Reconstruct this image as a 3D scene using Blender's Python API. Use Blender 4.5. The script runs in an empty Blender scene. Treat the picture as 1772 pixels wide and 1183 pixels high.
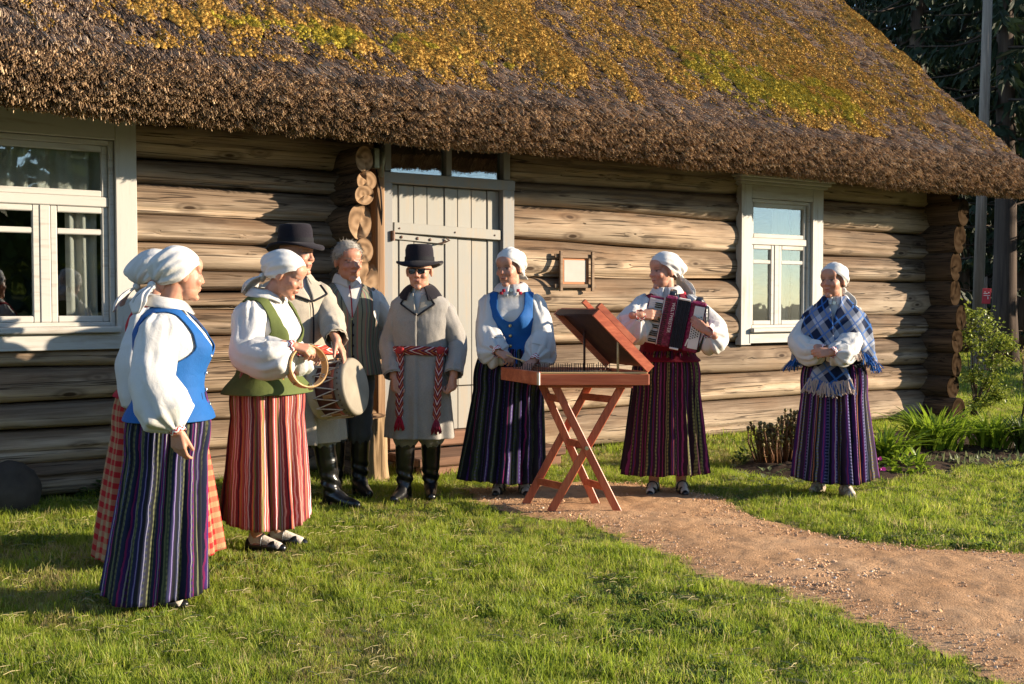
import bpy, math, random
import numpy as np
from mathutils import Vector, Matrix, Euler

SC = bpy.context.scene
COL = SC.collection
PI = math.pi
R = math.radians

# ------------------------------------------------------------------ camera, sky, sun, exposure
FPX, CX, CY, CAMH = 1969.0, 886.0, 591.5, 1.38          # focal length in photo pixels, photo centre, eye height
PITCH = math.atan(71.5 / FPX)
cam_data = bpy.data.cameras.new('camera')
cam = bpy.data.objects.new('camera', cam_data)
COL.objects.link(cam)
cam_data.sensor_width = 36.0
cam_data.lens = FPX / 1772.0 * 36.0
cam_data.clip_start, cam_data.clip_end = 0.1, 3000
cam.location = (0, 0, CAMH)
cam.rotation_euler = (PI / 2 - PITCH, 0, 0)
SC.camera = cam

SUN_EL, SUN_AZ = R(14.5), R(-1.0)      # low sun from the right; azimuth measured from +X towards +Y
sdir = Vector((math.cos(SUN_EL) * math.cos(SUN_AZ), math.cos(SUN_EL) * math.sin(SUN_AZ), math.sin(SUN_EL)))
world = bpy.data.worlds.new('World')
SC.world = world
world.use_nodes = True
wn = world.node_tree
wn.nodes.clear()
w_out = wn.nodes.new('ShaderNodeOutputWorld')
w_bg = wn.nodes.new('ShaderNodeBackground')
w_sky = wn.nodes.new('ShaderNodeTexSky')
w_sky.sky_type = 'NISHITA'
w_sky.sun_disc = False
w_sky.sun_elevation = SUN_EL
w_sky.sun_rotation = math.atan2(sdir.x, sdir.y)
w_sky.altitude = 100
w_sky.dust_density = 0.0
w_sky.air_density = 0.75
w_bg.inputs['Strength'].default_value = 0.125
wn.links.new(w_sky.outputs[0], w_bg.inputs['Color'])
wn.links.new(w_bg.outputs[0], w_out.inputs['Surface'])

sun_data = bpy.data.lights.new('sun', 'SUN')
sun = bpy.data.objects.new('sun', sun_data)
COL.objects.link(sun)
sun_data.energy = 5.0
sun_data.angle = R(0.55)
sun_data.color = (1.0, 0.845, 0.645)
sun.rotation_euler = sdir.to_track_quat('Z', 'Y').to_euler()
sun.location = (20, 0, 12)

SC.view_settings.view_transform = 'Standard'
SC.view_settings.look = 'None'
SC.view_settings.gamma = 1.0
SC.view_settings.use_curve_mapping = False
SC.view_settings.exposure = 1.46
SC.render.engine = 'CYCLES'
SC.cycles.max_bounces = 7
SC.cycles.transparent_max_bounces = 12
SC.cycles.use_denoising = True

# ------------------------------------------------------------------ helpers: pixels to points
_W = np.array([0, math.cos(PITCH), -math.sin(PITCH)])
_U = np.array([0, math.sin(PITCH), math.cos(PITCH)])
_R = np.array([1.0, 0, 0])
def ray(x, y): return (x - CX) / FPX * _R - (y - CY) / FPX * _U + _W
def gpt(x, y, z=0.0):
    d = ray(x, y); return np.array([0, 0, CAMH]) + d * ((z - CAMH) / d[2])
def apt(x, y, Y):
    d = ray(x, y); return np.array([0, 0, CAMH]) + d * (Y / d[1])

# ------------------------------------------------------------------ helpers: objects
def link(o, parent=None):
    COL.objects.link(o)
    if parent is not None: o.parent = parent
    return o
def tag(o, label=None, cat=None, group=None, kind=None):
    if label: o['label'] = label
    if cat: o['category'] = cat
    if group: o['group'] = group
    if kind: o['kind'] = kind
    return o
def empty(name, loc=(0, 0, 0), rz=0.0, parent=None, scale=1.0):
    o = bpy.data.objects.new(name, None)
    o.empty_display_size = 0.1
    o.location = loc; o.rotation_euler = (0, 0, rz); o.scale = (scale,) * 3
    return link(o, parent)
def np_mesh(name, V, faces, uv=None, smooth=False, midx=None):
    """faces: (n,4) int array, or list of index lists; uv: per-loop (n,2)."""
    V = np.asarray(V, dtype=np.float32).reshape(-1, 3)
    me = bpy.data.meshes.new(name)
    if isinstance(faces, np.ndarray) and faces.ndim == 2:
        n, k = faces.shape
        li = faces.astype(np.int32).ravel(); ls = np.arange(n, dtype=np.int32) * k; lt = np.full(n, k, np.int32)
    else:
        lt = np.array([len(f) for f in faces], np.int32)
        ls = np.concatenate(([0], np.cumsum(lt)[:-1])).astype(np.int32) if len(lt) else np.zeros(0, np.int32)
        li = np.array([i for f in faces for i in f], np.int32)
    me.vertices.add(len(V)); me.vertices.foreach_set('co', V.ravel())
    me.loops.add(len(li)); me.loops.foreach_set('vertex_index', li)
    me.polygons.add(len(lt)); me.polygons.foreach_set('loop_start', ls); me.polygons.foreach_set('loop_total', lt)
    if midx is not None: me.polygons.foreach_set('material_index', np.asarray(midx, np.int32))
    if uv is not None:
        l = me.uv_layers.new(name='UVMap'); l.data.foreach_set('uv', np.asarray(uv, np.float32).ravel())
    me.update(calc_edges=True); me.validate()
    me.polygons.foreach_set('use_smooth', np.full(len(me.polygons), bool(smooth)))
    return me
def mobj(name, me, mats, parent=None, loc=None):
    if mats is not None and not isinstance(mats, (list, tuple)): mats = [mats]
    if mats and not me.materials:
        for m in mats: me.materials.append(m)
    o = bpy.data.objects.new(name, me)
    if loc is not None: o.location = loc
    return link(o, parent)
def solidify(o, t, offset=0.0):
    m = o.modifiers.new('thickness', 'SOLIDIFY'); m.thickness = t; m.offset = offset; return o

def vnoise(P, scale=1.0, seed=0):
    """smooth value noise in [-1,1] on an (...,3) array"""
    P = np.asarray(P, float) * scale
    I = np.floor(P).astype(np.int64); f = P - I; f = f * f * (3 - 2 * f)
    def h(a, b, c):
        n = (a * 374761393 + b * 668265263 + c * 2147483647 + seed * 974634777) & 0xFFFFFFFF
        n = ((n ^ (n >> 13)) * 1274126177) & 0xFFFFFFFF
        n = (n ^ (n >> 16)) & 0xFFFF
        return n / 32767.5 - 1.0
    x, y, z = I[..., 0], I[..., 1], I[..., 2]; fx, fy, fz = f[..., 0], f[..., 1], f[..., 2]
    def l(a, b, t): return a + (b - a) * t
    return l(l(l(h(x, y, z), h(x + 1, y, z), fx), l(h(x, y + 1, z), h(x + 1, y + 1, z), fx), fy),
             l(l(h(x, y, z + 1), h(x + 1, y, z + 1), fx), l(h(x, y + 1, z + 1), h(x + 1, y + 1, z + 1), fx), fy), fz)
def fbm(P, scale=1.0, seed=0, oct=3):
    s, a = 0, 1.0
    for k in range(oct):
        s = s + a * vnoise(P, scale * 2 ** k, seed + k * 7); a *= 0.5
    return s / 1.75
def sstep(a, b, x):
    t = np.clip((np.asarray(x, float) - a) / (b - a), 0, 1); return t * t * (3 - 2 * t)

def grid_mesh(name, P, closed=False, keep=None, us=None, vs=None, smooth=True, flip=False):
    """P (nv,nu,3). us: nu(+1 when closed) u values, vs: nv values (or full (nv,nu+1) arrays)."""
    P = np.asarray(P, float); nv, nu = P.shape[:2]
    cu = nu if closed else nu - 1
    j, i = np.meshgrid(np.arange(nv - 1), np.arange(cu), indexing='ij')
    i2 = (i + 1) % nu
    Q = np.stack([j * nu + i, j * nu + i2, (j + 1) * nu + i2, (j + 1) * nu + i], -1).reshape(-1, 4)
    us = np.linspace(0, 1, cu + 1) if us is None else np.asarray(us, float)
    vs = np.linspace(0, 1, nv) if vs is None else np.asarray(vs, float)
    UU = np.broadcast_to(us, (nv, cu + 1)) if us.ndim == 1 else us
    VV = np.broadcast_to(vs[:, None], (nv, cu + 1)) if vs.ndim == 1 else vs
    uv = np.stack([np.stack([UU[:-1, :-1], VV[:-1, :-1]], -1), np.stack([UU[:-1, 1:], VV[:-1, 1:]], -1),
                   np.stack([UU[1:, 1:], VV[1:, 1:]], -1), np.stack([UU[1:, :-1], VV[1:, :-1]], -1)], 2).reshape(-1, 4, 2)
    if flip: Q = Q[:, ::-1]; uv = uv[:, ::-1]
    if keep is not None:
        k = np.asarray(keep).reshape(-1); Q = Q[k]; uv = uv[k]
    V = P.reshape(-1, 3)
    used = np.unique(Q); m = np.full(len(V), -1); m[used] = np.arange(len(used))
    return np_mesh(name, V[used], m[Q], uv.reshape(-1, 2), smooth)

def frames(path):
    """parallel-transport frames along a polyline (n,3) -> T,N,B"""
    path = np.asarray(path, float); T = np.gradient(path, axis=0)
    T /= np.linalg.norm(T, axis=1)[:, None] + 1e-12
    a = np.array([0, 0, 1.0]) if abs(T[0, 2]) < 0.9 else np.array([1.0, 0, 0])
    n = np.cross(T[0], a); n /= np.linalg.norm(n); N = [n]
    for k in range(1, len(path)):
        n = N[-1] - T[k] * np.dot(N[-1], T[k]); n /= np.linalg.norm(n) + 1e-12; N.append(n)
    N = np.array(N); return T, N, np.cross(T, N)
def tube_pts(path, rad, seg=12, flat=1.0, nrm=None):
    path = np.asarray(path, float); T, N, B = frames(path)
    if nrm is not None:
        nrm = np.asarray(nrm, float); N = nrm[None] - T * (T @ nrm)[:, None]; N /= np.linalg.norm(N, axis=1)[:, None] + 1e-9; B = np.cross(T, N)
    rad = np.broadcast_to(np.asarray(rad, float), (len(path),))
    th = np.linspace(0, 2 * PI, seg, endpoint=False)
    return path[:, None] + rad[:, None, None] * (np.cos(th)[None, :, None] * N[:, None] * flat + np.sin(th)[None, :, None] * B[:, None])

class MB:
    """collects shapes into one mesh"""
    def __init__(s): s.V = []; s.F = []; s.n = 0; s.UV = []; s.hasuv = False
    def add(s, V, F):
        V = np.asarray(V, float).reshape(-1, 3)
        s.V.append(V); s.F += [[i + s.n for i in f] for f in F]; s.n += len(V); return s
    def box(s, c, size, rot=None, bev=0.003):
        h = np.asarray(size, float) / 2; b = min(bev, h.min() * 0.45)
        V = []; idx = {}
        for sx in (-1, 1):
            for sy in (-1, 1):
                for sz in (-1, 1):
                    q = np.array([sx, sy, sz])
                    for ax in range(3):
                        v = q * (h - b); v[ax] = q[ax] * h[ax]; idx[(sx, sy, sz, ax)] = len(V); V.append(v)
        F = []
        for ax in range(3):
            a1, a2 = (ax + 1) % 3, (ax + 2) % 3
            for sg in (-1, 1):
                f = []
                for (p, q) in ((-1, -1), (1, -1), (1, 1), (-1, 1)):
                    k = [0, 0, 0]; k[ax] = sg; k[a1] = p; k[a2] = q; f.append(idx[(*k, ax)])
                F.append(f if sg > 0 else f[::-1])
        for ax in range(3):                                   # edges along ax
            a1, a2 = (ax + 1) % 3, (ax + 2) % 3
            for p in (-1, 1):
                for q in (-1, 1):
                    def id_(e, fa):
                        k = [0, 0, 0]; k[ax] = e; k[a1] = p; k[a2] = q; return idx[(*k, fa)]
                    f = [id_(-1, a1), id_(1, a1), id_(1, a2), id_(-1, a2)]
                    F.append(f if p * q < 0 else f[::-1])
        for sx in (-1, 1):
            for sy in (-1, 1):
                for sz in (-1, 1):
                    f = [idx[(sx, sy, sz, a)] for a in range(3)]
                    F.append(f if sx * sy * sz > 0 else f[::-1])
        V = np.array(V)
        if rot is not None: V = V @ np.array(rot.to_3x3() if hasattr(rot, 'to_3x3') else rot).T
        return s.add(V + np.asarray(c, float), F)
    def bar(s, a, b, w, t, up=(0, 0, 1), bev=0.003):
        """rectangular bar from a to b; w across 'side', t along 'up'"""
        a = np.asarray(a, float); b = np.asarray(b, float); d = b - a; L = np.linalg.norm(d); d /= L
        up = np.asarray(up, float); sd = np.cross(d, up); sd /= np.linalg.norm(sd); up = np.cross(sd, d)
        M = np.stack([d, sd, up], 1)
        return s.box((a + b) / 2, (L, w, t), M, bev)
    def grid(s, P, closed=False, cap=False):
        P = np.asarray(P, float); nv, nu = P.shape[:2]; cu = nu if closed else nu - 1
        F = [[j * nu + i, j * nu + (i + 1) % nu, (j + 1) * nu + (i + 1) % nu, (j + 1) * nu + i] for j in range(nv - 1) for i in range(cu)]
        if cap: F.append(list(range(nu))[::-1]); F.append([(nv - 1) * nu + i for i in range(nu)])
        return s.add(P.reshape(-1, 3), F)
    def tube(s, path, rad, seg=8, flat=1.0, nrm=None, cap=True):
        return s.grid(tube_pts(path, rad, seg, flat, nrm), True, cap)
    def cyl(s, a, b, ra, rb=None, seg=16, cap=True):
        a = np.asarray(a, float); b = np.asarray(b, float)
        return s.grid(tube_pts(np.array([a, b]), [ra, ra if rb is None else rb], seg), True, cap)
    def lathe(s, prof, seg=24, c=(0, 0, 0), cap=False):
        prof = np.asarray(prof, float); th = np.linspace(0, 2 * PI, seg, endpoint=False)
        P = np.stack([prof[:, 0, None] * np.cos(th), prof[:, 0, None] * np.sin(th), np.broadcast_to(prof[:, 1, None], (len(prof), seg))], -1) + np.asarray(c, float)
        return s.grid(P, True, cap)
    def ell(s, c, r, rot=None, nu=12, nv=8):
        th = np.linspace(0, 2 * PI, nu, endpoint=False); ph = np.linspace(0, PI, nv + 1)[1:-1]
        P = np.stack([np.sin(ph)[:, None] * np.cos(th), np.sin(ph)[:, None] * np.sin(th), np.broadcast_to(np.cos(ph)[:, None], (nv - 1, nu))], -1)
        V = np.concatenate([P.reshape(-1, 3), [[0, 0, 1], [0, 0, -1]]]) * np.asarray(r, float)
        if rot is not None: V = V @ np.array(rot).T
        V = V + np.asarray(c, float); n = (nv - 1) * nu
        F = [[(j + 1) * nu + i, (j + 1) * nu + (i + 1) % nu, j * nu + (i + 1) % nu, j * nu + i] for j in range(nv - 2) for i in range(nu)]
        F += [[i, (i + 1) % nu, n] for i in range(nu)] + [[(nv - 2) * nu + (i + 1) % nu, (nv - 2) * nu + i, n + 1] for i in range(nu)]
        return s.add(V, F)
    def cap(s, a, b, ra, rb, seg=12):
        """tapered capsule"""
        a = np.asarray(a, float); b = np.asarray(b, float); d = b - a; L = np.linalg.norm(d); d = d / max(L, 1e-9)
        u = np.cross(d, [0, 0, 1] if abs(d[2]) < 0.9 else [1, 0, 0]); u /= np.linalg.norm(u); v = np.cross(d, u)
        th = np.linspace(0, 2 * PI, seg, endpoint=False); rings = []
        for k in (80, 50, 22, 0): rings.append((a - d * ra * math.sin(R(k)), ra * math.cos(R(k))))
        for k in (0, 22, 50, 80): rings.append((b + d * rb * math.sin(R(k)), rb * math.cos(R(k))))
        P = np.array([c + r * (np.cos(th)[:, None] * u + np.sin(th)[:, None] * v) for c, r in rings])
        return s.grid(P, True, True)
    def mesh(s, name, smooth=False):
        V = np.concatenate(s.V) if s.V else np.zeros((0, 3))
        return np_mesh(name, V, s.F, None, smooth)
    def build(s, name, mat, parent=None, smooth=False, loc=None):
        return mobj(name, s.mesh(name, smooth), mat, parent, loc)

# ------------------------------------------------------------------ helpers: materials
MATS = {}
class NT:
    def __init__(s, name, rough=0.8, spec=0.3):
        s.m = bpy.data.materials.new(name); s.m.use_nodes = True; s.t = s.m.node_tree; s.t.nodes.clear()
        s.out = s.n('ShaderNodeOutputMaterial'); s.b = s.n('ShaderNodeBsdfPrincipled')
        s.b.inputs['Roughness'].default_value = rough; s.b.inputs['Specular IOR Level'].default_value = spec
        s.l(s.b.outputs[0], s.out.inputs['Surface'])
    def n(s, ty, **kw):
        nd = s.t.nodes.new(ty)
        for k, v in kw.items(): setattr(nd, k, v)
        return nd
    def l(s, a, b): s.t.links.new(a, b)
    def setin(s, nd, k, v):
        if v is None: return
        i = nd.inputs[k]
        if isinstance(v, bpy.types.NodeSocket): s.l(v, i)
        else: i.default_value = v
    def coord(s, kind='Object', scale=(1, 1, 1), loc=None, rot=None, rnd=False):
        c = s.n('ShaderNodeTexCoord'); mp = s.n('ShaderNodeMapping')
        s.l(c.outputs[kind], mp.inputs['Vector']); mp.inputs['Scale'].default_value = scale
        if rot is not None: mp.inputs['Rotation'].default_value = rot
        if rnd:
            oi = s.n('ShaderNodeObjectInfo'); s.l(s.math('MULTIPLY', oi.outputs['Random'], 37.0), mp.inputs['Location'])
        elif loc is not None: mp.inputs['Location'].default_value = loc
        return mp.outputs[0]
    def noise(s, vec, scale=5, detail=4, rough=0.55, dist=0.0):
        nd = s.n('ShaderNodeTexNoise'); s.setin(nd, 'Vector', vec)
        nd.inputs['Scale'].default_value = scale; nd.inputs['Detail'].default_value = detail
        nd.inputs['Roughness'].default_value = rough; nd.inputs['Distortion'].default_value = dist
        return nd.outputs['Fac']
    def voro(s, vec, scale=5, feature='F1', out='Distance'):
        nd = s.n('ShaderNodeTexVoronoi'); nd.feature = feature; s.setin(nd, 'Vector', vec); nd.inputs['Scale'].default_value = scale
        return nd.outputs[out]
    def wave(s, vec, scale=5, dist=3, detail=2, dscale=1, dirn='X', ty='BANDS'):
        nd = s.n('ShaderNodeTexWave'); nd.wave_type = ty
        if ty == 'BANDS': nd.bands_direction = dirn
        else: nd.rings_direction = dirn
        s.setin(nd, 'Vector', vec); nd.inputs['Scale'].default_value = scale; nd.inputs['Distortion'].default_value = dist
        nd.inputs['Detail'].default_value = detail; nd.inputs['Detail Scale'].default_value = dscale
        return nd.outputs['Fac']
    def math(s, op, a, b=None, c=None):
        nd = s.n('ShaderNodeMath', operation=op); s.setin(nd, 0, a)
        if b is not None: s.setin(nd, 1, b)
        if c is not None: s.setin(nd, 2, c)
        return nd.outputs[0]
    def ramp(s, fac, stops, interp='LINEAR'):
        nd = s.n('ShaderNodeValToRGB'); s.l(fac, nd.inputs[0]); cr = nd.color_ramp; cr.interpolation = interp
        while len(cr.elements) > 1: cr.elements.remove(cr.elements[-1])
        for k, (p, c) in enumerate(stops):
            e = cr.elements[0] if k == 0 else cr.elements.new(p)
            e.position = p; e.color = (*c, 1) if len(c) == 3 else c
        return nd.outputs[0]
    def mix(s, fac, a, b, mode='MIX'):
        nd = s.n('ShaderNodeMix', data_type='RGBA', blend_type=mode)
        for i, v in ((0, fac), (6, a), (7, b)):
            if isinstance(v, bpy.types.NodeSocket): s.l(v, nd.inputs[i])
            elif i == 0: nd.inputs[0].default_value = v
            else: nd.inputs[i].default_value = (*v, 1) if len(v) == 3 else v
        return nd.outputs[2]
    def color(s, c):
        if isinstance(c, bpy.types.NodeSocket): s.l(c, s.b.inputs['Base Color'])
        else: s.b.inputs['Base Color'].default_value = (*c, 1)
        return s
    def bump(s, h, strength=0.3, dist=0.01):
        nd = s.n('ShaderNodeBump'); nd.inputs['Strength'].default_value = strength; nd.inputs['Distance'].default_value = dist
        s.l(h, nd.inputs['Height']); s.l(nd.outputs[0], s.b.inputs['Normal']); return s
    def rgb(s, c):
        nd = s.n('ShaderNodeRGB'); nd.outputs[0].default_value = (*c, 1); return nd.outputs[0]
    def uv(s):
        nd = s.n('ShaderNodeTexCoord'); sp = s.n('ShaderNodeSeparateXYZ'); s.l(nd.outputs['UV'], sp.inputs[0]); return nd.outputs['UV'], sp.outputs[0], sp.outputs[1]
    def translucent(s, fac, col):
        tr = s.n('ShaderNodeBsdfTranslucent'); mx = s.n('ShaderNodeMixShader'); mx.inputs[0].default_value = fac
        if isinstance(col, bpy.types.NodeSocket): s.l(col, tr.inputs[0])
        else: tr.inputs[0].default_value = (*col, 1)
        s.l(s.b.outputs[0], mx.inputs[1]); s.l(tr.outputs[0], mx.inputs[2]); s.l(mx.outputs[0], s.out.inputs['Surface']); return s
    def rand(s):
        return s.n('ShaderNodeObjectInfo').outputs['Random']

def plain(name, c, rough=0.7, var=0.12, scale=12, bump=0.15, spec=0.3, metal=0.0, fine=None):
    """one colour with mottling and fine relief"""
    t = NT(name, rough, spec); co = t.coord()
    nz = t.noise(co, scale, 5)
    lo = tuple(x * (1 - var) for x in c); hi = tuple(min(1, x * (1 + var)) for x in c)
    t.color(t.ramp(nz, [(0.3, lo), (0.7, hi)])); t.b.inputs['Metallic'].default_value = metal
    if bump: t.bump(t.noise(co, fine or scale * 6, 3), bump, 0.004)
    return t.m

def wood(name, cols, along='x', rough=0.75, scale=1.0, bump=0.35, rnd=True, cracks=0.0, knots=True, spec=0.25):
    """grain running along one object axis; cols = dark, mid, light"""
    t = NT(name, rough, spec)
    k = {'x': (0.7, 11, 11), 'y': (11, 0.7, 11), 'z': (11, 11, 0.7)}[along]
    v1 = t.coord(scale=tuple(a * scale for a in k), rnd=rnd)
    g1 = t.noise(v1, 1.0, 5, 0.6, 0.6)
    k2 = {'x': (1.5, 60, 60), 'y': (60, 1.5, 60), 'z': (60, 60, 1.5)}[along]
    v2 = t.coord(scale=tuple(a * scale for a in k2), rnd=rnd)
    g2 = t.noise(v2, 1.0, 3, 0.6, 0.3)
    f = t.math('ADD', t.math('MULTIPLY', g1, 0.62), t.math('MULTIPLY', g2, 0.38))
    c = t.ramp(f, [(0.33, cols[0]), (0.5, cols[1]), (0.66, cols[2])])
    h = f
    if knots:
        kv = t.coord(scale=tuple((1.6 if a < 2 else 5.5) * scale for a in k), rnd=rnd)
        vd = t.voro(kv, 1.0)
        kn = t.ramp(vd, [(0.05, (1, 1, 1)), (0.13, (0, 0, 0))])
        c = t.mix(t.math('MULTIPLY', kn, 0.75), c, tuple(x * 0.45 for x in cols[0]))
        h = t.math('SUBTRACT', h, t.math('MULTIPLY', kn, 0.25))
    if cracks:
        k3 = {'x': (0.35, 9, 9), 'y': (9, 0.35, 9), 'z': (9, 9, 0.35)}[along]
        cv = t.coord(scale=tuple(a * scale for a in k3), rnd=rnd)
        cn = t.noise(cv, 1.3, 4, 0.65, 1.2)
        cr = t.ramp(t.math('ABSOLUTE', t.math('SUBTRACT', cn, 0.5)), [(0.006, (1, 1, 1)), (0.022, (0, 0, 0))])
        c = t.mix(t.math('MULTIPLY', cr, cracks), c, tuple(x * 0.2 for x in cols[0]))
        h = t.math('SUBTRACT', h, t.math('MULTIPLY', cr, 1.2 * cracks))
    ri = t.rand()
    tint = t.ramp(ri, [(0.0, (0.80, 0.79, 0.78)), (0.5, (1, 1, 1)), (1.0, (1.14, 1.10, 1.05))])
    c = t.mix(1.0, c, tint, 'MULTIPLY')
    t.color(c); t.bump(h, bump, 0.012)
    return t.m

def instancer(name, pts, rot, scl, idx, protos, mats=None, parent=None):
    """points mesh with attributes -> geometry-nodes instances of the proto objects"""
    me = bpy.data.meshes.new(name)
    n = len(pts); me.vertices.add(n); me.vertices.foreach_set('co', np.asarray(pts, np.float32).ravel())
    a = me.attributes.new('rot', 'FLOAT_VECTOR', 'POINT'); a.data.foreach_set('vector', np.asarray(rot, np.float32).ravel())
    a = me.attributes.new('scl', 'FLOAT_VECTOR', 'POINT')
    scl = np.asarray(scl, np.float32)
    if scl.ndim == 1: scl = np.repeat(scl[:, None], 3, 1)
    a.data.foreach_set('vector', scl.ravel())
    a = me.attributes.new('idx', 'INT', 'POINT'); a.data.foreach_set('value', np.asarray(idx, np.int32))
    o = bpy.data.objects.new(name, me); link(o, parent)
    pc = bpy.data.collections.new(name + '_pieces')
    for p in protos: pc.objects.link(p)
    g = bpy.data.node_groups.new(name + '_scatter', 'GeometryNodeTree')
    g.interface.new_socket('Geometry', in_out='INPUT', socket_type='NodeSocketGeometry')
    g.interface.new_socket('Geometry', in_out='OUTPUT', socket_type='NodeSocketGeometry')
    N = g.nodes; gi = N.new('NodeGroupInput'); go = N.new('NodeGroupOutput'); ip = N.new('GeometryNodeInstanceOnPoints')
    ci = N.new('GeometryNodeCollectionInfo'); ci.inputs['Collection'].default_value = pc
    ci.inputs['Separate Children'].default_value = True; ci.inputs['Reset Children'].default_value = True
    def attr(nm, ty):
        nd = N.new('GeometryNodeInputNamedAttribute'); nd.data_type = ty; nd.inputs['Name'].default_value = nm; return nd.outputs['Attribute']
    L = g.links.new
    L(gi.outputs[0], ip.inputs['Points']); L(ci.outputs[0], ip.inputs['Instance']); ip.inputs['Pick Instance'].default_value = True
    L(attr('idx', 'INT'), ip.inputs['Instance Index']); L(attr('rot', 'FLOAT_VECTOR'), ip.inputs['Rotation']); L(attr('scl', 'FLOAT_VECTOR'), ip.inputs['Scale'])
    L(ip.outputs[0], go.inputs[0])
    md = o.modifiers.new('scatter', 'NODES'); md.node_group = g
    return o
def proto(name, me, mat):
    if not me.materials: me.materials.append(mat)
    return bpy.data.objects.new(name, me)
# ================================================================== the house frame: u along the wall, o out of the wall, z up
HX, HY, HA = -3.31736, 7.76829, R(34.4144)
HU = np.array([math.cos(HA), math.sin(HA)]); HN = np.array([math.sin(HA), -math.cos(HA)])
def hw(u, o, z=0.0):
    p = np.array([HX, HY]) + HU * u + HN * o; return np.array([p[0], p[1], z])
def to_uo(P):
    d = np.asarray(P)[..., :2] - np.array([HX, HY]); return d @ HU, d @ HN

# ------------------------------------------------------------------ materials of the setting
def m_ground():
    t = NT('turf_soil', 0.95, 0.1); co = t.coord()
    a = t.noise(co, 1.3, 5); b = t.noise(co, 30, 4)
    c = t.mix(a, (0.085, 0.105, 0.022), (0.13, 0.14, 0.035))
    t.color(t.mix(t.math('MULTIPLY', b, 0.6), c, (0.15, 0.115, 0.055))); t.bump(b, 0.6, 0.03); return t.m
def m_path():
    t = NT('sandy_earth', 0.95, 0.1); co = t.coord()
    a = t.noise(co, 1.6, 5, 0.6); b = t.noise(co, 14, 5, 0.65); c3 = t.noise(co, 120, 3, 0.7)
    c = t.ramp(a, [(0.3, (0.52, 0.285, 0.14)), (0.55, (0.68, 0.405, 0.22)), (0.75, (0.74, 0.49, 0.29))])
    c = t.mix(t.ramp(b, [(0.45, (0, 0, 0)), (0.75, (0.55, 0.55, 0.55))]), c, (0.34, 0.195, 0.10))
    c = t.mix(t.ramp(c3, [(0.55, (0, 0, 0)), (0.8, (0.5, 0.5, 0.5))]), c, (0.62, 0.47, 0.33))
    t.color(c); t.bump(t.math('ADD', b, t.math('MULTIPLY', c3, 0.6)), 1.0, 0.05); return t.m
def m_grass(name, base, tip, dry):
    t = NT(name, 0.45, 0.4); r = t.rand(); co = t.coord(scale=(1, 1, 1))
    sp = t.n('ShaderNodeSeparateXYZ'); t.l(co, sp.inputs[0])
    mid = tuple((a * .5 + b * .5) for a, b in zip(base, tip)); c = t.ramp(r, [(0.0, base), (0.35, mid), (0.68, tip), (0.88, tuple(x * y for x, y in zip(tip, (1.2, 1.06, 1.7)))), (0.97, dry)])
    h = t.ramp(sp.outputs[2], [(0.0, (0.7, 0.68, 0.62)), (0.05, (1, 1, 1))])     # blade colour darker towards the base
    c = t.mix(1.0, c, h, 'MULTIPLY')
    t.color(c); t.translucent(0.6, c); return t.m
M_GROUND, M_PATH = m_ground(), m_path()
M_GRASS = m_grass('grass_blades', (0.17, 0.26, 0.02), (0.43, 0.51, 0.055), (0.62, 0.52, 0.22))
def m_stone():
    t = NT('pebble', 0.95, 0.1); t.color(t.ramp(t.rand(), [(0.0, (0.40, 0.225, 0.115)), (0.6, (0.62, 0.38, 0.21)), (0.9, (0.66, 0.43, 0.26)), (0.96, (0.62, 0.52, 0.42))])); return t.m
M_STONE = m_stone()

# ------------------------------------------------------------------ ground, path, bed
me = np_mesh('ground', [(-400, -300, 0), (400, -300, 0), (400, 600, 0), (-400, 600, 0)], [[0, 1, 2, 3]])
tag(mobj('ground', me, M_GROUND), kind='structure')

PATH_PX = [(800, 846), (900, 842), (1000, 836), (1100, 836), (1180, 846), (1255, 862), (1300, 893), (1400, 922), (1520, 940), (1650, 950), (1772, 958), (1980, 985),
           (2250, 1120), (2150, 1330), (1900, 1290), (1772, 1195), (1700, 1165), (1600, 1120), (1500, 1085), (1420, 1052), (1330, 1020), (1235, 1003), (1160, 968), (1090, 938), (1000, 905), (930, 896), (880, 886), (820, 868)]
PATH_W = np.array([gpt(*p)[:2] for p in PATH_PX])
BED_PX = [(1262, 812), (1300, 792), (1400, 762), (1500, 752), (1640, 742), (1780, 735), (1900, 740), (1900, 790), (1772, 800), (1660, 812), (1560, 830), (1480, 836), (1380, 832), (1300, 826)]
BED_W = np.array([gpt(*p)[:2] for p in BED_PX])
def poly_sd(P, poly):
    """signed distance to polygon, negative inside"""
    P = np.asarray(P, float)[..., :2]; d = np.full(P.shape[:-1], 1e9); ins = np.zeros(P.shape[:-1], bool)
    for a, b in zip(poly, np.roll(poly, -1, 0)):
        e = b - a; w = P - a; t = np.clip((w @ e) / (e @ e), 0, 1)
        d = np.minimum(d, np.linalg.norm(w - t[..., None] * e, axis=-1))
        c = (a[1] > P[..., 1]) != (b[1] > P[..., 1])
        xi = a[0] + (P[..., 1] - a[1]) * e[0] / (e[1] if abs(e[1]) > 1e-9 else 1e-9)
        ins ^= c & (P[..., 0] < xi)
    return np.where(ins, -d, d)
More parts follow.
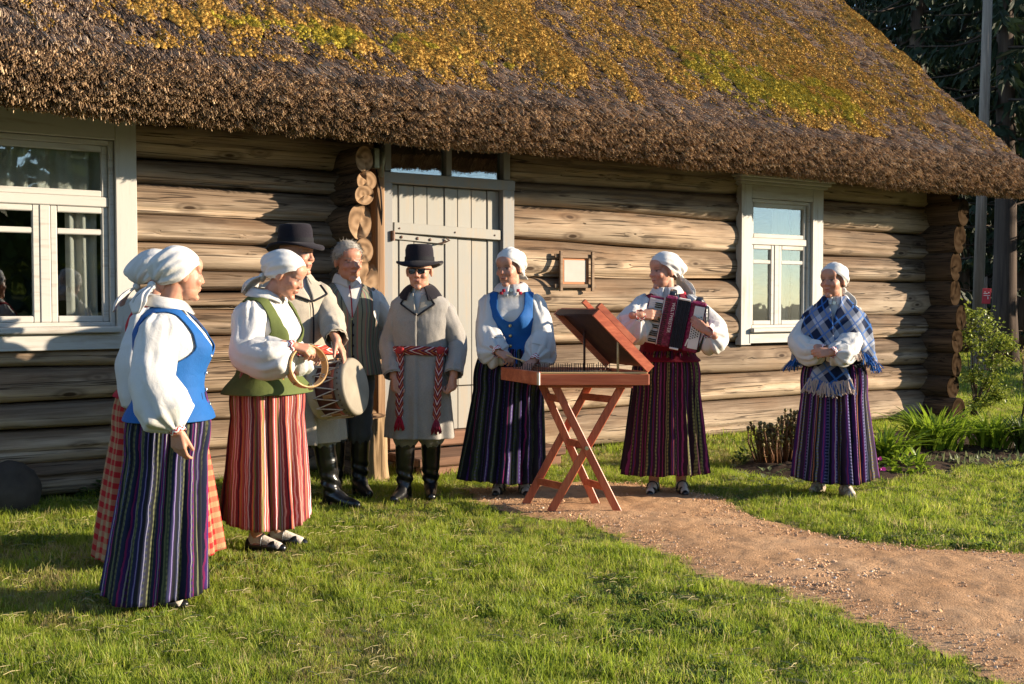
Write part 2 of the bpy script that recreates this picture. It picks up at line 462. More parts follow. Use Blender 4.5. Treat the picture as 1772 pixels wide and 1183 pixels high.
def ground_patch(name, poly, mat, z, amp, step, kind='structure'):
    lo, hi = poly.min(0) - 0.15, poly.max(0) + 0.15
    xs = np.arange(lo[0], hi[0], step); ys = np.arange(lo[1], hi[1], step)
    X, Y = np.meshgrid(xs, ys); P = np.stack([X, Y, np.zeros_like(X)], -1)
    sd = poly_sd(P, poly) + 0.09 * fbm(P, 3.5, 5)
    P[..., 2] = z + amp * np.clip(-sd / 0.4, 0.0, 1) * (0.5 + 0.5 * fbm(P, 5, 3)) + amp * 0.55 * np.clip(-sd / 0.3, 0, 1) * (fbm(P, 17, 9) + 1)
    keep = (sd < 0.02); k = keep[:-1, :-1] & keep[1:, 1:] & keep[1:, :-1] & keep[:-1, 1:]
    return tag(mobj(name, grid_mesh(name, P, keep=k), mat), kind=kind)
ground_patch('path', PATH_W, M_PATH, 0.004, 0.018, 0.03)
M_SOIL = plain('garden_soil', (0.045, 0.028, 0.018), 0.95, 0.35, 18, 0.8, 0.1)
ground_patch('flower_bed', BED_W, M_SOIL, 0.006, 0.05, 0.03)

rs = np.random.RandomState(11)
# pebbles and crumbs of earth on the path
stones = []
for k in range(5):
    b = MB(); b.ell((0, 0, 0), (1, 1, 0.6), nu=8, nv=5); V = np.concatenate(b.V); V = V * (1 + 0.28 * vnoise(V, 1.4, k))[:, None]
    stones.append(proto('pebble', np_mesh('pebble', V, b.F, None, False), M_STONE))
lo, hi = PATH_W.min(0), PATH_W.max(0)
P = np.stack([rs.uniform(lo[0], hi[0], 60000), rs.uniform(lo[1], hi[1], 60000), np.zeros(60000)], -1)
P = P[poly_sd(P, PATH_W) < -0.03]
cl = np.abs(P[:, 0] - gpt(1430, 1000)[0]) + np.abs(P[:, 1] - gpt(1430, 1000)[1])
P[:, 2] = 0.018
s = rs.gamma(1.1, 0.0014, len(P)) + 0.0010 + np.where(cl < 0.4, rs.gamma(0.8, 0.0026, len(P)), 0)
tag(instancer('gravel', P, rs.uniform(0, 6.28, (len(P), 3)) * [0.15, 0.15, 1], np.clip(s, 0.0012, 0.022), rs.randint(0, 5, len(P)), stones), kind='stuff')

# ------------------------------------------------------------------ grass
def tuft(seed, nb=13, hmin=0.018, hmax=0.055, spread=0.024, wid=0.0024, lean=0.75):
    r = np.random.RandomState(seed); b = MB()
    for k in range(nb):
        x, y = r.normal(0, spread, 2); az = r.uniform(0, 2 * PI); h = r.uniform(hmin, hmax); ln = r.uniform(0.1, lean) * h; w = wid * r.uniform(0.7, 1.4)
        d = np.array([math.cos(az), math.sin(az)]); sd = np.array([-d[1], d[0]]); P = []
        for j in range(4):
            t = j / 3; c = np.array([x, y]) + d * ln * t ** 2; z = h * (t - 0.22 * t * t * (ln / h)); ww = w * (1 - 0.85 * t ** 1.5)
            P.append([[*(c - sd * ww), z], [*(c + d * ww * 0.5), z], [*(c + sd * ww), z]])
        b.grid(np.array(P))
    return proto('grass_tuft', b.mesh('grass_tuft', False), M_GRASS)
tufts = [tuft(k) for k in range(5)] + [tuft(20 + k, 8, 0.04, 0.085, 0.02, 0.0026, 0.8) for k in range(3)]
def clover(seed):
    r = np.random.RandomState(seed); b = MB()
    for k in range(9):
        c = np.array([r.normal(0, .025), r.normal(0, .025), r.uniform(.008, .03)]); q = r.uniform(.006, .012); tl = r.normal(0, .35, 2)
        a = np.linspace(0, 2 * PI, 7)[:-1] + r.uniform(0, 1); ring = np.stack([c[0] + q * np.cos(a), c[1] + q * np.sin(a), c[2] + q * (tl[0] * np.cos(a) + tl[1] * np.sin(a)) + .003], -1)
        b.add(np.concatenate([[c], ring]), [[0, 1 + i, 1 + (i + 1) % 6] for i in range(6)])
    return proto('grass_tuft', b.mesh('clover', False), M_CLOVER)
M_CLOVER = m_grass('clover_leaves', (0.10, 0.17, 0.025), (0.17, 0.25, 0.045), (0.25, 0.26, 0.08))
def lawn_points():
    out = []
    for (y0, y1, dens) in ((3.3, 5.2, 2700), (5.2, 7.2, 2100), (7.2, 10, 1400), (10, 16, 800)):
        x0, x1 = -0.5 * y1 - 1.0, 0.5 * y1 + 1.2
        n = int((x1 - x0) * (y1 - y0) * dens); out.append(np.stack([rs.uniform(x0, x1, n), rs.uniform(y0, y1, n)], -1))
    n = 26000; out.append(np.stack([rs.uniform(5.5, 17, n), rs.uniform(15, 34, n)], -1))
    return np.concatenate(out)
tufts += [clover(1), clover(2)]
M_GDRY = m_grass('dry_grass_blades', (0.30, 0.29, 0.07), (0.48, 0.41, 0.15), (0.6, 0.48, 0.24))
for k in range(2):
    o_ = tuft(60 + k, 12, .015, .05, .026, .0022, .9); o_.data.materials.clear(); o_.data.materials.append(M_GDRY); tufts.append(o_)
P = lawn_points(); P = np.concatenate([P, np.zeros((len(P), 1))], 1)
u_, o_ = to_uo(P)
dp = poly_sd(P, PATH_W) + 0.09 * fbm(P * [1, 1, 0], 3.5, 5) + 0.05 * fbm(P, 11, 6); db = poly_sd(P, BED_W) + 0.05 * fbm(P, 6, 8)
prob = sstep(-0.13, 0.05, dp) * sstep(-0.02, 0.06, db) * 1.0
prob *= np.where((u_ < 10.1) & (o_ < 0.12), 0, 1)
patch = fbm(P, 0.9, 31); prob *= 0.55 + 0.45 * sstep(-0.5, 0.1, patch)
prob *= 1 - 0.9 * np.exp(-(((P[:, 0] - gpt(840, 852)[0]) / 0.35) ** 2 + ((P[:, 1] - gpt(840, 852)[1]) / 0.25) ** 2))     # worn patch by the step
k = rs.uniform(0, 1, len(P)) < prob; P = P[k]; dp, u_, o_, db = dp[k], u_[k], o_[k], db[k]
sc = 0.78 + 0.30 * fbm(P, 1.7, 3) + 0.30 * vnoise(P, 7, 12)
sc *= 0.42 + 0.58 * sstep(-0.08, 0.16, dp)
sc *= 1 + 0.5 * sstep(0.5, 0.2, o_) * (u_ < 10.1)
sc = np.clip(sc * rs.uniform(0.7, 1.25, len(P)), 0.28, 1.9) * np.where(P[:, 1] > 15, 1.7, 1.0)
long_ = (rs.uniform(0, 1, len(P)) < 0.16)
idx = np.where(long_, rs.randint(5, 8, len(P)), rs.randint(0, 5, len(P)))
idx = np.where((rs.uniform(0, 1, len(P)) < 0.5) & (fbm(P, 1.5, 91) + .4 * vnoise(P, 6, 92) > 0.30), rs.randint(8, 10, len(P)), idx)
dpatch = fbm(P, 0.8, 51) + 0.5 * vnoise(P, 3.1, 52)
idx = np.where(rs.uniform(0, 1, len(P)) < 0.06 + 0.5 * sstep(0.22, 0.55, dpatch), rs.randint(10, 12, len(P)), idx)
rot = np.stack([rs.normal(0, 0.16, len(P)), rs.normal(0, 0.16, len(P)), rs.uniform(0, 6.28, len(P))], -1)
tag(instancer('grass', P, rot, sc, idx, tufts), kind='stuff')
# fallen straw and dry stalks lying in the turf
dry = []
M_DRY = plain('dry_stalk', (0.30, 0.25, 0.12), 0.8, 0.25, 20)
for k in range(3):
    b = MB(); r = np.random.RandomState(k)
    for j in range(3):
        c = r.normal(0, 0.03, 2); az = r.uniform(0, 6.28); L = r.uniform(0.02, 0.06); d = np.array([math.cos(az), math.sin(az), r.uniform(0, 0.25)]) * L
        b.tube(np.array([[*c, 0.02], [*c, 0.02] + d * 0.5 + [0, 0, 0.004], [*c, 0.02] + d]), 0.0011, 4)
    dry.append(proto('dry_stalk', b.mesh('dry_stalk'), M_DRY))
n = 3000; Q = P[rs.randint(0, len(P), n)] + rs.normal(0, 0.03, (n, 3)) * [1, 1, 0]
Q = Q[Q[:, 1] < 12]
tag(instancer('fallen_straw', Q, np.stack([0 * Q[:, 0], 0 * Q[:, 0], rs.uniform(0, 6.28, len(Q))], -1), rs.uniform(0.7, 1.4, len(Q)), rs.randint(0, 3, len(Q)), dry), kind='stuff')
# ================================================================== the thatched log house
def m_log():
    t = NT('weathered_log', 0.85, 0.2)
    g1 = t.noise(t.coord(scale=(0.6, 6, 6), rnd=True), 1.0, 8, 0.68, 0.25)       # broad weathered bands
    g2 = t.noise(t.coord(scale=(1.2, 55, 55), rnd=True), 1.0, 4, 0.65, 0.3)      # fine grain
    g3 = t.noise(t.coord(scale=(0.9, 2.2, 2.2), rnd=True), 1.3, 4, 0.6)          # grey, tan and bleached patches
    g4 = t.noise(t.coord(scale=(2.5, 170, 170), rnd=True), 1.0, 3, 0.7, 0.2)     # hair-fine weathering lines
    f = t.math('ADD', t.math('MULTIPLY', g1, 0.42), t.math('ADD', t.math('MULTIPLY', g2, 0.34), t.math('MULTIPLY', g4, 0.24)))
    warm = t.ramp(f, [(0.34, (0.10, 0.062, 0.038)), (0.47, (0.28, 0.185, 0.115)), (0.64, (0.48, 0.355, 0.245))])
    grey = t.ramp(f, [(0.32, (0.075, 0.056, 0.042)), (0.46, (0.24, 0.185, 0.135)), (0.66, (0.46, 0.38, 0.29))])
    c = t.mix(t.ramp(g3, [(0.33, (0.15, 0.15, 0.15)), (0.55, (1, 1, 1))]), warm, grey)
    uvv, u_, v_ = t.uv()                                            # the rain-beaten upper flank of each log has greyed, the sheltered lower flank stays pale
    wx = t.ramp(t.math('ADD', v_, t.math('MULTIPLY', t.math('SUBTRACT', t.noise(t.coord(scale=(0.8, 5, 5), rnd=True), 1.0, 4, 0.6), 0.5), 1.1)), [(0.34, (0, 0, 0)), (0.66, (1, 1, 1))])
    c = t.mix(wx, t.mix(0.35, c, (0.56, 0.425, 0.295)), t.mix(1.0, c, (0.52, 0.46, 0.415), 'MULTIPLY'))
    vd = t.voro(t.coord(scale=(1.9, 5.0, 5.0), rnd=True), 1.0)
    kn = t.ramp(vd, [(0.07, (1, 1, 1)), (0.11, (0.3, 0.3, 0.3)), (0.17, (0.55, 0.55, 0.55)), (0.27, (0, 0, 0))])
    c = t.mix(t.math('MULTIPLY', kn, 0.95), c, (0.045, 0.025, 0.015))
    cn = t.noise(t.coord(scale=(0.16, 8, 8), rnd=True), 1.3, 3, 0.6, 0.5)
    cr = t.ramp(t.math('ABSOLUTE', t.math('SUBTRACT', cn, 0.5)), [(0.003, (1, 1, 1)), (0.012, (0, 0, 0))])
    c = t.mix(t.math('MULTIPLY', cr, 0.8), c, (0.025, 0.015, 0.01))
    tint = t.ramp(t.rand(), [(0.0, (0.74, 0.72, 0.70)), (0.5, (1, 1, 1)), (1.0, (1.12, 1.08, 1.02))])
    t.color(t.mix(1.0, c, tint, 'MULTIPLY'))
    h = t.math('SUBTRACT', f, t.math('ADD', t.math('MULTIPLY', cr, 0.9), t.math('MULTIPLY', kn, 0.15)))
    t.bump(h, 0.8, 0.015); return t.m
M_LOG = m_log()
M_LOGY = wood('weathered_cross_log', ((0.045, 0.028, 0.018), (0.095, 0.062, 0.038), (0.165, 0.108, 0.067)), 'y', 0.85, 1.0, 0.5, True, 0.9)
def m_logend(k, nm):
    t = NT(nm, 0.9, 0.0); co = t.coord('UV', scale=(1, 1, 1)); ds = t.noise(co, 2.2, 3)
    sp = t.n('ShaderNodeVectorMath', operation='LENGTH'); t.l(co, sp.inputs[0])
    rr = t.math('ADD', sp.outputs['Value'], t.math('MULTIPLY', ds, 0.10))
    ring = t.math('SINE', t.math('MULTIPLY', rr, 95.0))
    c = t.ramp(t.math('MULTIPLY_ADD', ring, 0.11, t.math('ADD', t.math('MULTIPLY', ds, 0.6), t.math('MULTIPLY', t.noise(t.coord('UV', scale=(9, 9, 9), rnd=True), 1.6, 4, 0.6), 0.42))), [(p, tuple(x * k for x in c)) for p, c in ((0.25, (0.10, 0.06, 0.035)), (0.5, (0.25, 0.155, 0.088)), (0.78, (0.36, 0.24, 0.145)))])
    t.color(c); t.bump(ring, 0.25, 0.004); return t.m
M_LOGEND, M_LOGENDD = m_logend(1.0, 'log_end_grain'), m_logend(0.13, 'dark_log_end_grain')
def m_paint(name, c, wear, wearc, along='x'):
    t = NT(name, 0.6, 0.3); k = {'x': (1.5, 24, 24), 'z': (24, 24, 1.5)}[along]; co = t.coord(scale=k, rnd=True); cb = t.coord()
    g = t.noise(co, 1.0, 5, 0.65, 0.4); d = t.noise(cb, 2.3, 5, 0.6)
    f = t.math('ADD', t.math('MULTIPLY', g, 0.6), t.math('MULTIPLY', d, 0.4))
    w = t.ramp(f, [(wear, (0, 0, 0)), (wear + 0.13, (1, 1, 1))])
    base = t.mix(d, tuple(x * 0.88 for x in c), tuple(min(1, x * 1.06) for x in c))
    t.color(t.mix(t.math('MULTIPLY', w, 0.75), base, wearc)); t.bump(t.math('SUBTRACT', g, t.math('MULTIPLY', w, 0.3)), 0.25, 0.004); return t.m
M_CASING = m_paint('aged_white_paint', (0.42, 0.40, 0.36), 0.52, (0.26, 0.22, 0.175))
M_CASINGZ = m_paint('aged_white_paint_upright', (0.42, 0.40, 0.36), 0.52, (0.26, 0.22, 0.175), 'z')
M_DOOR = m_paint('aged_grey_door_paint', (0.275, 0.263, 0.232), 0.50, (0.30, 0.25, 0.19), 'z')
M_DCASE = m_paint('grey_blue_door_casing_paint', (0.22, 0.216, 0.208), 0.50, (0.26, 0.21, 0.16), 'z')
M_PLANKD = wood('brown_plank', ((0.10, 0.055, 0.028), (0.22, 0.13, 0.07), (0.33, 0.21, 0.12)), 'z', 0.85)
M_STEP = wood('brown_step_plank', ((0.09, 0.045, 0.028), (0.17, 0.09, 0.055), (0.25, 0.14, 0.09)), 'x', 0.8)
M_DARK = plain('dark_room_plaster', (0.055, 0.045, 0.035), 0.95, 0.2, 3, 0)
M_IRON = plain('rusty_iron', (0.10, 0.06, 0.045), 0.6, 0.4, 40, 0.3, 0.5, 0.6)
def m_glass(name='old_window_glass'):
    t = NT(name, 0.05); co = t.coord()
    t.t.nodes.remove(t.b)
    tr = t.n('ShaderNodeBsdfTransparent'); tr.inputs[0].default_value = (0.80, 0.83, 0.82, 1)
    gl = t.n('ShaderNodeBsdfGlossy'); gl.inputs['Roughness'].default_value = 0.015; gl.inputs[0].default_value = (1, 1, 1, 1)
    lw = t.n('ShaderNodeLayerWeight'); lw.inputs['Blend'].default_value = 0.5
    frf = t.math('MULTIPLY_ADD', t.math('POWER', lw.outputs['Facing'], 4.0), 0.85, 0.11)
    bp = t.n('ShaderNodeBump'); bp.inputs['Strength'].default_value = 0.05; bp.inputs['Distance'].default_value = 0.02
    t.l(t.noise(co, 3.5, 2), bp.inputs['Height']); t.l(bp.outputs[0], gl.inputs['Normal'])
    mx = t.n('ShaderNodeMixShader'); t.l(frf, mx.inputs[0]); t.l(tr.outputs[0], mx.inputs[1]); t.l(gl.outputs[0], mx.inputs[2])
    t.l(mx.outputs[0], t.out.inputs['Surface']); return t.m
M_GLASS = m_glass()

house = empty('log_house', (HX, HY, 0), HA)
tag(house, 'long weathered log farmhouse under a mossy thatched roof with white framed windows', 'house')
def hl(u, o, z): return (u, -o, z)             # house-local coordinates

def log_mesh(u0, u1, zb, zt, seed, front=0.065, capends=True):
    """half-round log; zb, zt give bottom and top height along u"""
    n = max(3, int((u1 - u0) / 0.07) + 1); us = np.linspace(u0, u1, n); na = 21
    a = np.linspace(-PI / 2, PI / 2, na)
    zb_, zt_ = np.array([zb(x) for x in us]), np.array([zt(x) for x in us])
    r = np.random.RandomState(seed)
    seam = 0.012 * vnoise(np.stack([us * 1.1, us * 0 + seed, us * 0], -1))
    hh = (zt_ - zb_) / 2; zc = (zt_ + zb_) / 2
    oy = -0.085 + (front + 0.085) * np.abs(np.cos(a))[None] ** 0.70 * (1 + 0.16 * vnoise(np.stack([us * 0.7, us * 0 + seed * 3.1, us * 0], -1)))[:, None]
    zz = zc[:, None] + hh[:, None] * np.sin(a)[None] * 1.0
    Q = np.stack([np.broadcast_to(us[:, None], oy.shape), np.broadcast_to(a[None] * 0.14, oy.shape), np.full(oy.shape, seed * 1.7)], -1)
    oy = oy + 0.010 * fbm(Q * [1.3, 9, 1], 1, seed) + 0.002 * vnoise(Q * [4, 70, 1], 1, seed + 1)
    for c in range(r.randint(1, 4)):                        # drying cracks that wander along the log
        ac = r.uniform(-0.9, 0.9) + 0.25 * vnoise(np.stack([us * 0.8, us * 0 + c, us * 0 + seed], -1)); s0 = r.uniform(u0, u1); L = r.uniform(0.5, 2.5)
        on = sstep(L, L * 0.6, np.abs(us - s0)); k = np.argmin(np.abs(a[None] - ac[:, None]), 1)
        oy[np.arange(n), k] -= 0.034 * on
    for c in range(int((u1 - u0) * 1.0) + 1):               # knots standing proud
        uk, ak = r.uniform(u0, u1), r.uniform(-0.9, 0.9); d2 = ((us[:, None] - uk) / 0.07) ** 2 + ((a[None] - ak) / 0.30) ** 2
        oy += 0.016 * np.exp(-d2) * r.choice([1, -0.6])
    zz = zz + seam[:, None]
    P = np.stack([np.broadcast_to(us[:, None], oy.shape), -oy, zz], -1)
    back = np.stack([np.stack([us, us * 0 + 0.2, zt_], -1), np.stack([us, us * 0 + 0.2, zb_], -1)], 1)
    b = MB(); b.grid(np.concatenate([P, back], 1), True, capends); me = b.mesh('log', True)
    vv = np.concatenate([np.linspace(0, 1, na), [1, 0]]); li = np.zeros(len(me.loops), np.int32); me.loops.foreach_get('vertex_index', li)
    l = me.uv_layers.new(name='UVMap'); l.data.foreach_set('uv', np.stack([np.repeat(us, na + 2)[li], vv[li % (na + 2)]], -1).astype(np.float32).ravel()); return me
ROWS_L = [2.74, 2.40, 2.23, 2.01, 1.79, 1.60, 1.46, 1.31, 1.12, 0.93, 0.68, 0.49, 0.27, 0.02]
ROWS_M = [2.74, 2.44, 2.21, 1.92, 1.60, 1.27, 0.98, 0.66, 0.36, 0.02]
ROWS_R = [2.77, 2.47, 2.16, 1.85, 1.58, 1.22, 0.95, 0.62, 0.36, 0.02]
seed = 100
def add_log(u0, u1, zb, zt):
    global seed; seed += 1
    me = log_mesh(u0, u1, zb, zt, seed); mobj('log', me, M_LOG, house)
for j in range(len(ROWS_L) - 1):
    zt, zb = ROWS_L[j], ROWS_L[j + 1]; rr = np.random.RandomState(j); t1, t2 = rr.normal(0, 0.006, 2)
    fb = lambda x, z=zb, j=j: z + 0.012 * math.sin(x * 0.9 + j * 2.1) * (z > 0.1)
    ft = lambda x, z=zt, j=j: z + 0.012 * math.sin(x * 0.9 + (j - 1) * 2.1) * (z < 2.7)
    c = (zt + zb) / 2
    if 1.05 < c < 2.6: add_log(-4.6, -0.36, fb, ft); add_log(0.64, 2.64, fb, ft)
    else: add_log(-4.6, 2.64, fb, ft)
for j in range(len(ROWS_M) - 1):
    def fz(k, k0=4.05, k1=9.5): return lambda x: ROWS_M[k] + (ROWS_R[k] - ROWS_M[k]) * (x - k0) / (k1 - k0) + 0.014 * math.sin(x * 0.8 + k * 1.9) * (0 < k < len(ROWS_M) - 1)
    ft, fb = fz(j), fz(j + 1); c = (ROWS_M[j] + ROWS_M[j + 1]) / 2
    end = 10.13 + 0.05 * ((j * 37) % 5 - 2) / 2
    if 1.0 < c < 2.5: add_log(3.95, 6.86, fb, ft); add_log(7.89, end, fb, ft)
    else: add_log(3.95, end, fb, ft)

# cross-wall logs whose sawn ends stand out of the wall
def cross_log(u, z, ru, rz, o1, back, seed, mend=None):
    r = np.random.RandomState(seed); th = np.linspace(0, 2 * PI, 22, endpoint=False)
    wob = 1 + 0.075 * vnoise(np.stack([np.cos(th), np.sin(th), th * 0 + seed], -1), 1.5)
    ys = np.linspace(-o1, back, 8); P = []
    for y in ys: P.append(np.stack([u + ru * wob * np.cos(th), np.full(22, y), z + rz * wob * np.sin(th)], -1))
    P = np.array(P); P += 0.006 * fbm(P * [14, 2, 14], 1, seed)[..., None]
    b = MB(); b.grid(P, True); me_s = b.mesh('log_side', True)
    o = mobj('cross_log', me_s, M_LOGY, house)
    # end face: rings of vertices with a radial drying crack cut in
    rad = np.array([1.0, 0.93, 0.75, 0.5, 0.25, 0.02]); c0 = np.array([u, -o1, z]); ac = r.uniform(0, 2 * PI); F = []
    E_ = P[0] - c0
    G = np.array([c0 + E_ * q + np.array([0, -0.004 * (1 - (1 - q) ** 2) - 0.002, 0]) for q in rad])
    dist = np.abs((th - ac + PI) % (2 * PI) - PI)
    G[1:5, :, 1] += 0.030 * (dist < 0.18)[None]; G[1:4, :, 1] += 0.022 * (np.abs((th - ac - 2.3 + PI) % (2 * PI) - PI) < 0.16)[None]
    uvx = np.stack([(G[..., 0] - u) + 0 * r.uniform(), (G[..., 2] - z)], -1)
    G2 = np.concatenate([G, G[:, :1]], 1); U2 = np.concatenate([uvx, uvx[:, :1]], 1) * (0.13 / max(ru, rz)) + r.normal(0, 0.012, 2)
    mobj('end_grain', grid_mesh('end_grain', G2, us=U2[..., 0], vs=U2[..., 1], flip=True), mend or M_LOGEND, o)
LC = [(2.47, .075, .10, .02), (2.30, .085, .075, .03), (2.185, .080, .075, 0.0), (1.98, .098, .135, -.02), (1.765, .082, .095, .0), (1.53, .105, .15, .01), (1.29, .09, .10, .03), (1.10, .085, .1, -.01),
      (0.90, .1, .11, .02), (0.68, .09, .115, 0), (0.46, .1, .11, .02), (0.24, .105, .12, .0), (0.06, .1, .08, .0)]
for k, (z, ru, rz, du) in enumerate(LC): cross_log(2.35 + du, z, ru, rz, 0.40 + 0.02 * ((k * 7) % 3), 0.3, 300 + k)
RC = [(2.66, .10, .15), (2.385, .115, .155), (2.085, .125, .165), (1.775, .115, .165), (1.47, .11, .16), (1.185, .105, .145), (0.915, .115, .145), (0.645, .105, .145), (0.385, .125, .135), (0.12, .14, .15)]
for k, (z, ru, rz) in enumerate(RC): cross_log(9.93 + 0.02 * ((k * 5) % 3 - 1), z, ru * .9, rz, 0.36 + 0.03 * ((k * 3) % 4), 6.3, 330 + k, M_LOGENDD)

# plain inside and far walls (closed box so the rooms are dark)
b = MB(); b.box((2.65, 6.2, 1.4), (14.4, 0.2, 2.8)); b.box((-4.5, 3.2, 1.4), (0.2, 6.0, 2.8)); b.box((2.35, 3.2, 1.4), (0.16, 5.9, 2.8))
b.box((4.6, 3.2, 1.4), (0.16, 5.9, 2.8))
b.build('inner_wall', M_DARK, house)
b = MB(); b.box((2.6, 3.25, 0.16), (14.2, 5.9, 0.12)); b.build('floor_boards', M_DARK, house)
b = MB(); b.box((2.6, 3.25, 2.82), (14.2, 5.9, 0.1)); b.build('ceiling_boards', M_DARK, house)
# wall plate under the eave
b = MB(); b.box((2.65, -0.02, 2.79), (14.6, 0.22, 0.09), None, 0.01); b.build('wall_plate', M_LOG, house)

# ------------------------------------------------------------------ windows
def bx(name, mat, parent, u0, u1, o0, o1, z0, z1, bev=0.004):
    b = MB(); b.box(((u0 + u1) / 2, -(o0 + o1) / 2, (z0 + z1) / 2), (u1 - u0, abs(o1 - o0), z1 - z0), None, bev); return b.build(name, mat, parent)
def window(du, uL, uR, zb, zt, sash, mull, zmid, zsmall, casing_w, apron, cornice, extra=None):
    w = empty('window', (du, 0, 0), 0, house)
    s0, s1, sb, st = sash
    # casing boards
    bx('casing', M_CASINGZ, w, uL, s0 - 0.004, 0.02, 0.10, cornice[2], zt)
    bx('casing', M_CASINGZ, w, s1 + 0.004, uR, 0.02, 0.10, cornice[2], zt)
    bx('casing', M_CASING, w, s0 - 0.004, s1 + 0.004, 0.02, 0.098, st + 0.004, zt)
    # sill and apron
    bx('sill', M_CASING, w, s0 - 0.02, s1 + 0.02, 0.0, 0.15, apron[1], apron[1] + 0.045, 0.008)
    bx('apron', M_CASING, w, s0 - 0.03, s1 + 0.03, 0.02, 0.105, apron[0], apron[1] - 0.003)
    # cornice of three stepped boards
    c0, c1, _ = cornice
    bx('cornice', M_CASING, w, c0 + 0.05, c1 - 0.05, 0.02, 0.125, zt, zt + 0.03, 0.006)
    bx('cornice', M_CASING, w, c0 + 0.025, c1 - 0.025, 0.02, 0.155, zt + 0.03, zt + 0.065, 0.012)
    bx('cornice', M_CASING, w, c0, c1, 0.02, 0.19, zt + 0.065, zt + 0.095, 0.008)
    # jamb box
    jb = [(s0, s0 + 0.035, sb, st), (s1 - 0.035, s1, sb, st), (s0 + 0.035, s1 - 0.035, st - 0.035, st), (s0 + 0.035, s1 - 0.035, sb, sb + 0.03)]
    for q in jb: bx('frame', M_CASING, w, q[0], q[1], -0.16, 0.07, q[2], q[3])
    # sash bars
    i0, i1, ib, it = s0 + 0.035, s1 - 0.035, sb + 0.03, st - 0.035; f = 0.045; ob, of = 0.0, 0.045
    def bar(a, b_, c, d, oo=(ob, of)): bx('sash_bar', M_CASING, w, a, b_, oo[0], oo[1], c, d, 0.006)
    bar(i0, i1, zmid - 0.035, zmid + 0.035, (ob, of + 0.012))
    bar(mull - 0.035, mull + 0.035, ib, zmid - 0.035, (ob, of + 0.006))
    panes = []
    def sash_(a0, a1, c0_, c1_, small=None):
        bar(a0, a0 + f, c0_, c1_); bar(a1 - f, a1, c0_, c1_); bar(a0 + f, a1 - f, c1_ - f, c1_); bar(a0 + f, a1 - f, c0_, c0_ + f)
        if small: bar(a0 + f, a1 - f, small - 0.02, small + 0.02, (ob, of - 0.006)); panes.append((a0 + f, a1 - f, c0_ + f, small - 0.02)); panes.append((a0 + f, a1 - f, small + 0.02, c1_ - f))
        else: panes.append((a0 + f, a1 - f, c0_ + f, c1_ - f))
    sash_(i0, i1, zmid + 0.035, it)
    sash_(i0, mull - 0.035, ib, zmid - 0.035, zsmall); sash_(mull + 0.035, i1, ib, zmid - 0.035, zsmall)
    for p in panes:
        bx('pane', M_GLASS, w, p[0] - 0.008, p[1] + 0.008, 0.016, 0.020, p[2] - 0.008, p[3] + 0.008, 0.0005)
    return w
window(-0.03, -0.46, 0.76, 1.03, 2.70, (-0.31, 0.61, 1.20, 2.50), 0.15, 2.07, 1.86, 0.15, (1.04, 1.155), (-0.52, 0.82, 1.04))
window(-0.11, 6.87, 8.10, 0.92, 2.56, (7.02, 7.93, 1.10, 2.42), 7.44, 1.99, 1.78, 0.15, (0.945, 1.055), (6.78, 8.19, 0.93))

# ------------------------------------------------------------------ door
door = empty('door', (-.08, 0, 0), 0, house)
bx('casing', M_DCASE, door, 2.765, 2.85, 0.0, 0.12, 0.24, 2.42); bx('casing', M_DCASE, door, 3.925, 4.045, 0.0, 0.12, 0.24, 2.42)
b = MB(); b.box((3.405, -0.062, 2.375), (1.29, 0.13, 0.088), None, 0.006); b.build('casing', M_DCASE, door)
bx('threshold', M_STEP, door, 2.78, 4.03, -0.05, 0.17, 0.17, 0.285, 0.012)
us = [2.853, 2.935, 3.075, 3.205, 3.372, 3.500, 3.640, 3.800, 3.922]
for k in range(8):
    o1 = 0.055 + 0.004 * ((k * 5) % 3)
    bx('plank', M_DOOR, door, us[k] + 0.0025, us[k + 1] - 0.0025, 0.02, o1, 1.93, 2.325, 0.005)
    bx('plank', M_DOOR, door, us[k] + 0.0025, us[k + 1] - 0.0025, 0.02, o1 + 0.003, 0.66, 1.925, 0.005)
    bx('plank', M_DOOR, door, us[k] + 0.0025, us[k + 1] - 0.0025, 0.02, o1 + 0.001, 0.292, 0.652, 0.005)
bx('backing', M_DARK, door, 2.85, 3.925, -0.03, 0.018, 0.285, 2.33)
def slant(name, mat, z0, z1, h, o0, o1, u0=2.86, u1=3.92):
    b = MB(); b.bar((u0, -(o0 + o1) / 2, z0), (u1, -(o0 + o1) / 2, z1), o1 - o0, h, (0, 0, 1), 0.004); return b.build(name, mat, door)
slant('batten', M_DOOR, 1.975, 1.945, 0.085, 0.068, 0.105, 2.87, 3.915)
slant('strap_hinge', M_DOOR, 1.905, 1.875, 0.045, 0.068, 0.082, 2.86, 3.38)
b = MB(); b.cyl((2.845, -0.13, 1.865), (2.845, -0.13, 1.945), 0.018, seg=10); b.build('hinge_pin', M_IRON, door)
for uu, zz in ((2.95, 1.90), (3.10, 1.893), (3.22, 1.886), (3.36, 1.877)):
    b = MB(); b.ell((uu, -0.086, zz), (0.013, 0.008, 0.013), nu=8, nv=5); b.build('bolt', M_IRON, door)
b = MB(); b.tube(np.array([(3.30, -0.09, 1.855), (3.36, -0.10, 1.87), (3.395, -0.105, 1.885), (3.37, -0.10, 1.90)]), 0.008, 6); b.build('latch_hook', M_IRON, door)
for zz in (1.962, 1.958):
    pass
for uu in (2.92, 3.45, 3.85):
    b = MB(); b.ell((uu, -0.108, 1.97 - (uu - 2.87) * 0.029), (0.008, 0.005, 0.008), nu=8, nv=5); b.build('nail', M_IRON, door)
tr = empty('transom', (-.08, 0, 0), 0, house)
bx('frame', M_DCASE, tr, 2.79, 2.85, 0.0, 0.10, 2.425, 2.70); bx('frame', M_DCASE, tr, 3.945, 4.015, 0.0, 0.10, 2.425, 2.70)
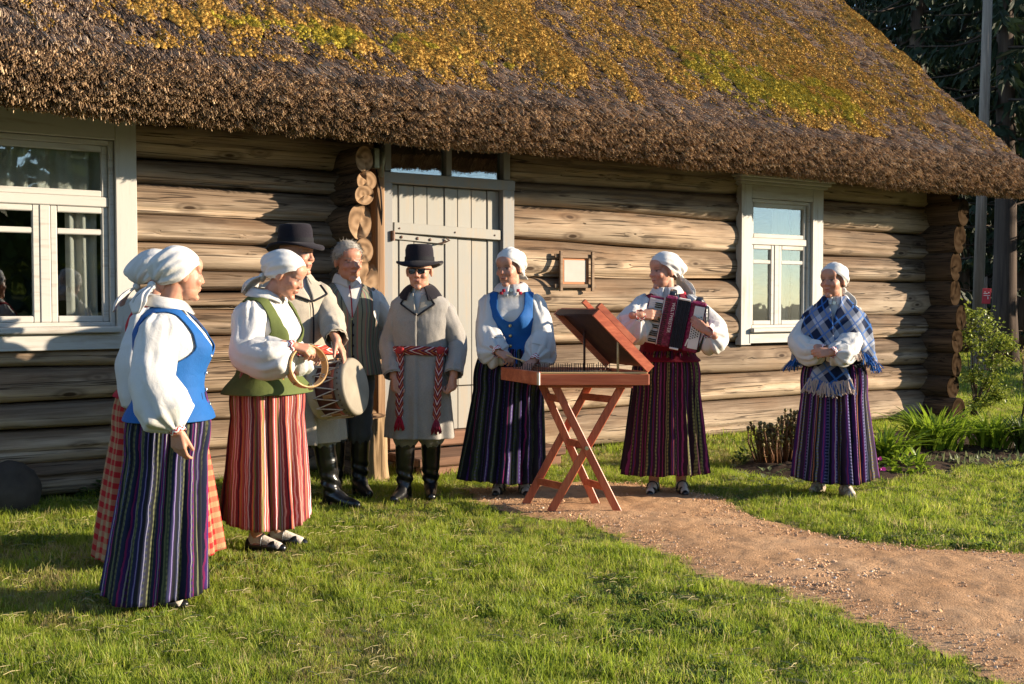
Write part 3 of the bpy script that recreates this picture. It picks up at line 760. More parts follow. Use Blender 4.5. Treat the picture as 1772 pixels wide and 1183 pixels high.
bx('frame', M_DCASE, tr, 2.852, 3.943, 0.0, 0.10, 2.655, 2.715); bx('frame', M_DCASE, tr, 3.375, 3.43, 0.01, 0.09, 2.425, 2.652)
bx('pane', M_GLASS, tr, 2.85, 3.377, 0.04, 0.044, 2.425, 2.658, 0.0005); bx('pane', M_GLASS, tr, 3.428, 3.947, 0.04, 0.044, 2.425, 2.658, 0.0005)
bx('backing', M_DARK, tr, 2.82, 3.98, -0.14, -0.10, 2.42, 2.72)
bx('door_post', M_PLANKD, house, 2.60, 2.68, 0.0, 0.16, 0.02, 2.45, 0.012)
bx('foundation_log', M_LOG, house, 2.62, 3.97, -0.10, 0.08, 0.0, 0.168, 0.03)
# curtain rail inside and pelmet dust on the transom
M_DUST = plain('plaster_dust', (0.72, 0.72, 0.70), 0.95, 0.1, 30)
for a, c in ((2.87, 3.37), (3.44, 3.93)):
    b = MB(); xs = np.linspace(a, c, 26); hgt = 0.012 + 0.018 * np.abs(vnoise(np.stack([xs * 14, xs * 0, xs * 0], -1)))
    b.grid(np.stack([np.stack([xs, xs * 0 - 0.03, xs * 0 + 2.424], -1), np.stack([xs, xs * 0 - 0.026, 2.424 + hgt], -1), np.stack([xs, xs * 0 + 0.02, 2.424 + hgt * 0.4], -1)]))
    b.build('dust_ridge', M_DUST, tr)

# ------------------------------------------------------------------ thatched roof
UE0, UE1 = -4.9, 10.66
def roof_front():
    pr = [(0.10, 2.90), (0.30, 2.80), (0.50, 2.705), (0.62, 2.65), (0.71, 2.635), (0.78, 2.665), (0.825, 2.73), (0.845, 2.80), (0.835, 2.87), (0.79, 2.95), (0.72, 3.03)]
    t = np.linspace(0.06, 3.95, 64); return np.array(pr + [(0.72 - x, 3.03 + 0.9 * x) for x in t])
PF = roof_front(); nf = len(PF)
PB = np.array([(-7.3, 2.85), (-7.2, 2.55), (-6.9, 2.6), (-3.25, 6.15)])
sec = np.concatenate([PF, PB]); ns = len(sec)
us = np.linspace(UE0, UE1, 180)
P = np.zeros((len(us), ns, 3)); P[..., 0] = us[:, None]; P[..., 1] = -sec[None, :, 0]; P[..., 2] = sec[None, :, 1]
nr = np.gradient(sec, axis=0); nr = np.stack([nr[:, 1], -nr[:, 0]], -1); nr /= np.linalg.norm(nr, axis=1)[:, None]
def roof_disp(Q): return 0.035 * fbm(Q, 0.9, 41) + 0.016 * fbm(Q * [1.6, 1, 1], 4.5, 42)
w = np.ones(ns); w[:2] = 0; w[nf - 1:] = 0
D = roof_disp(P) * w[None]
P[..., 1] -= D * nr[None, :, 0]; P[..., 2] += D * nr[None, :, 1]
P[..., 2] -= (0.012 * np.sin(us * 0.9) + 0.010 * np.sin(us * 2.3 + 1))[:, None]
# the verge is rounded over: the last metre's edge sinks a little
ed = sstep(UE1 - 0.28, UE1, us) ** 2 * 0.10; P[:, 2:nf - 1, 2] -= ed[:, None] * 0.8; P[:, 2:nf - 1, 1] += ed[:, None] * 0.4
def m_thatch():
    t = NT('old_thatch', 0.95, 0.1); co = t.coord(scale=(26, 4, 4)); c2 = t.coord()
    a = t.noise(co, 1.5, 5, 0.65); b2 = t.noise(c2, 1.6, 4)
    c = t.ramp(t.math('ADD', t.math('MULTIPLY', a, 0.7), t.math('MULTIPLY', b2, 0.3)), [(0.35, (0.035, 0.024, 0.017)), (0.55, (0.085, 0.058, 0.042)), (0.7, (0.14, 0.10, 0.072))])
    t.color(c); t.bump(a, 1.0, 0.03); return t.m
M_THATCH = m_thatch()
b = MB(); b.grid(P, True, True); roof = b.build('roof', M_THATCH, house, True)
# weathered reeds lying down the slope, their butts at the eave, and moss
def m_straw(name, cols):
    t = NT(name, 0.85, 0.15); r = t.rand(); co = t.coord(); nz = t.noise(co, 25, 2)
    t.color(t.ramp(t.math('ADD', t.math('MULTIPLY', r, 0.75), t.math('MULTIPLY', nz, 0.3)), cols)); return t.m
M_REED = m_straw('weathered_reed', [(0.1, (0.12, 0.082, 0.056)), (0.45, (0.285, 0.195, 0.128)), (0.8, (0.44, 0.315, 0.21)), (1.0, (0.60, 0.47, 0.33))])
M_BUTT = m_straw('reed_butts', [(0.1, (0.08, 0.05, 0.03)), (0.5, (0.26, 0.165, 0.09)), (0.8, (0.44, 0.29, 0.16)), (1.0, (0.62, 0.46, 0.28))])
M_PALE = m_straw('pale_straw', [(0.1, (0.30, 0.23, 0.15)), (1.0, (0.50, 0.40, 0.28))])
M_MOSSG = m_straw('golden_moss', [(0.1, (0.15, 0.080, 0.020)), (0.5, (0.32, 0.18, 0.036)), (1.0, (0.46, 0.295, 0.07))])
M_MOSSY = m_straw('yellow_green_moss', [(0.1, (0.15, 0.115, 0.014)), (0.5, (0.31, 0.235, 0.026)), (1.0, (0.44, 0.34, 0.045))])
def reed_proto(seed, L, n, spread, rad, mat, nm='reed'):
    r = np.random.RandomState(seed); b = MB()
    for k in range(n):
        y, z = r.normal(0, spread), abs(r.normal(0, 0.006)); l = L * r.uniform(0.6, 1.15); x1 = L * 0.5 + r.normal(0, 0.012); x0 = x1 - l
        dy, dz = r.normal(0, 0.09), r.normal(0.0, 0.05); q = rad * r.uniform(0.7, 1.4)
        b.grid(tube_pts(np.array([[x0, y - dy * l, z - 0.02], [(x0 + x1) / 2, y - dy * l / 2, z], [x1, y, z + dz * l + 0.006]]), [q, q, q * 0.9], 4), True, True)
    return proto(nm, b.mesh(nm), mat)
def moss_proto(seed, mat):
    r = np.random.RandomState(seed); b = MB()
    for k in range(48):
        a = r.uniform(0, 6.28); q = abs(r.normal(0, 0.48)); c = np.array([q * math.cos(a), q * math.sin(a), 0.55 * math.exp(-q * q * 2) - 0.12])
        d = np.array([c[0] * 0.7 + r.normal(0, 0.3), c[1] * 0.7 + r.normal(0, 0.3), 0.8]); d = d / np.linalg.norm(d) * r.uniform(0.18, 0.42)
        s_ = np.cross(d, [r.normal(), r.normal(), r.normal()]); s_ = s_ / np.linalg.norm(s_) * 0.055; s2 = np.cross(d, s_); s2 = s2 / np.linalg.norm(s2) * 0.055
        b.add([c + s_, c - s_ * .5 + s2 * .8, c - s_ * .5 - s2 * .8, c + d], [[0, 1, 3], [1, 2, 3], [2, 0, 3]])
    b.ell((0, 0, -0.1), (0.75, 0.75, 0.5), nu=8, nv=5)
    return proto('moss_cushion', b.mesh('moss_cushion'), mat)
rr = np.random.RandomState(5)
S2, S1 = 0.7433, 0.6690          # along and across the 42 degree slope
def slope_tmax(u): return np.clip(1.0 + (u + 0.6) * 0.285, 0.9, 3.85)
def roof_pts(n, tlo=0.0, thi=None):
    u = rr.uniform(-1.6, UE1 - 0.01, n * 2); t = rr.uniform(0, 3.85, n * 2); k = t < slope_tmax(u); u, t = u[k][:n], t[k][:n]
    Q = np.stack([u, -(0.72 - t), 3.03 + 0.9 * t], -1); d = roof_disp(Q) - (0.012 * np.sin(u * 0.9) + 0.010 * np.sin(u * 2.3 + 1)) * 0.7
    e = sstep(UE1 - 0.28, UE1, u) ** 2 * 0.10
    Q[:, 1] += -d * S1 + e * 0.4; Q[:, 2] += d * S2 - e * 0.8; return u, t, Q
def eul(X, Zap):
    """euler list for local +X along X and +Z near Zap"""
    out = np.zeros((len(X), 3))
    for i in range(len(X)):
        x = Vector(X[i]).normalized(); z = Vector(Zap[i]); y = z.cross(x).normalized(); z = x.cross(y)
        out[i] = Matrix((x, y, z)).transposed().to_euler()
    return out
def slope_rot(n, tilt=0.085, jit=0.11):
    X = np.stack([rr.normal(0, jit, n), np.full(n, -S2), np.full(n, -S1)], -1); nn = np.array([0, -S1, S2])
    X = X + nn * (tilt * rr.uniform(0.2, 1.5, n))[:, None]; return eul(X, np.tile(nn, (n, 1)))
u, t, Q = roof_pts(24000)
tag(instancer('reeds', Q, slope_rot(len(Q)), rr.uniform(0.75, 1.3, len(Q)), rr.randint(0, 5, len(Q)), [reed_proto(k, 0.30, 10, 0.020, 0.0034, M_REED) for k in range(5)], parent=house), kind='stuff')
u, t, Q = roof_pts(900)
tag(instancer('loose_straw', Q + [0, -0.012, 0.012], slope_rot(len(Q), 0.1, 0.9), rr.uniform(0.7, 1.5, len(Q)), rr.randint(0, 3, len(Q)), [reed_proto(60 + k, 0.16, 2, 0.02, 0.003, M_PALE, 'straw') for k in range(3)], parent=house), kind='stuff')
# eave butts
n = 21000; k = rr.uniform(0, 1, n); ue = rr.uniform(-1.6, UE1 - 0.01, n)
ea = np.array([(0.60, 2.66), (0.71, 2.637), (0.78, 2.665), (0.825, 2.73), (0.845, 2.80), (0.835, 2.87), (0.79, 2.95), (0.70, 3.05)])
s_ = np.concatenate([[0], np.cumsum(np.linalg.norm(np.diff(ea, axis=0), axis=1))]); kk = k * s_[-1]
eo, ez = np.interp(kk, s_, ea[:, 0]), np.interp(kk, s_, ea[:, 1])
Q = np.stack([ue, -eo, ez], -1); d = roof_disp(Q); ang = np.interp(kk, s_, [-80, -62, -38, -18, 0, 14, 32, 45]) * PI / 180
Q[:, 1] -= d * np.cos(ang); Q[:, 2] += d * np.sin(ang) - (0.012 * np.sin(ue * 0.9) + 0.010 * np.sin(ue * 2.3 + 1))
da = np.interp(kk, s_, [-66, -60, -52, -46, -42, -41, -42, -44]) * PI / 180
X = np.stack([rr.normal(0, 0.09, n), -np.cos(da), np.sin(da)], -1) + rr.normal(0, 0.055, (n, 3)); Zp = np.stack([0 * ang, -np.cos(ang + 0.9), np.sin(ang + 0.9)], -1)
tag(instancer('reed_butts', Q, eul(X, Zp), rr.uniform(0.7, 1.3, n), rr.randint(0, 5, n), [reed_proto(30 + j, 0.15, 9, 0.016, 0.0036, M_BUTT) for j in range(5)], parent=house), kind='stuff')
# moss: golden cushions over the slope, yellow-green near the right-hand eave
def moss_field(Q, u, t): return 0.60 * fbm(Q * [1.25, .8, .8], 1.0, 71) + 0.62 * fbm(Q * [1.5, .8, .8], 2.6, 72) + 0.25 * vnoise(Q * [2.2, 1, 1], 7, 73)
u, t, Q = roof_pts(150000)
f = moss_field(Q, u, t) + 0.34 * sstep(0.05, 0.45, t) + 0.12 - 0.20 * sstep(2.1, 3.8, t) - 0.12 * sstep(8.4, 10.8, u) + 0.10 * sstep(3.5, 1.0, np.abs(u - 2.3)) 
gy = 0.46 * np.exp(-((u - 6.9 + (t - 0.55) * 0.7) / 1.5) ** 2 - ((t - 0.55) / 0.5) ** 2) + 0.34 * np.exp(-((u - 2.4) / 1.2) ** 2 - ((t - 0.32) / 0.22) ** 2)
f = f + gy * 0.9
f = f - np.quantile(f, 0.31); kg = f > 0.26 * rr.uniform(-1, 1, len(f)) + 0.42 * vnoise(Q * [2.2, 1, 1], 9, 79); isy = (gy + 0.22 * fbm(Q, 2.5, 77) + 0.16 * vnoise(Q, 14, 78)) > 0.27
def moss(nm, k, mat, s0):
    q = Q[k] + rr.normal(0, 0.004, (k.sum(), 3)); nn = np.array([0, -S1, S2]); m = len(q)
    X = np.stack([rr.normal(0, 0.35, m), np.full(m, -S2), np.full(m, -S1)], -1)
    sc = (np.clip(0.0145 + 0.022 * (f[k]), 0.012, 0.032) * rr.uniform(0.5, 1.3, m))[:, None] * np.array([1.7, 1.0, 0.9])
    tag(instancer(nm, q + nn * (0.027 + 0.055 * np.clip(f[k], 0, .7) + 0.02 * np.abs(vnoise(q, 8, 5)))[:, None], eul(X, np.tile(nn, (m, 1))), sc, rr.randint(0, 4, m), [moss_proto(s0 + j, mat) for j in range(4)], parent=house), kind='stuff')
moss('golden_moss', kg & ~isy, M_MOSSG, 0); moss('green_moss', kg & isy, M_MOSSY, 10)
# gable boards under the verge
b = MB(); V = [(9.98, -0.1, 2.75), (9.98, 6.2, 2.75), (9.98, 3.05, 5.6)]; V2 = [(10.05, *v[1:]) for v in V]
b.add(V + V2, [[0, 1, 2], [5, 4, 3], [0, 3, 4, 1], [1, 4, 5, 2], [2, 5, 3, 0]]); b.build('gable_boards', M_PLANKD, house)
# ================================================================== trees, pole, garden plants
def m_leaf(name, cols, tr=0.35, rough=0.5):
    t = NT(name, rough, 0.3); co = t.coord(); nz = t.noise(co, 9, 3)
    c = t.ramp(nz, [(0.3, cols[0]), (0.7, cols[1])]); t.color(c); t.translucent(tr, c); return t.m
M_NEEDLE = m_leaf('spruce_needles', ((0.012, 0.022, 0.009), (0.03, 0.045, 0.018)), 0.15, 0.7)
M_BARK = wood('spruce_bark', ((0.035, 0.025, 0.02), (0.075, 0.052, 0.04), (0.12, 0.085, 0.065)), 'z', 0.95, 0.6, 0.8, knots=False)
def spruce_meshes(seed, H, z0, rad, nbr):
    r = np.random.RandomState(seed); tb = MB()
    zs = np.linspace(0, H, 14); rt = rad * (1 - zs / H) ** 0.8 + 0.02; rt[0] *= 1.35; rt[1] *= 1.03
    tb.tube(np.stack([0.05 * np.sin(zs * 0.4), 0.05 * np.cos(zs * 0.33), zs], -1), rt, 14)
    cb = MB(); V, F = [], []
    for k in range(nbr):
        z = z0 + (H - z0) * (k / nbr) ** 0.9; az = k * 2.4 + r.uniform(-0.4, 0.4); L = (0.35 + 3.3 * (1 - (z - 0.4 * z0) / H)) * r.uniform(0.6, 1.1)
        d = np.array([math.cos(az), math.sin(az), 0]); s = np.array([-d[1], d[0], 0]); n = max(4, int(L / 0.16))
        drop = r.uniform(0.25, 0.5)
        tip = lambda t: np.array([0, 0, z]) + d * L * t + np.array([0, 0, -drop * L * (t - 0.75 * t * t)])
        tb.tube(np.array([tip(0), tip(0.5), tip(0.95)]), [0.035, 0.02, 0.008], 4)
        for j in range(1, n + 1):
            t = j / n; c = tip(t)
            for sg in (-1, 1):
                for q in range(2):
                    l = (0.22 + 0.45 * (1 - t)) * r.uniform(0.5, 1.2); w = 0.055 * r.uniform(0.7, 1.5)
                    v = s * sg * r.uniform(0.25, 1.0) + d * r.uniform(0.1, 0.6) + np.array([0, 0, -r.uniform(0.3, 1.5)]); v /= np.linalg.norm(v)
                    x = np.cross(v, [r.normal(), r.normal(), r.normal() + 0.5]); x /= np.linalg.norm(x); b0 = len(V)
                    V += [c, c + v * l * 0.5 + x * w, c + v * l, c + v * l * 0.5 - x * w]; F.append([b0, b0 + 1, b0 + 2, b0 + 3])
    return tb.mesh('trunk', True), np_mesh('crown', np.array(V), np.array(F), None, False)
SP = [spruce_meshes(1, 19, 2.6, 0.26, 120), spruce_meshes(2, 22, 0.8, 0.30, 150), spruce_meshes(3, 17, 5.0, 0.25, 95)]
def spruce(k, x, y, s=1.0, label='', trunk=1.0):
    t = empty('spruce_tree', (x, y, 0), (x * 7.3 + y) % 6.28); t.scale = (s, s, s)
    tag(t, label, 'tree', 'dark spruces behind the house')
    mobj('trunk', SP[k][0], M_BARK, t).scale = (trunk, trunk, 1); mobj('crown', SP[k][1], M_NEEDLE, t)
    return t
TREES = [(2, 1733, 25.5, 1.0, 'thick bare spruce trunk beside the red sign and pole', 1.0), (2, 1662, 30, 1.0, 'spruce with bare trunk just left of the pole', 0.9), (0, 1775, 30, 1.0, 'spruce right of the thickest trunk with low dark branches', 1),
         (1, 1560, 34, 1.0, 'tall dark spruce rising behind the roof slope', 1), (1, 1690, 40, 1.05, 'far spruce seen behind the wooden pole', 1), (0, 1840, 27, 1.0, 'dark spruce filling the top corner right of the pole', 1),
         (1, 1640, 48, 1.1, 'distant spruce between roof edge and pole', 1), (1, 1760, 44, 1.1, 'distant spruce behind the thick trunk', 1), (0, 1480, 38, 1.1, 'spruce whose crown shows just above the gable', 1),
         (1, 1830, 38, 1.0, 'second row spruce at the edge of the wood', 1), (1, 1720, 33.5, 0.9, 'spruce with branches down to the grass behind the sign', 1)]
TREES += [(1, 1585, 29, .95, 'dark spruce close behind the gable filling the sky gap', 1), (1, 1520, 45, 1.1, 'distant spruce seen just over the roof slope', 1), (1, 1650, 36, 1.0, 'second row spruce left of the pole top', 1), (1, 1880, 33, 1.0, 'dark spruce beyond the right edge of the lawn', 1)]
for k, px, Y, s, lb, tw in TREES: spruce(k, (px - CX) / FPX * Y, Y, s, lb, tw)
ro = np.random.RandomState(8)
sp_protos = []
for k in range(3):
    a_, b_ = SP[k]; nv_ = len(a_.vertices); b = MB()
    for m_ in (a_, b_): V = np.zeros(len(m_.vertices) * 3); m_.vertices.foreach_get('co', V); b.add(V.reshape(-1, 3), [list(p.vertices) for p in m_.polygons])
    me = np_mesh('spruce', np.concatenate(b.V), b.F, None, False, [0] * len(a_.polygons) + [1] * len(b_.polygons)); me.materials.append(M_BARK); me.materials.append(M_NEEDLE); sp_protos.append(bpy.data.objects.new('spruce', me))
Q = np.array([(17.5 + 2.6 * i + ro.uniform(-1, 1), 21 + ro.uniform(0, 20) + (i % 2) * 4, 0) for i in range(13)])
Q[-4:] = [(13.4, 18.0, 0), (14.5, 21.0, 0), (21, 18.6, 0), (24, 23, 0)]
tag(instancer('spruce_wood', Q, np.stack([Q[:, 0] * 0, Q[:, 0] * 0, Q[:, 0] * 3], -1), ro.uniform(.85, 1.1, 13), [1, 1, 2, 1, 1, 2, 1, 1, 0, 1, 1, 1, 1], sp_protos), kind='stuff')   # the wood goes on to the right and shades the trunks
# leafy trees behind the photographer, which the window panes mirror
M_LEAFT = m_leaf('broad_tree_leaves', ((0.05, 0.075, 0.015), (0.11, 0.14, 0.03)), 0.3, 0.6)
V, F = [], []
for (tx, ty, th_, tr_) in ((15, -9, 11, 3.6), (21, -15, 13, 4.2), (11, -14, 10, 3.2), (27, -9, 9, 3.0), (18, -22, 14, 4.5), (30, -19, 13, 4), (8, -21, 12, 4)):
    for i in range(2600):
        v = ro.normal(0, 1, 3); v /= np.linalg.norm(v); q = ro.uniform(.35, 1) ** .5 * (1 + .25 * math.sin(5 * v[0] + tx) * math.sin(4 * v[2]))
        c = np.array([tx, ty, th_ * .58]) + v * q * [tr_, tr_, th_ * .42]; n1 = ro.normal(0, 1, 3); n2 = np.cross(n1, ro.normal(0, 1, 3)); n1 *= .22 / np.linalg.norm(n1); n2 *= .17 / np.linalg.norm(n2); b0 = len(V); V += [c - n1, c + n2, c + n1, c - n2]; F.append([b0, b0 + 1, b0 + 2, b0 + 3])
tag(mobj('foliage', np_mesh('foliage', np.array(V), np.array(F)), M_LEAFT), kind='stuff')
# far belt of forest all round, seen between trunks and in the window panes
fb = MB(); V, F = [], []
for i in range(5200):
    a = ro.uniform(0, 2 * PI); q = 120 + ro.uniform(0, 30); x, y = q * math.cos(a), q * math.sin(a) * 1.0 + 10
    if abs(math.atan2(y, x)) < 0.30: continue
    h = ro.uniform(0, 1) ** 1.2 * (11 + 3 * math.sin(a * 7) + 2 * math.sin(a * 17)); l = ro.uniform(1.5, 3.5); b0 = len(V)
    nrm = np.array([-math.sin(a), math.cos(a), 0]); nrm = nrm + ro.normal(0, 0.3, 3); up = np.array([0, 0, 1.0]) + ro.normal(0, 0.3, 3); c = np.array([x, y, h])
    V += [c - nrm * l * .6, c + up * l * .8, c + nrm * l * .6, c - up * l * .9]; F.append([b0, b0 + 1, b0 + 2, b0 + 3])
tag(mobj('forest', np_mesh('forest', np.array(V), np.array(F)), M_NEEDLE), kind='stuff')

# pole and red sign
M_POLE = wood('grey_pole_wood', ((0.10, 0.08, 0.065), (0.20, 0.165, 0.135), (0.30, 0.255, 0.21)), 'z', 0.9, 1, 0.4, knots=False)
pt, pb = apt(1714, -150, 21.0), apt(1689, 640, 21.0); pb[2] = -0.1
pr = empty('wooden_pole', (pb[0], pb[1], 0)); tag(pr, 'tall grey leaning wooden utility pole standing behind the house corner', 'pole')
ax = np.array([pt[0] - pb[0], 0, 0]); b = MB(); b.tube(np.array([[0, 0, -0.1], [ax[0] * 0.5, 0, pt[2] * 0.5], [ax[0], 0, pt[2]]]), [0.105, 0.092, 0.08], 14); b.build('shaft', M_POLE, pr, True)
b = MB(); b.box((0.02, -0.05, 0.55), (0.16, 0.14, 1.3), None, 0.02); b.build('stub', M_POLE, pr)
M_REDSIGN = plain('red_sign_paint', (0.55, 0.045, 0.06), 0.5, 0.1, 10, 0); M_WHITEMARK = plain('white_marks', (0.8, 0.76, 0.72), 0.6, 0.05, 10, 0)
sp_ = apt(1707, 512, 20.0); sg = empty('red_sign', (sp_[0], sp_[1], 0)); tag(sg, 'small red sign with white marks on a thin stake beside the pole', 'sign')
b = MB(); b.box((0, 0.03, 0.85), (0.04, 0.03, 1.9)); b.build('stake', M_POLE, sg)
b = MB(); b.box((0, 0, sp_[2]), (0.15, 0.015, 0.27), Euler((0, 0.05, 0)).to_matrix(), 0.003); b.build('board', M_REDSIGN, sg)
b = MB()
for (x, z, w, h) in ((-0.02, 0.045, .07, .012), (0.0, 0.01, .11, .01), (0.02, -0.03, .012, .05), (-0.03, 0.07, .03, .012), (0.035, 0.06, .02, .02)): b.box((x, -0.010, sp_[2] + z), (w, 0.004, h), None, 0.0005)
b.build('lettering', M_WHITEMARK, sg)

# ------------------------------------------------------------------ leafy shrub at the corner
M_LILAC = m_leaf('shrub_leaves', ((0.15, 0.19, 0.02), (0.32, 0.36, 0.06)), 0.4, 0.4)
M_TWIG = plain('twig_bark', (0.10, 0.07, 0.045), 0.9, 0.3, 30)
def leaf_quads(b, c, d, up, L, W, fold=0.25):
    d = d / np.linalg.norm(d); s = np.cross(d, up); s /= np.linalg.norm(s) + 1e-9; n = np.cross(s, d)
    m0, m1, m2 = c, c + d * L * 0.5 - n * L * 0.03, c + d * L - n * L * 0.15
    e1, e2 = c + d * L * 0.42 + s * W + n * W * fold, c + d * L * 0.42 - s * W + n * W * fold
    b.add([m0, e1, m2, m1, e2], [[0, 3, 1], [3, 2, 1], [0, 4, 3], [3, 4, 2]])
def shrub(name, loc, blobs, nleaf, L, W, mat, label, cat, seed):
    r = np.random.RandomState(seed); root = empty(name, loc); tag(root, label, cat)
    sb, lb = MB(), MB()
    for (cx, cy, cz, q) in blobs:
        p = np.array([[0.0, 0, 0], [cx * 0.4, cy * 0.4, cz * 0.5], [cx, cy, cz]]) + np.array([[r.normal(0, .04), r.normal(0, .04), 0], [0, 0, 0], [0, 0, 0]]); sb.tube(p, [0.014, 0.010, 0.004], 5)
        for j in range(7):
            v = r.normal(0, 1, 3); v /= np.linalg.norm(v); v[2] = abs(v[2]) * 0.7; e = p[2] + v * q * r.uniform(.6, 1.1); sb.tube(np.array([p[1] * 0.3 + p[2] * 0.7, e]), [0.005, 0.002], 4)
            for k in range(int(nleaf / 7)):
                t = r.uniform(0.1, 1.05); c = p[2] + (e - p[2]) * t + r.normal(0, q * 0.16, 3); d = v * 0.5 + r.normal(0, 0.6, 3) + [0, 0, -0.25]
                leaf_quads(lb, c, d, np.array([r.normal(0, .4), r.normal(0, .4), 1.0]), L * r.uniform(.6, 1.2), W * r.uniform(.7, 1.2))
    sb.build('stem', M_TWIG, root, True); tag(lb.build('leaves', mat, root), kind='stuff'); return root
bp = gpt(1684, 722)
lil = shrub('lilac_bush', tuple(bp), [(-0.05, 0, 1.5, .28), (0.12, 0.0, 1.3, .3), (0.35, 0, 1.1, .28), (0.5, 0.05, 1.05, .22), (0.05, -0.05, 1.0, .34), (0.25, -0.1, .8, .32), (-0.05, -.1, .6, .3), (0.2, -.1, .45, .3), (0.05, -.15, .2, .25), (0.38, -.05, .3, .2), (-0.12, 0, 1.15, .25)],
      240, 0.062, 0.024, M_LILAC, 'bright green leafy lilac bush against the far log corner', 'bush', 3)
lil.scale = (.82, .82, .80)
sy = apt(1768, 670, 13.2); shrub('flowering_shrub', (sy[0] + 0.05, sy[1], 0), [(-0.05, 0, .75, .16), (0.1, 0, .95, .2), (0.02, 0, .5, .15), (0.2, 0, .7, .2)], 24, 0.05, 0.02, m_leaf('yellowish_leaves', ((0.24, 0.18, 0.05), (0.38, 0.30, 0.10)), .4), 'sparse pale yellow shrub at the edge of the flower bed', 'shrub', 5)

# ------------------------------------------------------------------ garden clumps
M_LILY = m_leaf('day_lily_leaves', ((0.12, 0.20, 0.014), (0.27, 0.36, 0.03)), 0.45, 0.4)
M_DKLEAF = m_leaf('dark_leaves', ((0.03, 0.055, 0.012), (0.07, 0.10, 0.02)), 0.35, 0.4)
M_PALELF = m_leaf('pale_grey_green_leaves', ((0.12, 0.15, 0.06), (0.24, 0.26, 0.12)), 0.4, 0.5)
M_PEONY = plain('red_brown_shoots', (0.17, 0.075, 0.03), 0.6, 0.35, 25); M_PEONYH = plain('olive_buds', (0.17, 0.13, 0.045), 0.6, 0.3, 25)
M_PINK = m_leaf('magenta_petals', ((0.55, 0.03, 0.32), (0.70, 0.08, 0.45)), 0.3, 0.5)
def blades(b, r, n, spread, h0, h1, w, arch, base=(0, 0)):
    for k in range(n):
        az = r.uniform(0, 2 * PI); q = abs(r.normal(0, spread)); p0 = np.array([base[0] + q * math.cos(az), base[1] + q * math.sin(az)]); az2 = az + r.normal(0, 0.7)
        d = np.array([math.cos(az2), math.sin(az2)]); s = np.array([-d[1], d[0]]); h = r.uniform(h0, h1); a = h * arch * r.uniform(0.3, 1.25); W = w * r.uniform(.7, 1.25); P = []
        for t in np.linspace(0, 1, 7):
            c = p0 + d * a * t ** 1.8; z = h * (t - 0.33 * max(0, t - 0.45) ** 1.4 * (a / h) * 2.4); ww = W * (1 - t ** 3) * (0.75 + 0.5 * min(1, t * 3)) * 0.5 + 0.0006
            P.append([[*(c - s * ww), z + ww * .5], [*c, z], [*(c + s * ww), z + ww * .5]])
        b.grid(np.array(P))
def clump(name, px, py, n, spread, h0, h1, w, arch, mat, label, cat, seed, grp=None):
    p = gpt(px, py); root = empty(name, tuple(p)); tag(root, label, cat, grp); b = MB(); blades(b, np.random.RandomState(seed), n, spread, h0, h1, w, arch); tag(b.build('leaves', mat, root), kind='stuff'); return root
G_ = 'leafy clumps in the flower bed'
clump('day_lily', 1532, 804, 90, 0.09, 0.28, 0.44, 0.024, 1.0, M_LILY, 'green lily clump just behind the shawl woman, nearest her skirt', 'plant', 1, G_)
clump('day_lily', 1622, 788, 150, 0.11, 0.34, 0.56, 0.026, 0.95, M_LILY, 'largest arching lily clump below the log corner', 'plant', 2, G_)
clump('day_lily', 1716, 784, 120, 0.10, 0.30, 0.50, 0.024, 1.0, M_LILY, 'lily clump right of the log corner', 'plant', 3, G_)
clump('day_lily', 1776, 788, 80, 0.10, 0.30, 0.46, 0.022, 0.6, M_DKLEAF, 'dark lily clump at the far end of the bed', 'plant', 4, G_)
for i, (px, py, n, lb) in enumerate(((1632, 805, 60, 'low row of pale tulip leaves in front of the largest lily'), (1720, 800, 40, 'low pale tulip leaves under the right lily clump'))):
    p = gpt(px, py); root = empty('tulip_shoots', tuple(p)); tag(root, lb, 'plant', 'low pale shoots'); b = MB(); r = np.random.RandomState(50 + i)
    for k in range(n): blades(b, r, 1, 0.02, 0.05, 0.12, 0.016, 0.35, (r.uniform(-0.28, 0.28), r.uniform(-0.06, 0.06)))
    tag(b.build('leaves', M_PALELF, root), kind='stuff')
clump('tulip_plant', 1590, 812, 7, 0.02, 0.16, 0.27, 0.035, 0.9, M_LILY, 'young tulip with three broad leaves in bare soil', 'plant', 8)
def low_leafy(px, py, n, q, L, mat, label, cat, seed, name='low_plant'):
    p = gpt(px, py); root = empty(name, tuple(p)); tag(root, label, cat); b = MB(); r = np.random.RandomState(seed)
    for k in range(n):
        a = r.uniform(0, 6.28); rr_ = q * math.sqrt(r.uniform(0, 1)); c = np.array([rr_ * math.cos(a), rr_ * math.sin(a) * .6, r.uniform(0.01, 0.16 * (1.2 - rr_ / q))])
        leaf_quads(b, c, np.array([math.cos(a), math.sin(a), r.uniform(-.2, .8)]) + r.normal(0, .4, 3), np.array([0, 0, 1.0]), L * r.uniform(.6, 1.2), L * 0.3)
    tag(b.build('leaves', mat, root), kind='stuff'); return root
low_leafy(1560, 818, 110, 0.26, 0.09, M_LILY, 'low round leaved plant at the front edge of the bed', 'plant', 1)
low_leafy(1302, 800, 90, 0.16, 0.07, M_DKLEAF, 'dark leafy plant left of the reddish shoots', 'plant', 2)
low_leafy(1330, 838, 60, 0.28, 0.06, M_PALELF, 'scattered pale seedlings in front of the reddish shoots', 'plant', 3)
low_leafy(195, 862, 90, 0.22, 0.08, M_DKLEAF, 'dark weed growing at the foot of the log wall', 'weed', 4, 'weed')
low_leafy(250, 872, 50, 0.18, 0.07, M_LILY, 'sunlit weed in the grass by the front woman', 'weed', 5, 'weed')
low_leafy(1740, 812, 60, 0.3, 0.07, M_PALELF, 'pale groundcover along the right bed edge', 'plant', 6)
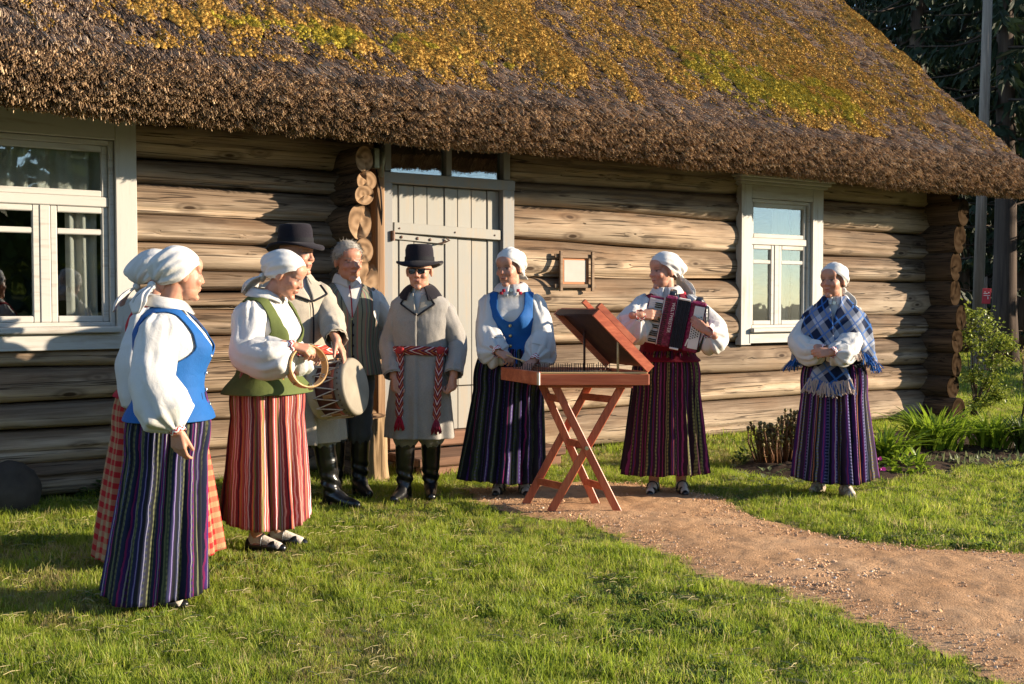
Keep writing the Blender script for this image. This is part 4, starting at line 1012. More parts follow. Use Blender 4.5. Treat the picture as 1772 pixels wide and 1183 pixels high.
p = gpt(1512, 828); root = empty('pink_flowers', tuple(p)); tag(root, 'small clump of magenta flowers beside the striped skirt', 'flowers'); b = MB(); r = np.random.RandomState(3); g = MB()
for k in range(16):
    c = np.array([r.normal(0, 0.045), r.normal(0, .03), r.uniform(0.03, 0.17)]); g.tube(np.array([[c[0] * .6, c[1] * .6, 0], c]), 0.002, 4)
    for j in range(5): a = j * 1.257; leaf_quads(b, c, np.array([math.cos(a), math.sin(a) * .5 - .5, .5 * math.sin(a)]), np.array([0, -1, .3]), 0.022, 0.009)
tag(b.build('petals', M_PINK, root), kind='stuff'); g.build('stems', M_DKLEAF, root)
# reddish peony shoots
p = gpt(1352, 808); root = empty('peony', tuple(p)); tag(root, 'dense clump of reddish brown peony shoots with curled tips', 'plant'); b, h, lf = MB(), MB(), MB(); r = np.random.RandomState(4)
for k in range(110):
    x, y = r.uniform(-0.24, 0.27), r.normal(0, 0.09); z = r.uniform(0.18, 0.36) + 0.14 * sstep(-.1, .25, x); c = np.array([x, y, z]); b.tube(np.array([[x * .75, y * .7, 0], [x * .92 + r.normal(0, .01), y, z * .6], c]), [0.008, 0.007, 0.005], 5)
    h.ell(c + [0, 0, .008], (0.014, 0.014, 0.018), nu=7, nv=5)
    for j in range(7): leaf_quads(lf, c - [0, 0, r.uniform(0, .10)], np.array([r.normal(), r.normal(), r.uniform(0.2, 1.4)]), np.array([0, 0, 1.0]), 0.05, 0.012)
b.build('stems', M_PEONY, root, True); h.build('buds', M_PEONYH, root, True); tag(lf.build('leaves', M_PEONYH, root), kind='stuff')
# ================================================================== cloth and skin
def m_skin(name, base):
    t = NT(name, 0.5, 0.35); co = t.coord(); nz = t.noise(co, 18, 4)
    at = t.n('ShaderNodeAttribute'); at.attribute_name = 'paint'; at.attribute_type = 'GEOMETRY'
    c = t.mix(t.math('MULTIPLY', nz, 0.35), at.outputs['Color'], tuple(x * y for x, y in zip(base, (0.95, 0.72, 0.66))))
    c = t.mix(t.ramp(t.noise(co, 60, 3, 0.6), [(0.45, (0, 0, 0)), (0.8, (0.5, 0.5, 0.5))]), c, t.mix(1.0, c, (0.86, 0.66, 0.60), 'MULTIPLY')); t.color(c); t.b.inputs['Subsurface Weight'].default_value = 0.12; t.b.inputs['Subsurface Radius'].default_value = (0.012, 0.005, 0.003); t.b.inputs['Subsurface Scale'].default_value = 1.0
    t.bump(t.noise(co, 160, 2), 0.08, 0.002); return t.m
SKIN = (0.43, 0.225, 0.15)
M_SKIN = m_skin('skin', SKIN)
def cloth(name, c, rough=0.85, weave=900, var=0.10, tr=0.0, bump=0.25, crumple=0.0, spec=0.15, sheen=0.0):
    t = NT(name, rough, spec); co = t.coord(); nz = t.noise(co, 7, 5); fine = t.noise(co, weave / 4, 2)
    cc = t.ramp(t.math('ADD', t.math('MULTIPLY', nz, 0.7), t.math('MULTIPLY', fine, 0.3)), [(0.3, tuple(x * (1 - var) for x in c)), (0.7, tuple(min(1, x * (1 + var)) for x in c))])
    t.color(cc); h = fine
    if crumple: h = t.math('ADD', t.math('MULTIPLY', fine, 0.25), t.math('MULTIPLY', t.noise(co, 26, 4, 0.55, 1.0), crumple))
    t.bump(h, bump, 0.006 if not crumple else 0.016)
    if sheen: t.b.inputs['Sheen Weight'].default_value = sheen
    if tr: t.translucent(tr, cc)
    return t.m
M_LINEN = cloth('white_linen', (0.58, 0.565, 0.54), 0.8, 900, 0.04, 0.15, 0.32, 0.8)
M_SCARF = cloth('white_cotton_scarf', (0.60, 0.585, 0.56), 0.75, 900, 0.03, 0.12, 0.25, 0.6)
M_BLUE = cloth('blue_wool', (0.012, 0.082, 0.26), 0.7, 700, 0.12, 0, 0.3, 0.5)
M_NAVY = cloth('navy_lining', (0.012, 0.02, 0.045), 0.85)
M_GREEN = cloth('green_wool', (0.085, 0.105, 0.032), 0.8, 700, 0.12, 0, 0.3, 0.4)
M_DGREEN = cloth('dark_green_trim', (0.02, 0.026, 0.012), 0.85)
M_MAROON = cloth('maroon_wool', (0.15, 0.010, 0.022), 0.8, 700, 0.1, 0, 0.3, 0.4)
M_RED = cloth('red_wool', (0.31, 0.014, 0.03), 0.8, 700, 0.1, 0, 0.3, 0.4)
M_BLACKC = cloth('black_cloth', (0.012, 0.012, 0.015), 0.8, 700, 0.2, 0, 0.3)
M_FELT = cloth('black_felt', (0.013, 0.011, 0.015), 0.95, 500, 0.2, 0, 0.4, 0.3, 0.1, 0.08)
def m_melange(name, c):
    t = NT(name, 0.9, 0.12); co = t.coord(); a = t.noise(co, 240, 2, 0.7); b2 = t.noise(co, 6, 4); w = t.noise(t.coord(scale=(400, 400, 60)), 1, 2)
    f = t.math('ADD', t.math('MULTIPLY', a, 0.45), t.math('ADD', t.math('MULTIPLY', b2, 0.3), t.math('MULTIPLY', w, 0.25)))
    t.color(t.ramp(f, [(0.35, tuple(x * 0.78 for x in c)), (0.65, tuple(x * 1.18 for x in c))])); t.bump(t.math('ADD', a, t.math('MULTIPLY', t.noise(co, 14, 4), 1.5)), 0.3, 0.006); t.b.inputs['Sheen Weight'].default_value = 0.15; return t.m
M_COATG = m_melange('grey_homespun_wool', (0.255, 0.237, 0.215))
M_COATB = m_melange('beige_homespun_wool', (0.34, 0.295, 0.235))
M_TROUSG = m_melange('grey_trouser_wool', (0.20, 0.195, 0.17)); M_TROUSD = m_melange('dark_trouser_wool', (0.075, 0.08, 0.09))
def m_leather(name, c, rough=0.28):
    t = NT(name, rough, 0.5); co = t.coord(); t.color(c); t.bump(t.math('ADD', t.noise(co, 90, 3), t.math('MULTIPLY', t.noise(t.coord(scale=(6, 6, 38)), 1, 3), 2.0)), 0.25, 0.004); return t.m
M_LEATHER = m_leather('black_leather', (0.008, 0.008, 0.009)); M_SHOEBEIGE = m_leather('beige_suede', (0.28, 0.22, 0.16), 0.8)
M_STOCK = cloth('grey_white_knit_stocking', (0.55, 0.48, 0.42), 0.9, 300, 0.15, 0, 0.6)
M_BRASS = plain('brass_button', (0.55, 0.38, 0.16), 0.35, 0.1, 10, 0, 0.5, 1.0); M_SILVER = plain('silver_metal', (0.62, 0.60, 0.56), 0.3, 0.1, 10, 0, 0.5, 1.0)
M_HAIRG = cloth('grey_hair', (0.34, 0.31, 0.27), 0.6, 300, 0.35, 0, 0.8)
M_BROWNH = cloth('brown_hair', (0.10, 0.05, 0.025), 0.6, 300, 0.3, 0, 0.6)

def stripes(name, pat, rep, dots=(), dotcol=(0.5, 0.45, 0.3), dfreq=42, rough=0.85):
    """vertical woven stripes in u; pat = [(width, colour)]; listed stripes carry a woven dotted figure"""
    t = NT(name, rough, 0.15); uvv, u, v = t.uv(); u = t.math('ADD', u, t.math('MULTIPLY', t.math('SUBTRACT', t.noise(t.coord(scale=(3, 3, 5)), 1.5, 3), 0.5), 0.012)); f = t.math('FRACT', t.math('MULTIPLY', u, rep)); tot = sum(w for w, _ in pat); st, sd, p = [], [], 0
    for k, (w, c) in enumerate(pat): st.append((p / tot, c)); sd.append((p / tot, (1, 1, 1) if k in dots else (0, 0, 0))); p += w
    c = t.ramp(f, st, 'CONSTANT')
    if dots:
        m = t.ramp(f, sd, 'CONSTANT'); z = t.math('GREATER_THAN', t.math('SINE', t.math('ADD', t.math('MULTIPLY', v, dfreq * 6.2832), t.math('MULTIPLY', t.math('SINE', t.math('MULTIPLY', f, 300.0)), 0.8))), 0.25)
        c = t.mix(t.math('MULTIPLY', m, t.math('MULTIPLY', z, 0.8)), c, dotcol)
    co = t.coord(); nz = t.noise(co, 260, 2); c = t.mix(t.math('MULTIPLY', nz, 0.35), c, t.mix(1.0, c, (0.55, 0.55, 0.55), 'MULTIPLY'))
    t.color(c); t.bump(nz, 0.3, 0.003); return t.m
DK, NV, PU, OL, LI, MG, WH, GR = (0.012, 0.013, 0.018), (0.014, 0.017, 0.045), (0.05, 0.02, 0.12), (0.105, 0.11, 0.055), (0.17, 0.165, 0.25), (0.20, 0.02, 0.10), (0.32, 0.30, 0.30), (0.04, 0.055, 0.028)
M_SK1 = stripes('dark_striped_skirt', [(5, DK), (1, PU), (1, LI), (1, PU), (4, NV), (2, OL), (1, GR), (2, OL), (4, DK), (1, MG), (2, PU), (1, WH), (2, PU), (1, MG), (4, NV), (2, OL), (1.5, DK), (2, OL), (3, DK), (2, NV), (1, LI), (2, NV)], 9, (5, 6, 10, 15, 17, 19), (0.04, 0.045, 0.03), 36)
M_SK7 = stripes('dusky_striped_skirt', [(4, DK), (1, PU), (1, NV), (1, PU), (4, DK), (1.5, GR), (1, OL), (1.5, GR), (4, DK), (1, PU), (1, LI), (1, PU), (3, DK), (1, MG), (3, NV)], 12, (1, 6, 10), (0.10, 0.10, 0.22), 40)
RP, PK, OR, GO = (0.13, 0.016, 0.03), (0.22, 0.03, 0.10), (0.24, 0.08, 0.035), (0.19, 0.17, 0.06)
M_SK8 = stripes('maroon_striped_skirt', [(4, (0.03, 0.012, 0.018)), (1.5, PK), (2, (0.05, 0.012, 0.03)), (1.5, GO), (3, (0.028, 0.012, 0.02)), (1, RP), (1, PU), (1, RP), (3, DK), (2, GO), (1, DK), (1, GO), (3, (0.03, 0.01, 0.02)), (1.5, PK)], 12, (3, 9), (0.05, 0.04, 0.02), 40)
M_SK9 = stripes('purple_striped_skirt', [(4, DK), (1, LI), (3, NV), (1.5, PU), (1, MG), (1, PU), (4, (0.03, 0.014, 0.03)), (1.5, GO), (2, DK), (1.2, OR), (2, DK), (1.5, PU), (1, WH), (1, MG), (3, (0.045, 0.012, 0.075))], 10, (2, 7, 11), (0.16, 0.14, 0.30), 44)
CO, CR = (0.31, 0.078, 0.068), (0.235, 0.028, 0.034)
M_SK3 = stripes('coral_striped_skirt', [(3, CO), (1, CR), (1, (0.62, 0.50, 0.50)), (1, CR), (3, CO), (1, (0.22, 0.20, 0.05)), (2, (0.42, 0.13, 0.06)), (1, CR), (1, (0.03, 0.02, 0.03)), (2, CR), (1, (0.58, 0.30, 0.25)), (2, CO), (1, (0.58, 0.45, 0.45)), (1, (0.42, 0.05, 0.07)), (2, (0.17, 0.15, 0.05)), (1, (0.42, 0.25, 0.12))], 15)
M_VESTS = stripes('green_red_striped_wool', [(3, (0.17, 0.185, 0.135)), (1, (0.27, 0.11, 0.095)), (3, (0.12, 0.13, 0.11)), (1, (0.27, 0.29, 0.16)), (2, (0.15, 0.155, 0.135)), (1, (0.30, 0.13, 0.11)), (3, (0.19, 0.195, 0.14)), (1, (0.05, 0.055, 0.05))], 13)
def m_plaid(name, ca, cb, cc, su, sv, fine=True, rot=0.0, th=0.5):
    t = NT(name, 0.85, 0.12); uvv, u, v = t.uv()
    if rot:
        s, c = math.sin(rot), math.cos(rot); u, v = t.math('ADD', t.math('MULTIPLY', u, c), t.math('MULTIPLY', v, s)), t.math('SUBTRACT', t.math('MULTIPLY', v, c), t.math('MULTIPLY', u, s))
    fu, fv = t.math('FRACT', t.math('MULTIPLY', u, su)), t.math('FRACT', t.math('MULTIPLY', v, sv))
    bu, bv = t.math('GREATER_THAN', fu, th), t.math('GREATER_THAN', fv, th)
    c = t.mix(t.math('MULTIPLY', t.math('ADD', bu, bv), 0.5), ca, cb)
    if fine:
        def line(f, p, w): return t.math('LESS_THAN', t.math('ABSOLUTE', t.math('SUBTRACT', f, p)), w)
        ln = t.math('MAXIMUM', t.math('MAXIMUM', line(fu, 0.25, 0.035), line(fv, 0.25, 0.035)), t.math('MAXIMUM', line(fu, 0.75, 0.03), line(fv, 0.75, 0.03)))
        c = t.mix(t.math('MULTIPLY', ln, 0.75), c, cc)
    nz = t.noise(t.coord(), 200, 2); c = t.mix(t.math('MULTIPLY', nz, 0.4), c, t.mix(1.0, c, (0.5, 0.5, 0.5), 'MULTIPLY')); t.color(c); t.bump(nz, 0.5, 0.004); return t.m
M_PLAIDR = m_plaid('red_checked_skirt', (0.36, 0.24, 0.13), (0.38, 0.020, 0.022), (0.5, 0.30, 0.05), 40, 17, False)
M_PLAIDB = m_plaid('blue_plaid_shawl', (0.008, 0.016, 0.045), (0.34, 0.36, 0.42), (0.03, 0.12, 0.36), 5.2, 5.2, True, 0.65, 0.62)
def m_zig(name, base, fig, fu, fv):
    t = NT(name, 0.85, 0.12); uvv, u, v = t.uv(); z = t.math('ABSOLUTE', t.math('SUBTRACT', t.math('FRACT', t.math('MULTIPLY', u, fu)), 0.5))
    p = t.math('FRACT', t.math('ADD', t.math('MULTIPLY', v, fv), t.math('MULTIPLY', z, 1.6))); c = t.mix(t.math('GREATER_THAN', p, 0.56), base, fig); t.color(c); return t.m
M_CUFF = m_zig('embroidered_cuff', (0.72, 0.69, 0.66), (0.42, 0.02, 0.035), 7, 2.2)
def m_braid(name, cols, k):
    t = NT(name, 0.8, 0.15); uvv, u, v = t.uv(); a = t.math('ABSOLUTE', t.math('SUBTRACT', v, 0.5)); p = t.math('FRACT', t.math('ADD', t.math('MULTIPLY', u, k), t.math('MULTIPLY', a, 1.7)))
    n = len(cols); c = t.ramp(p, [(i / n, x) for i, x in enumerate(cols)], 'CONSTANT'); t.color(c); t.bump(t.noise(t.coord(), 180, 2), 0.5, 0.004); return t.m
M_BRAID = m_braid('braided_sash_wool', [(0.16, 0.012, 0.02), (0.24, 0.02, 0.03), (0.50, 0.44, 0.40), (0.20, 0.02, 0.02), (0.07, 0.012, 0.05), (0.38, 0.12, 0.03)], 15)
M_BRAIDR = m_braid('red_white_sash_wool', [(0.48, 0.03, 0.025), (0.55, 0.06, 0.04), (0.62, 0.50, 0.42), (0.45, 0.02, 0.02), (0.50, 0.10, 0.06)], 12)

M_SASHK = m_zig('dark_red_knot_wool', (0.16, 0.012, 0.022), (0.30, 0.03, 0.03), 3, 3)
M_TASSEL = cloth('purple_red_tassel_wool', (0.17, 0.02, 0.04), 0.9, 300, 0.5)
def remesh(mb, name, vox, mats, parent, smooth=3, post=None, floor=None):
    me = mb.mesh(name, True); o = bpy.data.objects.new(name, me); COL.objects.link(o)
    m = o.modifiers.new('v', 'REMESH'); m.mode = 'VOXEL'; m.voxel_size = vox; m.use_smooth_shade = True
    if smooth: s = o.modifiers.new('s', 'SMOOTH'); s.factor = 0.5; s.iterations = smooth
    dg = bpy.context.evaluated_depsgraph_get(); m2 = bpy.data.meshes.new_from_object(o.evaluated_get(dg)); m2.name = name
    bpy.data.objects.remove(o)
    V = np.zeros(len(m2.vertices) * 3, np.float32); m2.vertices.foreach_get('co', V); V = V.reshape(-1, 3)
    if floor is not None: V[:, 2] = np.maximum(V[:, 2], floor)
    if post is not None: V = post(V, m2)
    m2.vertices.foreach_set('co', V.ravel().astype(np.float32)); m2.materials.clear(); m2.update()
    m2.polygons.foreach_set('use_smooth', np.ones(len(m2.polygons), bool))
    return mobj(name, m2, mats, parent)

# ================================================================== the person builder (local frame: faces -y, right hand at -x, 1.70 m tall)
FZ = [0.84, 0.93, 1.00, 1.06, 1.12, 1.18, 1.25, 1.31, 1.36, 1.395, 1.42, 1.44, 1.455, 1.475]
FA = [.215, .195, .172, .160, .160, .165, .172, .175, .176, .163, .125, .090, .068, .060]
FF = [.160, .145, .128, .120, .122, .130, .140, .130, .108, .088, .075, .066, .060, .056]
FK = [.160, .140, .118, .106, .106, .110, .116, .116, .108, .098, .085, .075, .066, .060]
MZ = [0.40, 0.60, 0.80, 0.93, 1.03, 1.12, 1.25, 1.33, 1.38, 1.41, 1.435, 1.455, 1.48]
MA = [.250, .236, .214, .196, .188, .196, .212, .213, .196, .155, .110, .075, .062]
MF = [.175, .165, .152, .140, .133, .136, .138, .124, .104, .088, .075, .066, .060]
MK = [.170, .158, .142, .128, .116, .118, .124, .122, .112, .100, .086, .074, .064]
class Person:
    def __init__(s, px, py, heading, height, label, female=True, wide=1.0, depth=1.0, bust=1.0, head=(0, 0), xy=None, tint=(1, 1, 1)):
        w = gpt(px, py) if xy is None else np.array([*xy, 0.0])
        s.h = R(heading); s.sc = height / 1.70; s.w = wide; s.fem = female; s.bust = bust if female else 0; s.dp = depth; s.tint = np.array(tint)
        s.root = empty('person', tuple(w), s.h, None, s.sc); tag(s.root, label, 'person')
        s.org = w; c, q = math.cos(s.h), math.sin(s.h); s.Rm = np.array([[c, -q, 0], [q, c, 0], [0, 0, 1]])
        s.tab = (FZ, FA, FF, FK) if female else (MZ, MA, MF, MK)
        s.yaw, s.pit = R(head[0]), R(head[1]); s.hs = 1.07; s.piv = np.array([0, 0.0, 1.50]); s.arms = {}; s.hands = {}
        cy, sy, cp, sp = math.cos(s.yaw), math.sin(s.yaw), math.cos(s.pit), math.sin(s.pit)
        s.Hm = np.array([[cy, -sy, 0], [sy, cy, 0], [0, 0, 1]]) @ np.array([[1, 0, 0], [0, cp, -sp], [0, sp, cp]]); s.hc = np.array([0, -0.022, 0.092])
        s.feet = [(-0.085, 0.0, -8), (0.085, 0.0, 8)]; s.rs = np.random.RandomState(int(px))
    def loc(s, P): return (np.asarray(P, float) - s.org) @ s.Rm / s.sc
    def at(s, px, py, Y): return s.loc(apt(px, py, Y))
    def dirl(s, v): v = np.asarray(v, float) @ s.Rm; return v / np.linalg.norm(v)
    def hd(s, v): return s.piv + (np.asarray(v, float) * s.hs + s.hc) @ s.Hm.T
    def knee(s, k):
        sd = -1 if k == 0 else 1; return (np.array([sd * 0.085, 0.01, 0.88]) + np.array([s.feet[k][0], s.feet[k][1] + 0.025, 0.09])) / 2 + [0, -0.03, 0.02]
    # ---- torso surface
    def prof(s, z):
        Z, A, F_, K = s.tab; a, f, k = np.interp(z, Z, A), np.interp(z, Z, F_), np.interp(z, Z, K); q = 1 + (s.w - 1) * (1 - 0.75 * sstep(1.30, 1.44, z)); d = 1 + (s.w * s.dp - 1) * (1 - sstep(1.30, 1.44, z))
        return a * q, f * d, k * d
    def surf(s, phi, z, off=0.0):
        """phi 0 at the back, pi at the front, growing towards +x first"""
        a, f, k = s.prof(z); th = phi - PI / 2; c, q = np.cos(th), np.sin(th); n = 2 / 2.35
        x = (a + off) * np.sign(c) * np.abs(c) ** n; y = np.where(q > 0, -(f + off), (k + off)) * np.abs(q) ** n
        y = y - s.bust * np.where(q > 0, 1, 0) * 0.034 * (np.exp(-((x - 0.075) / 0.062) ** 2) + np.exp(-((x + 0.075) / 0.062) ** 2)) * np.exp(-((z - 1.225) / 0.075) ** 2)
        return np.stack(np.broadcast_arrays(x, y, z), -1)
    def front(s, x, z, off=0.0):
        a, f, k = s.prof(z); n = 2.35; q = np.clip(1 - np.abs(np.asarray(x) / (a + off)) ** n, 0, 1) ** (1 / n); y = -(f + off) * q
        return y - s.bust * 0.034 * (np.exp(-((x - 0.075) / 0.062) ** 2) + np.exp(-((x + 0.075) / 0.062) ** 2)) * np.exp(-((z - 1.225) / 0.075) ** 2)
    def shell(s, name, mat, z0, z1, off=0.0, keep=None, nu=150, nv=100, wr=0.003, thick=0.0, parent=None, flare=0.0, urep=1.0, post=None):
        phi = np.linspace(0, 2 * PI, nu, endpoint=False); z = np.linspace(z0, z1, nv); PH, ZZ = np.meshgrid(phi, z); fl = flare * sstep(1.02, z0, ZZ) if flare else 0
        P = s.surf(PH, ZZ, off + fl)
        nrm = P * [1, 1, 0]; nrm /= np.linalg.norm(nrm, axis=-1)[..., None] + 1e-9
        P = P + nrm * (wr * fbm(P + s.org * 3, 11, 4) + 0.6 * wr * fbm(P * [1, 1, 0.35] + s.org, 30, 6))[..., None]
        if post is not None: P = post(P, PH, ZZ)
        kk = None
        if keep is not None:
            C = (P[:-1] + P[1:]) / 2; C = (C + np.roll(C, -1, 1)) / 2; kk = keep(C[..., 0], C[..., 1], C[..., 2]) < 0
            cnt = np.zeros(P.shape[:2], int)
            for dj in (0, 1):
                for di in (0, 1): q = np.zeros_like(cnt); q[dj:nv - 1 + dj] = np.roll(kk, di, 1); cnt += q
            full = np.full(nv, 4); full[0] = full[-1] = 2; bd = (cnt > 0) & (cnt < full[:, None]); Pb = P[bd]          # snap the cut edge onto the pattern line
            for _ in range(3):
                f0 = keep(*Pb.T); h = 1e-4; gx = (keep(Pb[:, 0] + h, Pb[:, 1], Pb[:, 2]) - f0) / h; gz = (keep(Pb[:, 0], Pb[:, 1], Pb[:, 2] + h) - f0) / h; g2 = gx ** 2 + gz ** 2 + 1e-6
                st = np.clip(f0 / g2, -.006, .006); Pb = Pb - np.stack([gx * st, 0 * st, gz * st], -1)
            P[bd] = Pb
        o = mobj(name, grid_mesh(name, P, True, kk, np.linspace(0, 1, nu + 1) * urep, z), mat, parent or s.root)
        if thick: solidify(o, thick, 0.6)
        return o
    # ---- arms
    def arm(s, side, wrist, hdir=None, palm=None, curl=(20, 25, 15), pole=None, thumb=35, elbow_drop=0.0):
        S_ = np.array([side * (0.168 if s.fem else 0.168) * (1 + (s.w - 1) * .5), 0.01, 1.375 if s.fem else 1.365]); W_ = np.asarray(wrist, float); d = W_ - S_; L = np.linalg.norm(d); l1, l2 = 0.285, 0.255
        if L > (l1 + l2) * 0.995: d *= (l1 + l2) * 0.995 / L; L = (l1 + l2) * 0.995; W_ = S_ + d
        d /= L; ca = (l1 * l1 + L * L - l2 * l2) / (2 * l1 * L); p = np.array(pole if pole is not None else [side * 0.6, 0.8, -0.6], float); p -= d * (p @ d); p /= np.linalg.norm(p)
        E_ = S_ + d * l1 * ca + p * l1 * math.sqrt(max(0, 1 - ca * ca)); s.arms[side] = (S_, E_, W_)
        hd_ = (W_ - E_) / np.linalg.norm(W_ - E_) if hdir is None else np.asarray(hdir, float); hd_ = hd_ / np.linalg.norm(hd_)
        pn = np.array(palm if palm is not None else [-side, 0, 0], float); pn -= hd_ * (pn @ hd_); pn /= np.linalg.norm(pn)
        s.hands[side] = (W_, hd_, pn, curl, thumb)
    def armpath(s, side, n=44, sm=7, sag=0.0):
        S_, E_, W_ = s.arms[side]; S_ = S_ + np.array([-side * .035, 0, .008]); t = np.linspace(0, 1, n)[:, None]; P = np.where(t < 0.53, S_ + (E_ - S_) * t / 0.53, E_ + (W_ - E_) * (t - 0.53) / 0.47)
        for _ in range(sm): P[1:-1] = (P[:-2] + 2 * P[1:-1] + P[2:]) / 4
        P[:, 2] -= sag * np.exp(-((t[:, 0] - 0.78) / 0.16) ** 2); return P
    def hand_shapes(s, b, side):
        W_, d, n, curl, th = s.hands[side]; q = (0.96 if s.fem else 1.08) / s.sc ** 0.5; tside = np.cross(d, n) * (1 if side < 0 else -1)
        offs = [0.028, 0.0095, -0.009, -0.026]; lens = [(.040, .025, .020), (.044, .028, .021), (.041, .026, .020), (.032, .020, .018)]; reach = [.088, .091, .087, .080]
        for k in range(4):
            K = W_ + (d * reach[k] + tside * offs[k]) * q; b.cap(W_ + (d * 0.012 + tside * offs[k] * 0.55) * q, K, 0.0165 * q, 0.0125 * q, 10)
            a = 0.0; p = K
            for j in range(3):
                a += R(curl[j] * (0.8 + 0.12 * k)); v = d * math.cos(a) + n * math.sin(a) + tside * offs[k] * 1.6; v /= np.linalg.norm(v); p2 = p + v * lens[k][j] * q
                b.cap(p, p2, (0.0100 - 0.0009 * j - (0.0012 if k == 3 else 0)) * q, (0.0093 - 0.0009 * j - (0.0012 if k == 3 else 0)) * q, 8); p = p2
        T0 = W_ + (d * 0.022 + tside * 0.020 + n * 0.006) * q; a = R(th); v = d * math.cos(a) + tside * math.sin(a) + n * 0.25; v /= np.linalg.norm(v); T1 = T0 + v * 0.042 * q
        b.cap(T0, T1, 0.0165 * q, 0.0125 * q, 9); v2 = v + d * 0.35 + n * 0.25; v2 /= np.linalg.norm(v2); T2 = T1 + v2 * 0.030 * q; b.cap(T1, T2, 0.0118 * q, 0.0105 * q, 8); v3 = v2 + d * 0.3 + n * 0.2; v3 /= np.linalg.norm(v3); b.cap(T2, T2 + v3 * 0.022 * q, 0.0104 * q, 0.0085 * q, 8)
        b.cap(W_ - d * 0.05, W_ + d * 0.01, 0.0275 * q, 0.0265 * q, 12)
    # ---- body, one continuous surface
    def body(s, brow=(0.16, 0.09, 0.05), lips=(0.42, 0.15, 0.12), jaw=1.0, cheek=1.0, nose=1.0, smile=0.0):
        b = MB(); w = 0.92 * s.w; H = s.hd; fem = s.fem
        b.ell((0, 0.012, 1.25), (0.125 * w, 0.085, 0.16)); b.ell((0, 0.0, 1.06), (0.120 * w, 0.085, 0.16)); b.ell((0, 0.01, 0.90), (0.13 * w, 0.09, 0.12))
        b.cap((-0.115, 0.012, 1.35), (0.115, 0.012, 1.35), 0.040, 0.040); b.cap((0, 0.02, 1.38), H((0, 0.022, -0.06)), 0.058 if fem else 0.064, 0.050 if fem else 0.058, 16)
        for k, sd in ((0, -1), (1, 1)):
            fx, fy, fa = s.feet[k]; hip = np.array([sd * 0.085, 0.01, 0.88]); an = np.array([fx, fy + 0.025, 0.09]); kn = s.knee(k)
            b.cap(hip, kn, 0.078, 0.054, 14); b.cap(kn, an, 0.052, 0.037, 14); dv = np.array([math.sin(R(fa)), -math.cos(R(fa)), 0]); b.cap(an + [0, 0.01, -0.045], an + dv * 0.13 + [0, 0, -0.058], 0.036, 0.028, 12)
        for sd in (-1, 1):
            S_, E_, W_ = s.arms[sd]; b.cap(S_ + (E_ - S_) * .16, E_, 0.036, 0.036); b.cap(E_, W_, 0.035, 0.0265); s.hand_shapes(b, sd)
        hs = s.hs
        def e(c, r): b.ell(H(c), np.array(r) * hs, s.Hm, 20, 14)
        e((0, .016, .030), (.0735, .091, .083)); e((0, -.026, -.018), (.0635, .066, .085)); e((0, -.030, -.066), (.054 * jaw, .052, .044)); e((0, -.068, -.098), (.023, .020, .017))
        e((0, -.058, .045), (.058, .035, .042))
        b.cap(H((0, -.083, .016)), H((0, -.0985, -.022)), .0075, .0112 * nose, 10); e((.0115, -.094, -.028), (.0085, .0095, .0075)); e((-.0115, -.094, -.028), (.0085, .0095, .0075)); e((0, -.1005, -.025), (.0105 * nose, .0095, .009))
        for x in (-1, 1):
            b.cap(H((x * .010, -.083, .023)), H((x * .046, -.066, .020)), .0088, .0080, 10); e((x * .036, -.062, -.026), (.024 * cheek, .024, .022)); e((x * .031, -.0695, .003), (.0135, .012, .0105)); e((x * .0755, .008, -.006), (.010, .020, .031)); e((x * .079, .000, -.002), (.007, .012, .02))
        b.cap(H((-.018, -.0835, -.0545 + smile)), H((0, -.0905, -.0535)), .0055, .0070, 9); b.cap(H((.018, -.0835, -.0545 + smile)), H((0, -.0905, -.0535)), .0055, .0070, 9); b.cap(H((-.014, -.083, -.064)), H((.014, -.083, -.064)), .0072, .0072, 9)
        def post(V, me):
            L = ((V - s.piv) @ s.Hm - s.hc) / s.hs; x, y, z = np.abs(L[:, 0]), L[:, 1], L[:, 2]; C = np.tile(np.array(SKIN) * s.tint, (len(V), 1)); face = (y < -.03) & (z > -.13) & (z < .12)
            def blend(m, col):
                nonlocal C; m = np.clip(m, 0, 1)[:, None] * face[:, None]; C = C * (1 - m) + np.array(col) * m
            blend(0.38 * np.exp(-((x - .038) / .02) ** 2 - ((z + .028) / .02) ** 2), (.50, .15, .10)); blend(0.35 * np.exp(-(x / .014) ** 2 - ((z + .026) / .014) ** 2), (.50, .16, .11))
            blend(.75 * np.exp(-(np.maximum(0, x - .004) / .015) ** 4 - ((z + .0585 - smile * (x / .018) ** 2) / .0075) ** 4) * (y < -.07), lips); blend(.9 * np.exp(-(x / .019) ** 4 - ((z + .0585 - smile * (x / .018) ** 2) / .0022) ** 2) * (y < -.07), (.10, .03, .03))
            blend(.62 * np.exp(-((x - .031) / .023) ** 2 - ((z - .007) / .014) ** 2), (.20, .085, .06))  # brow shade painted into the skin of the eye sockets
            blend(1.0 * np.exp(-((x - .031) / .0135) ** 4 - ((z - .004) / .0058) ** 4), (.40, .33, .29)); blend(1.3 * np.exp(-((x - .031) / .0075) ** 4 - ((z - .004) / .0065) ** 4), (.016, .012, .011)); blend(1.2 * np.exp(-((x - .031) / .0175) ** 4 - ((z - .0095) / .0032) ** 2), (.025, .014, .010))
            blend(1.0 * np.exp(-((x - .031) / .020) ** 4 - ((z - .0235 - .1 * (x - .03)) / .0048) ** 2), brow); blend(.30 * np.exp(-((x - .030 - (z + .05) * -.25) / .004) ** 2) * ((z < -.025) & (z > -.07)), (.26, .11, .08))
            a = me.color_attributes.new('paint', 'FLOAT_COLOR', 'POINT'); a.data.foreach_set('color', np.concatenate([C, np.ones((len(C), 1))], 1).astype(np.float32).ravel()); return V
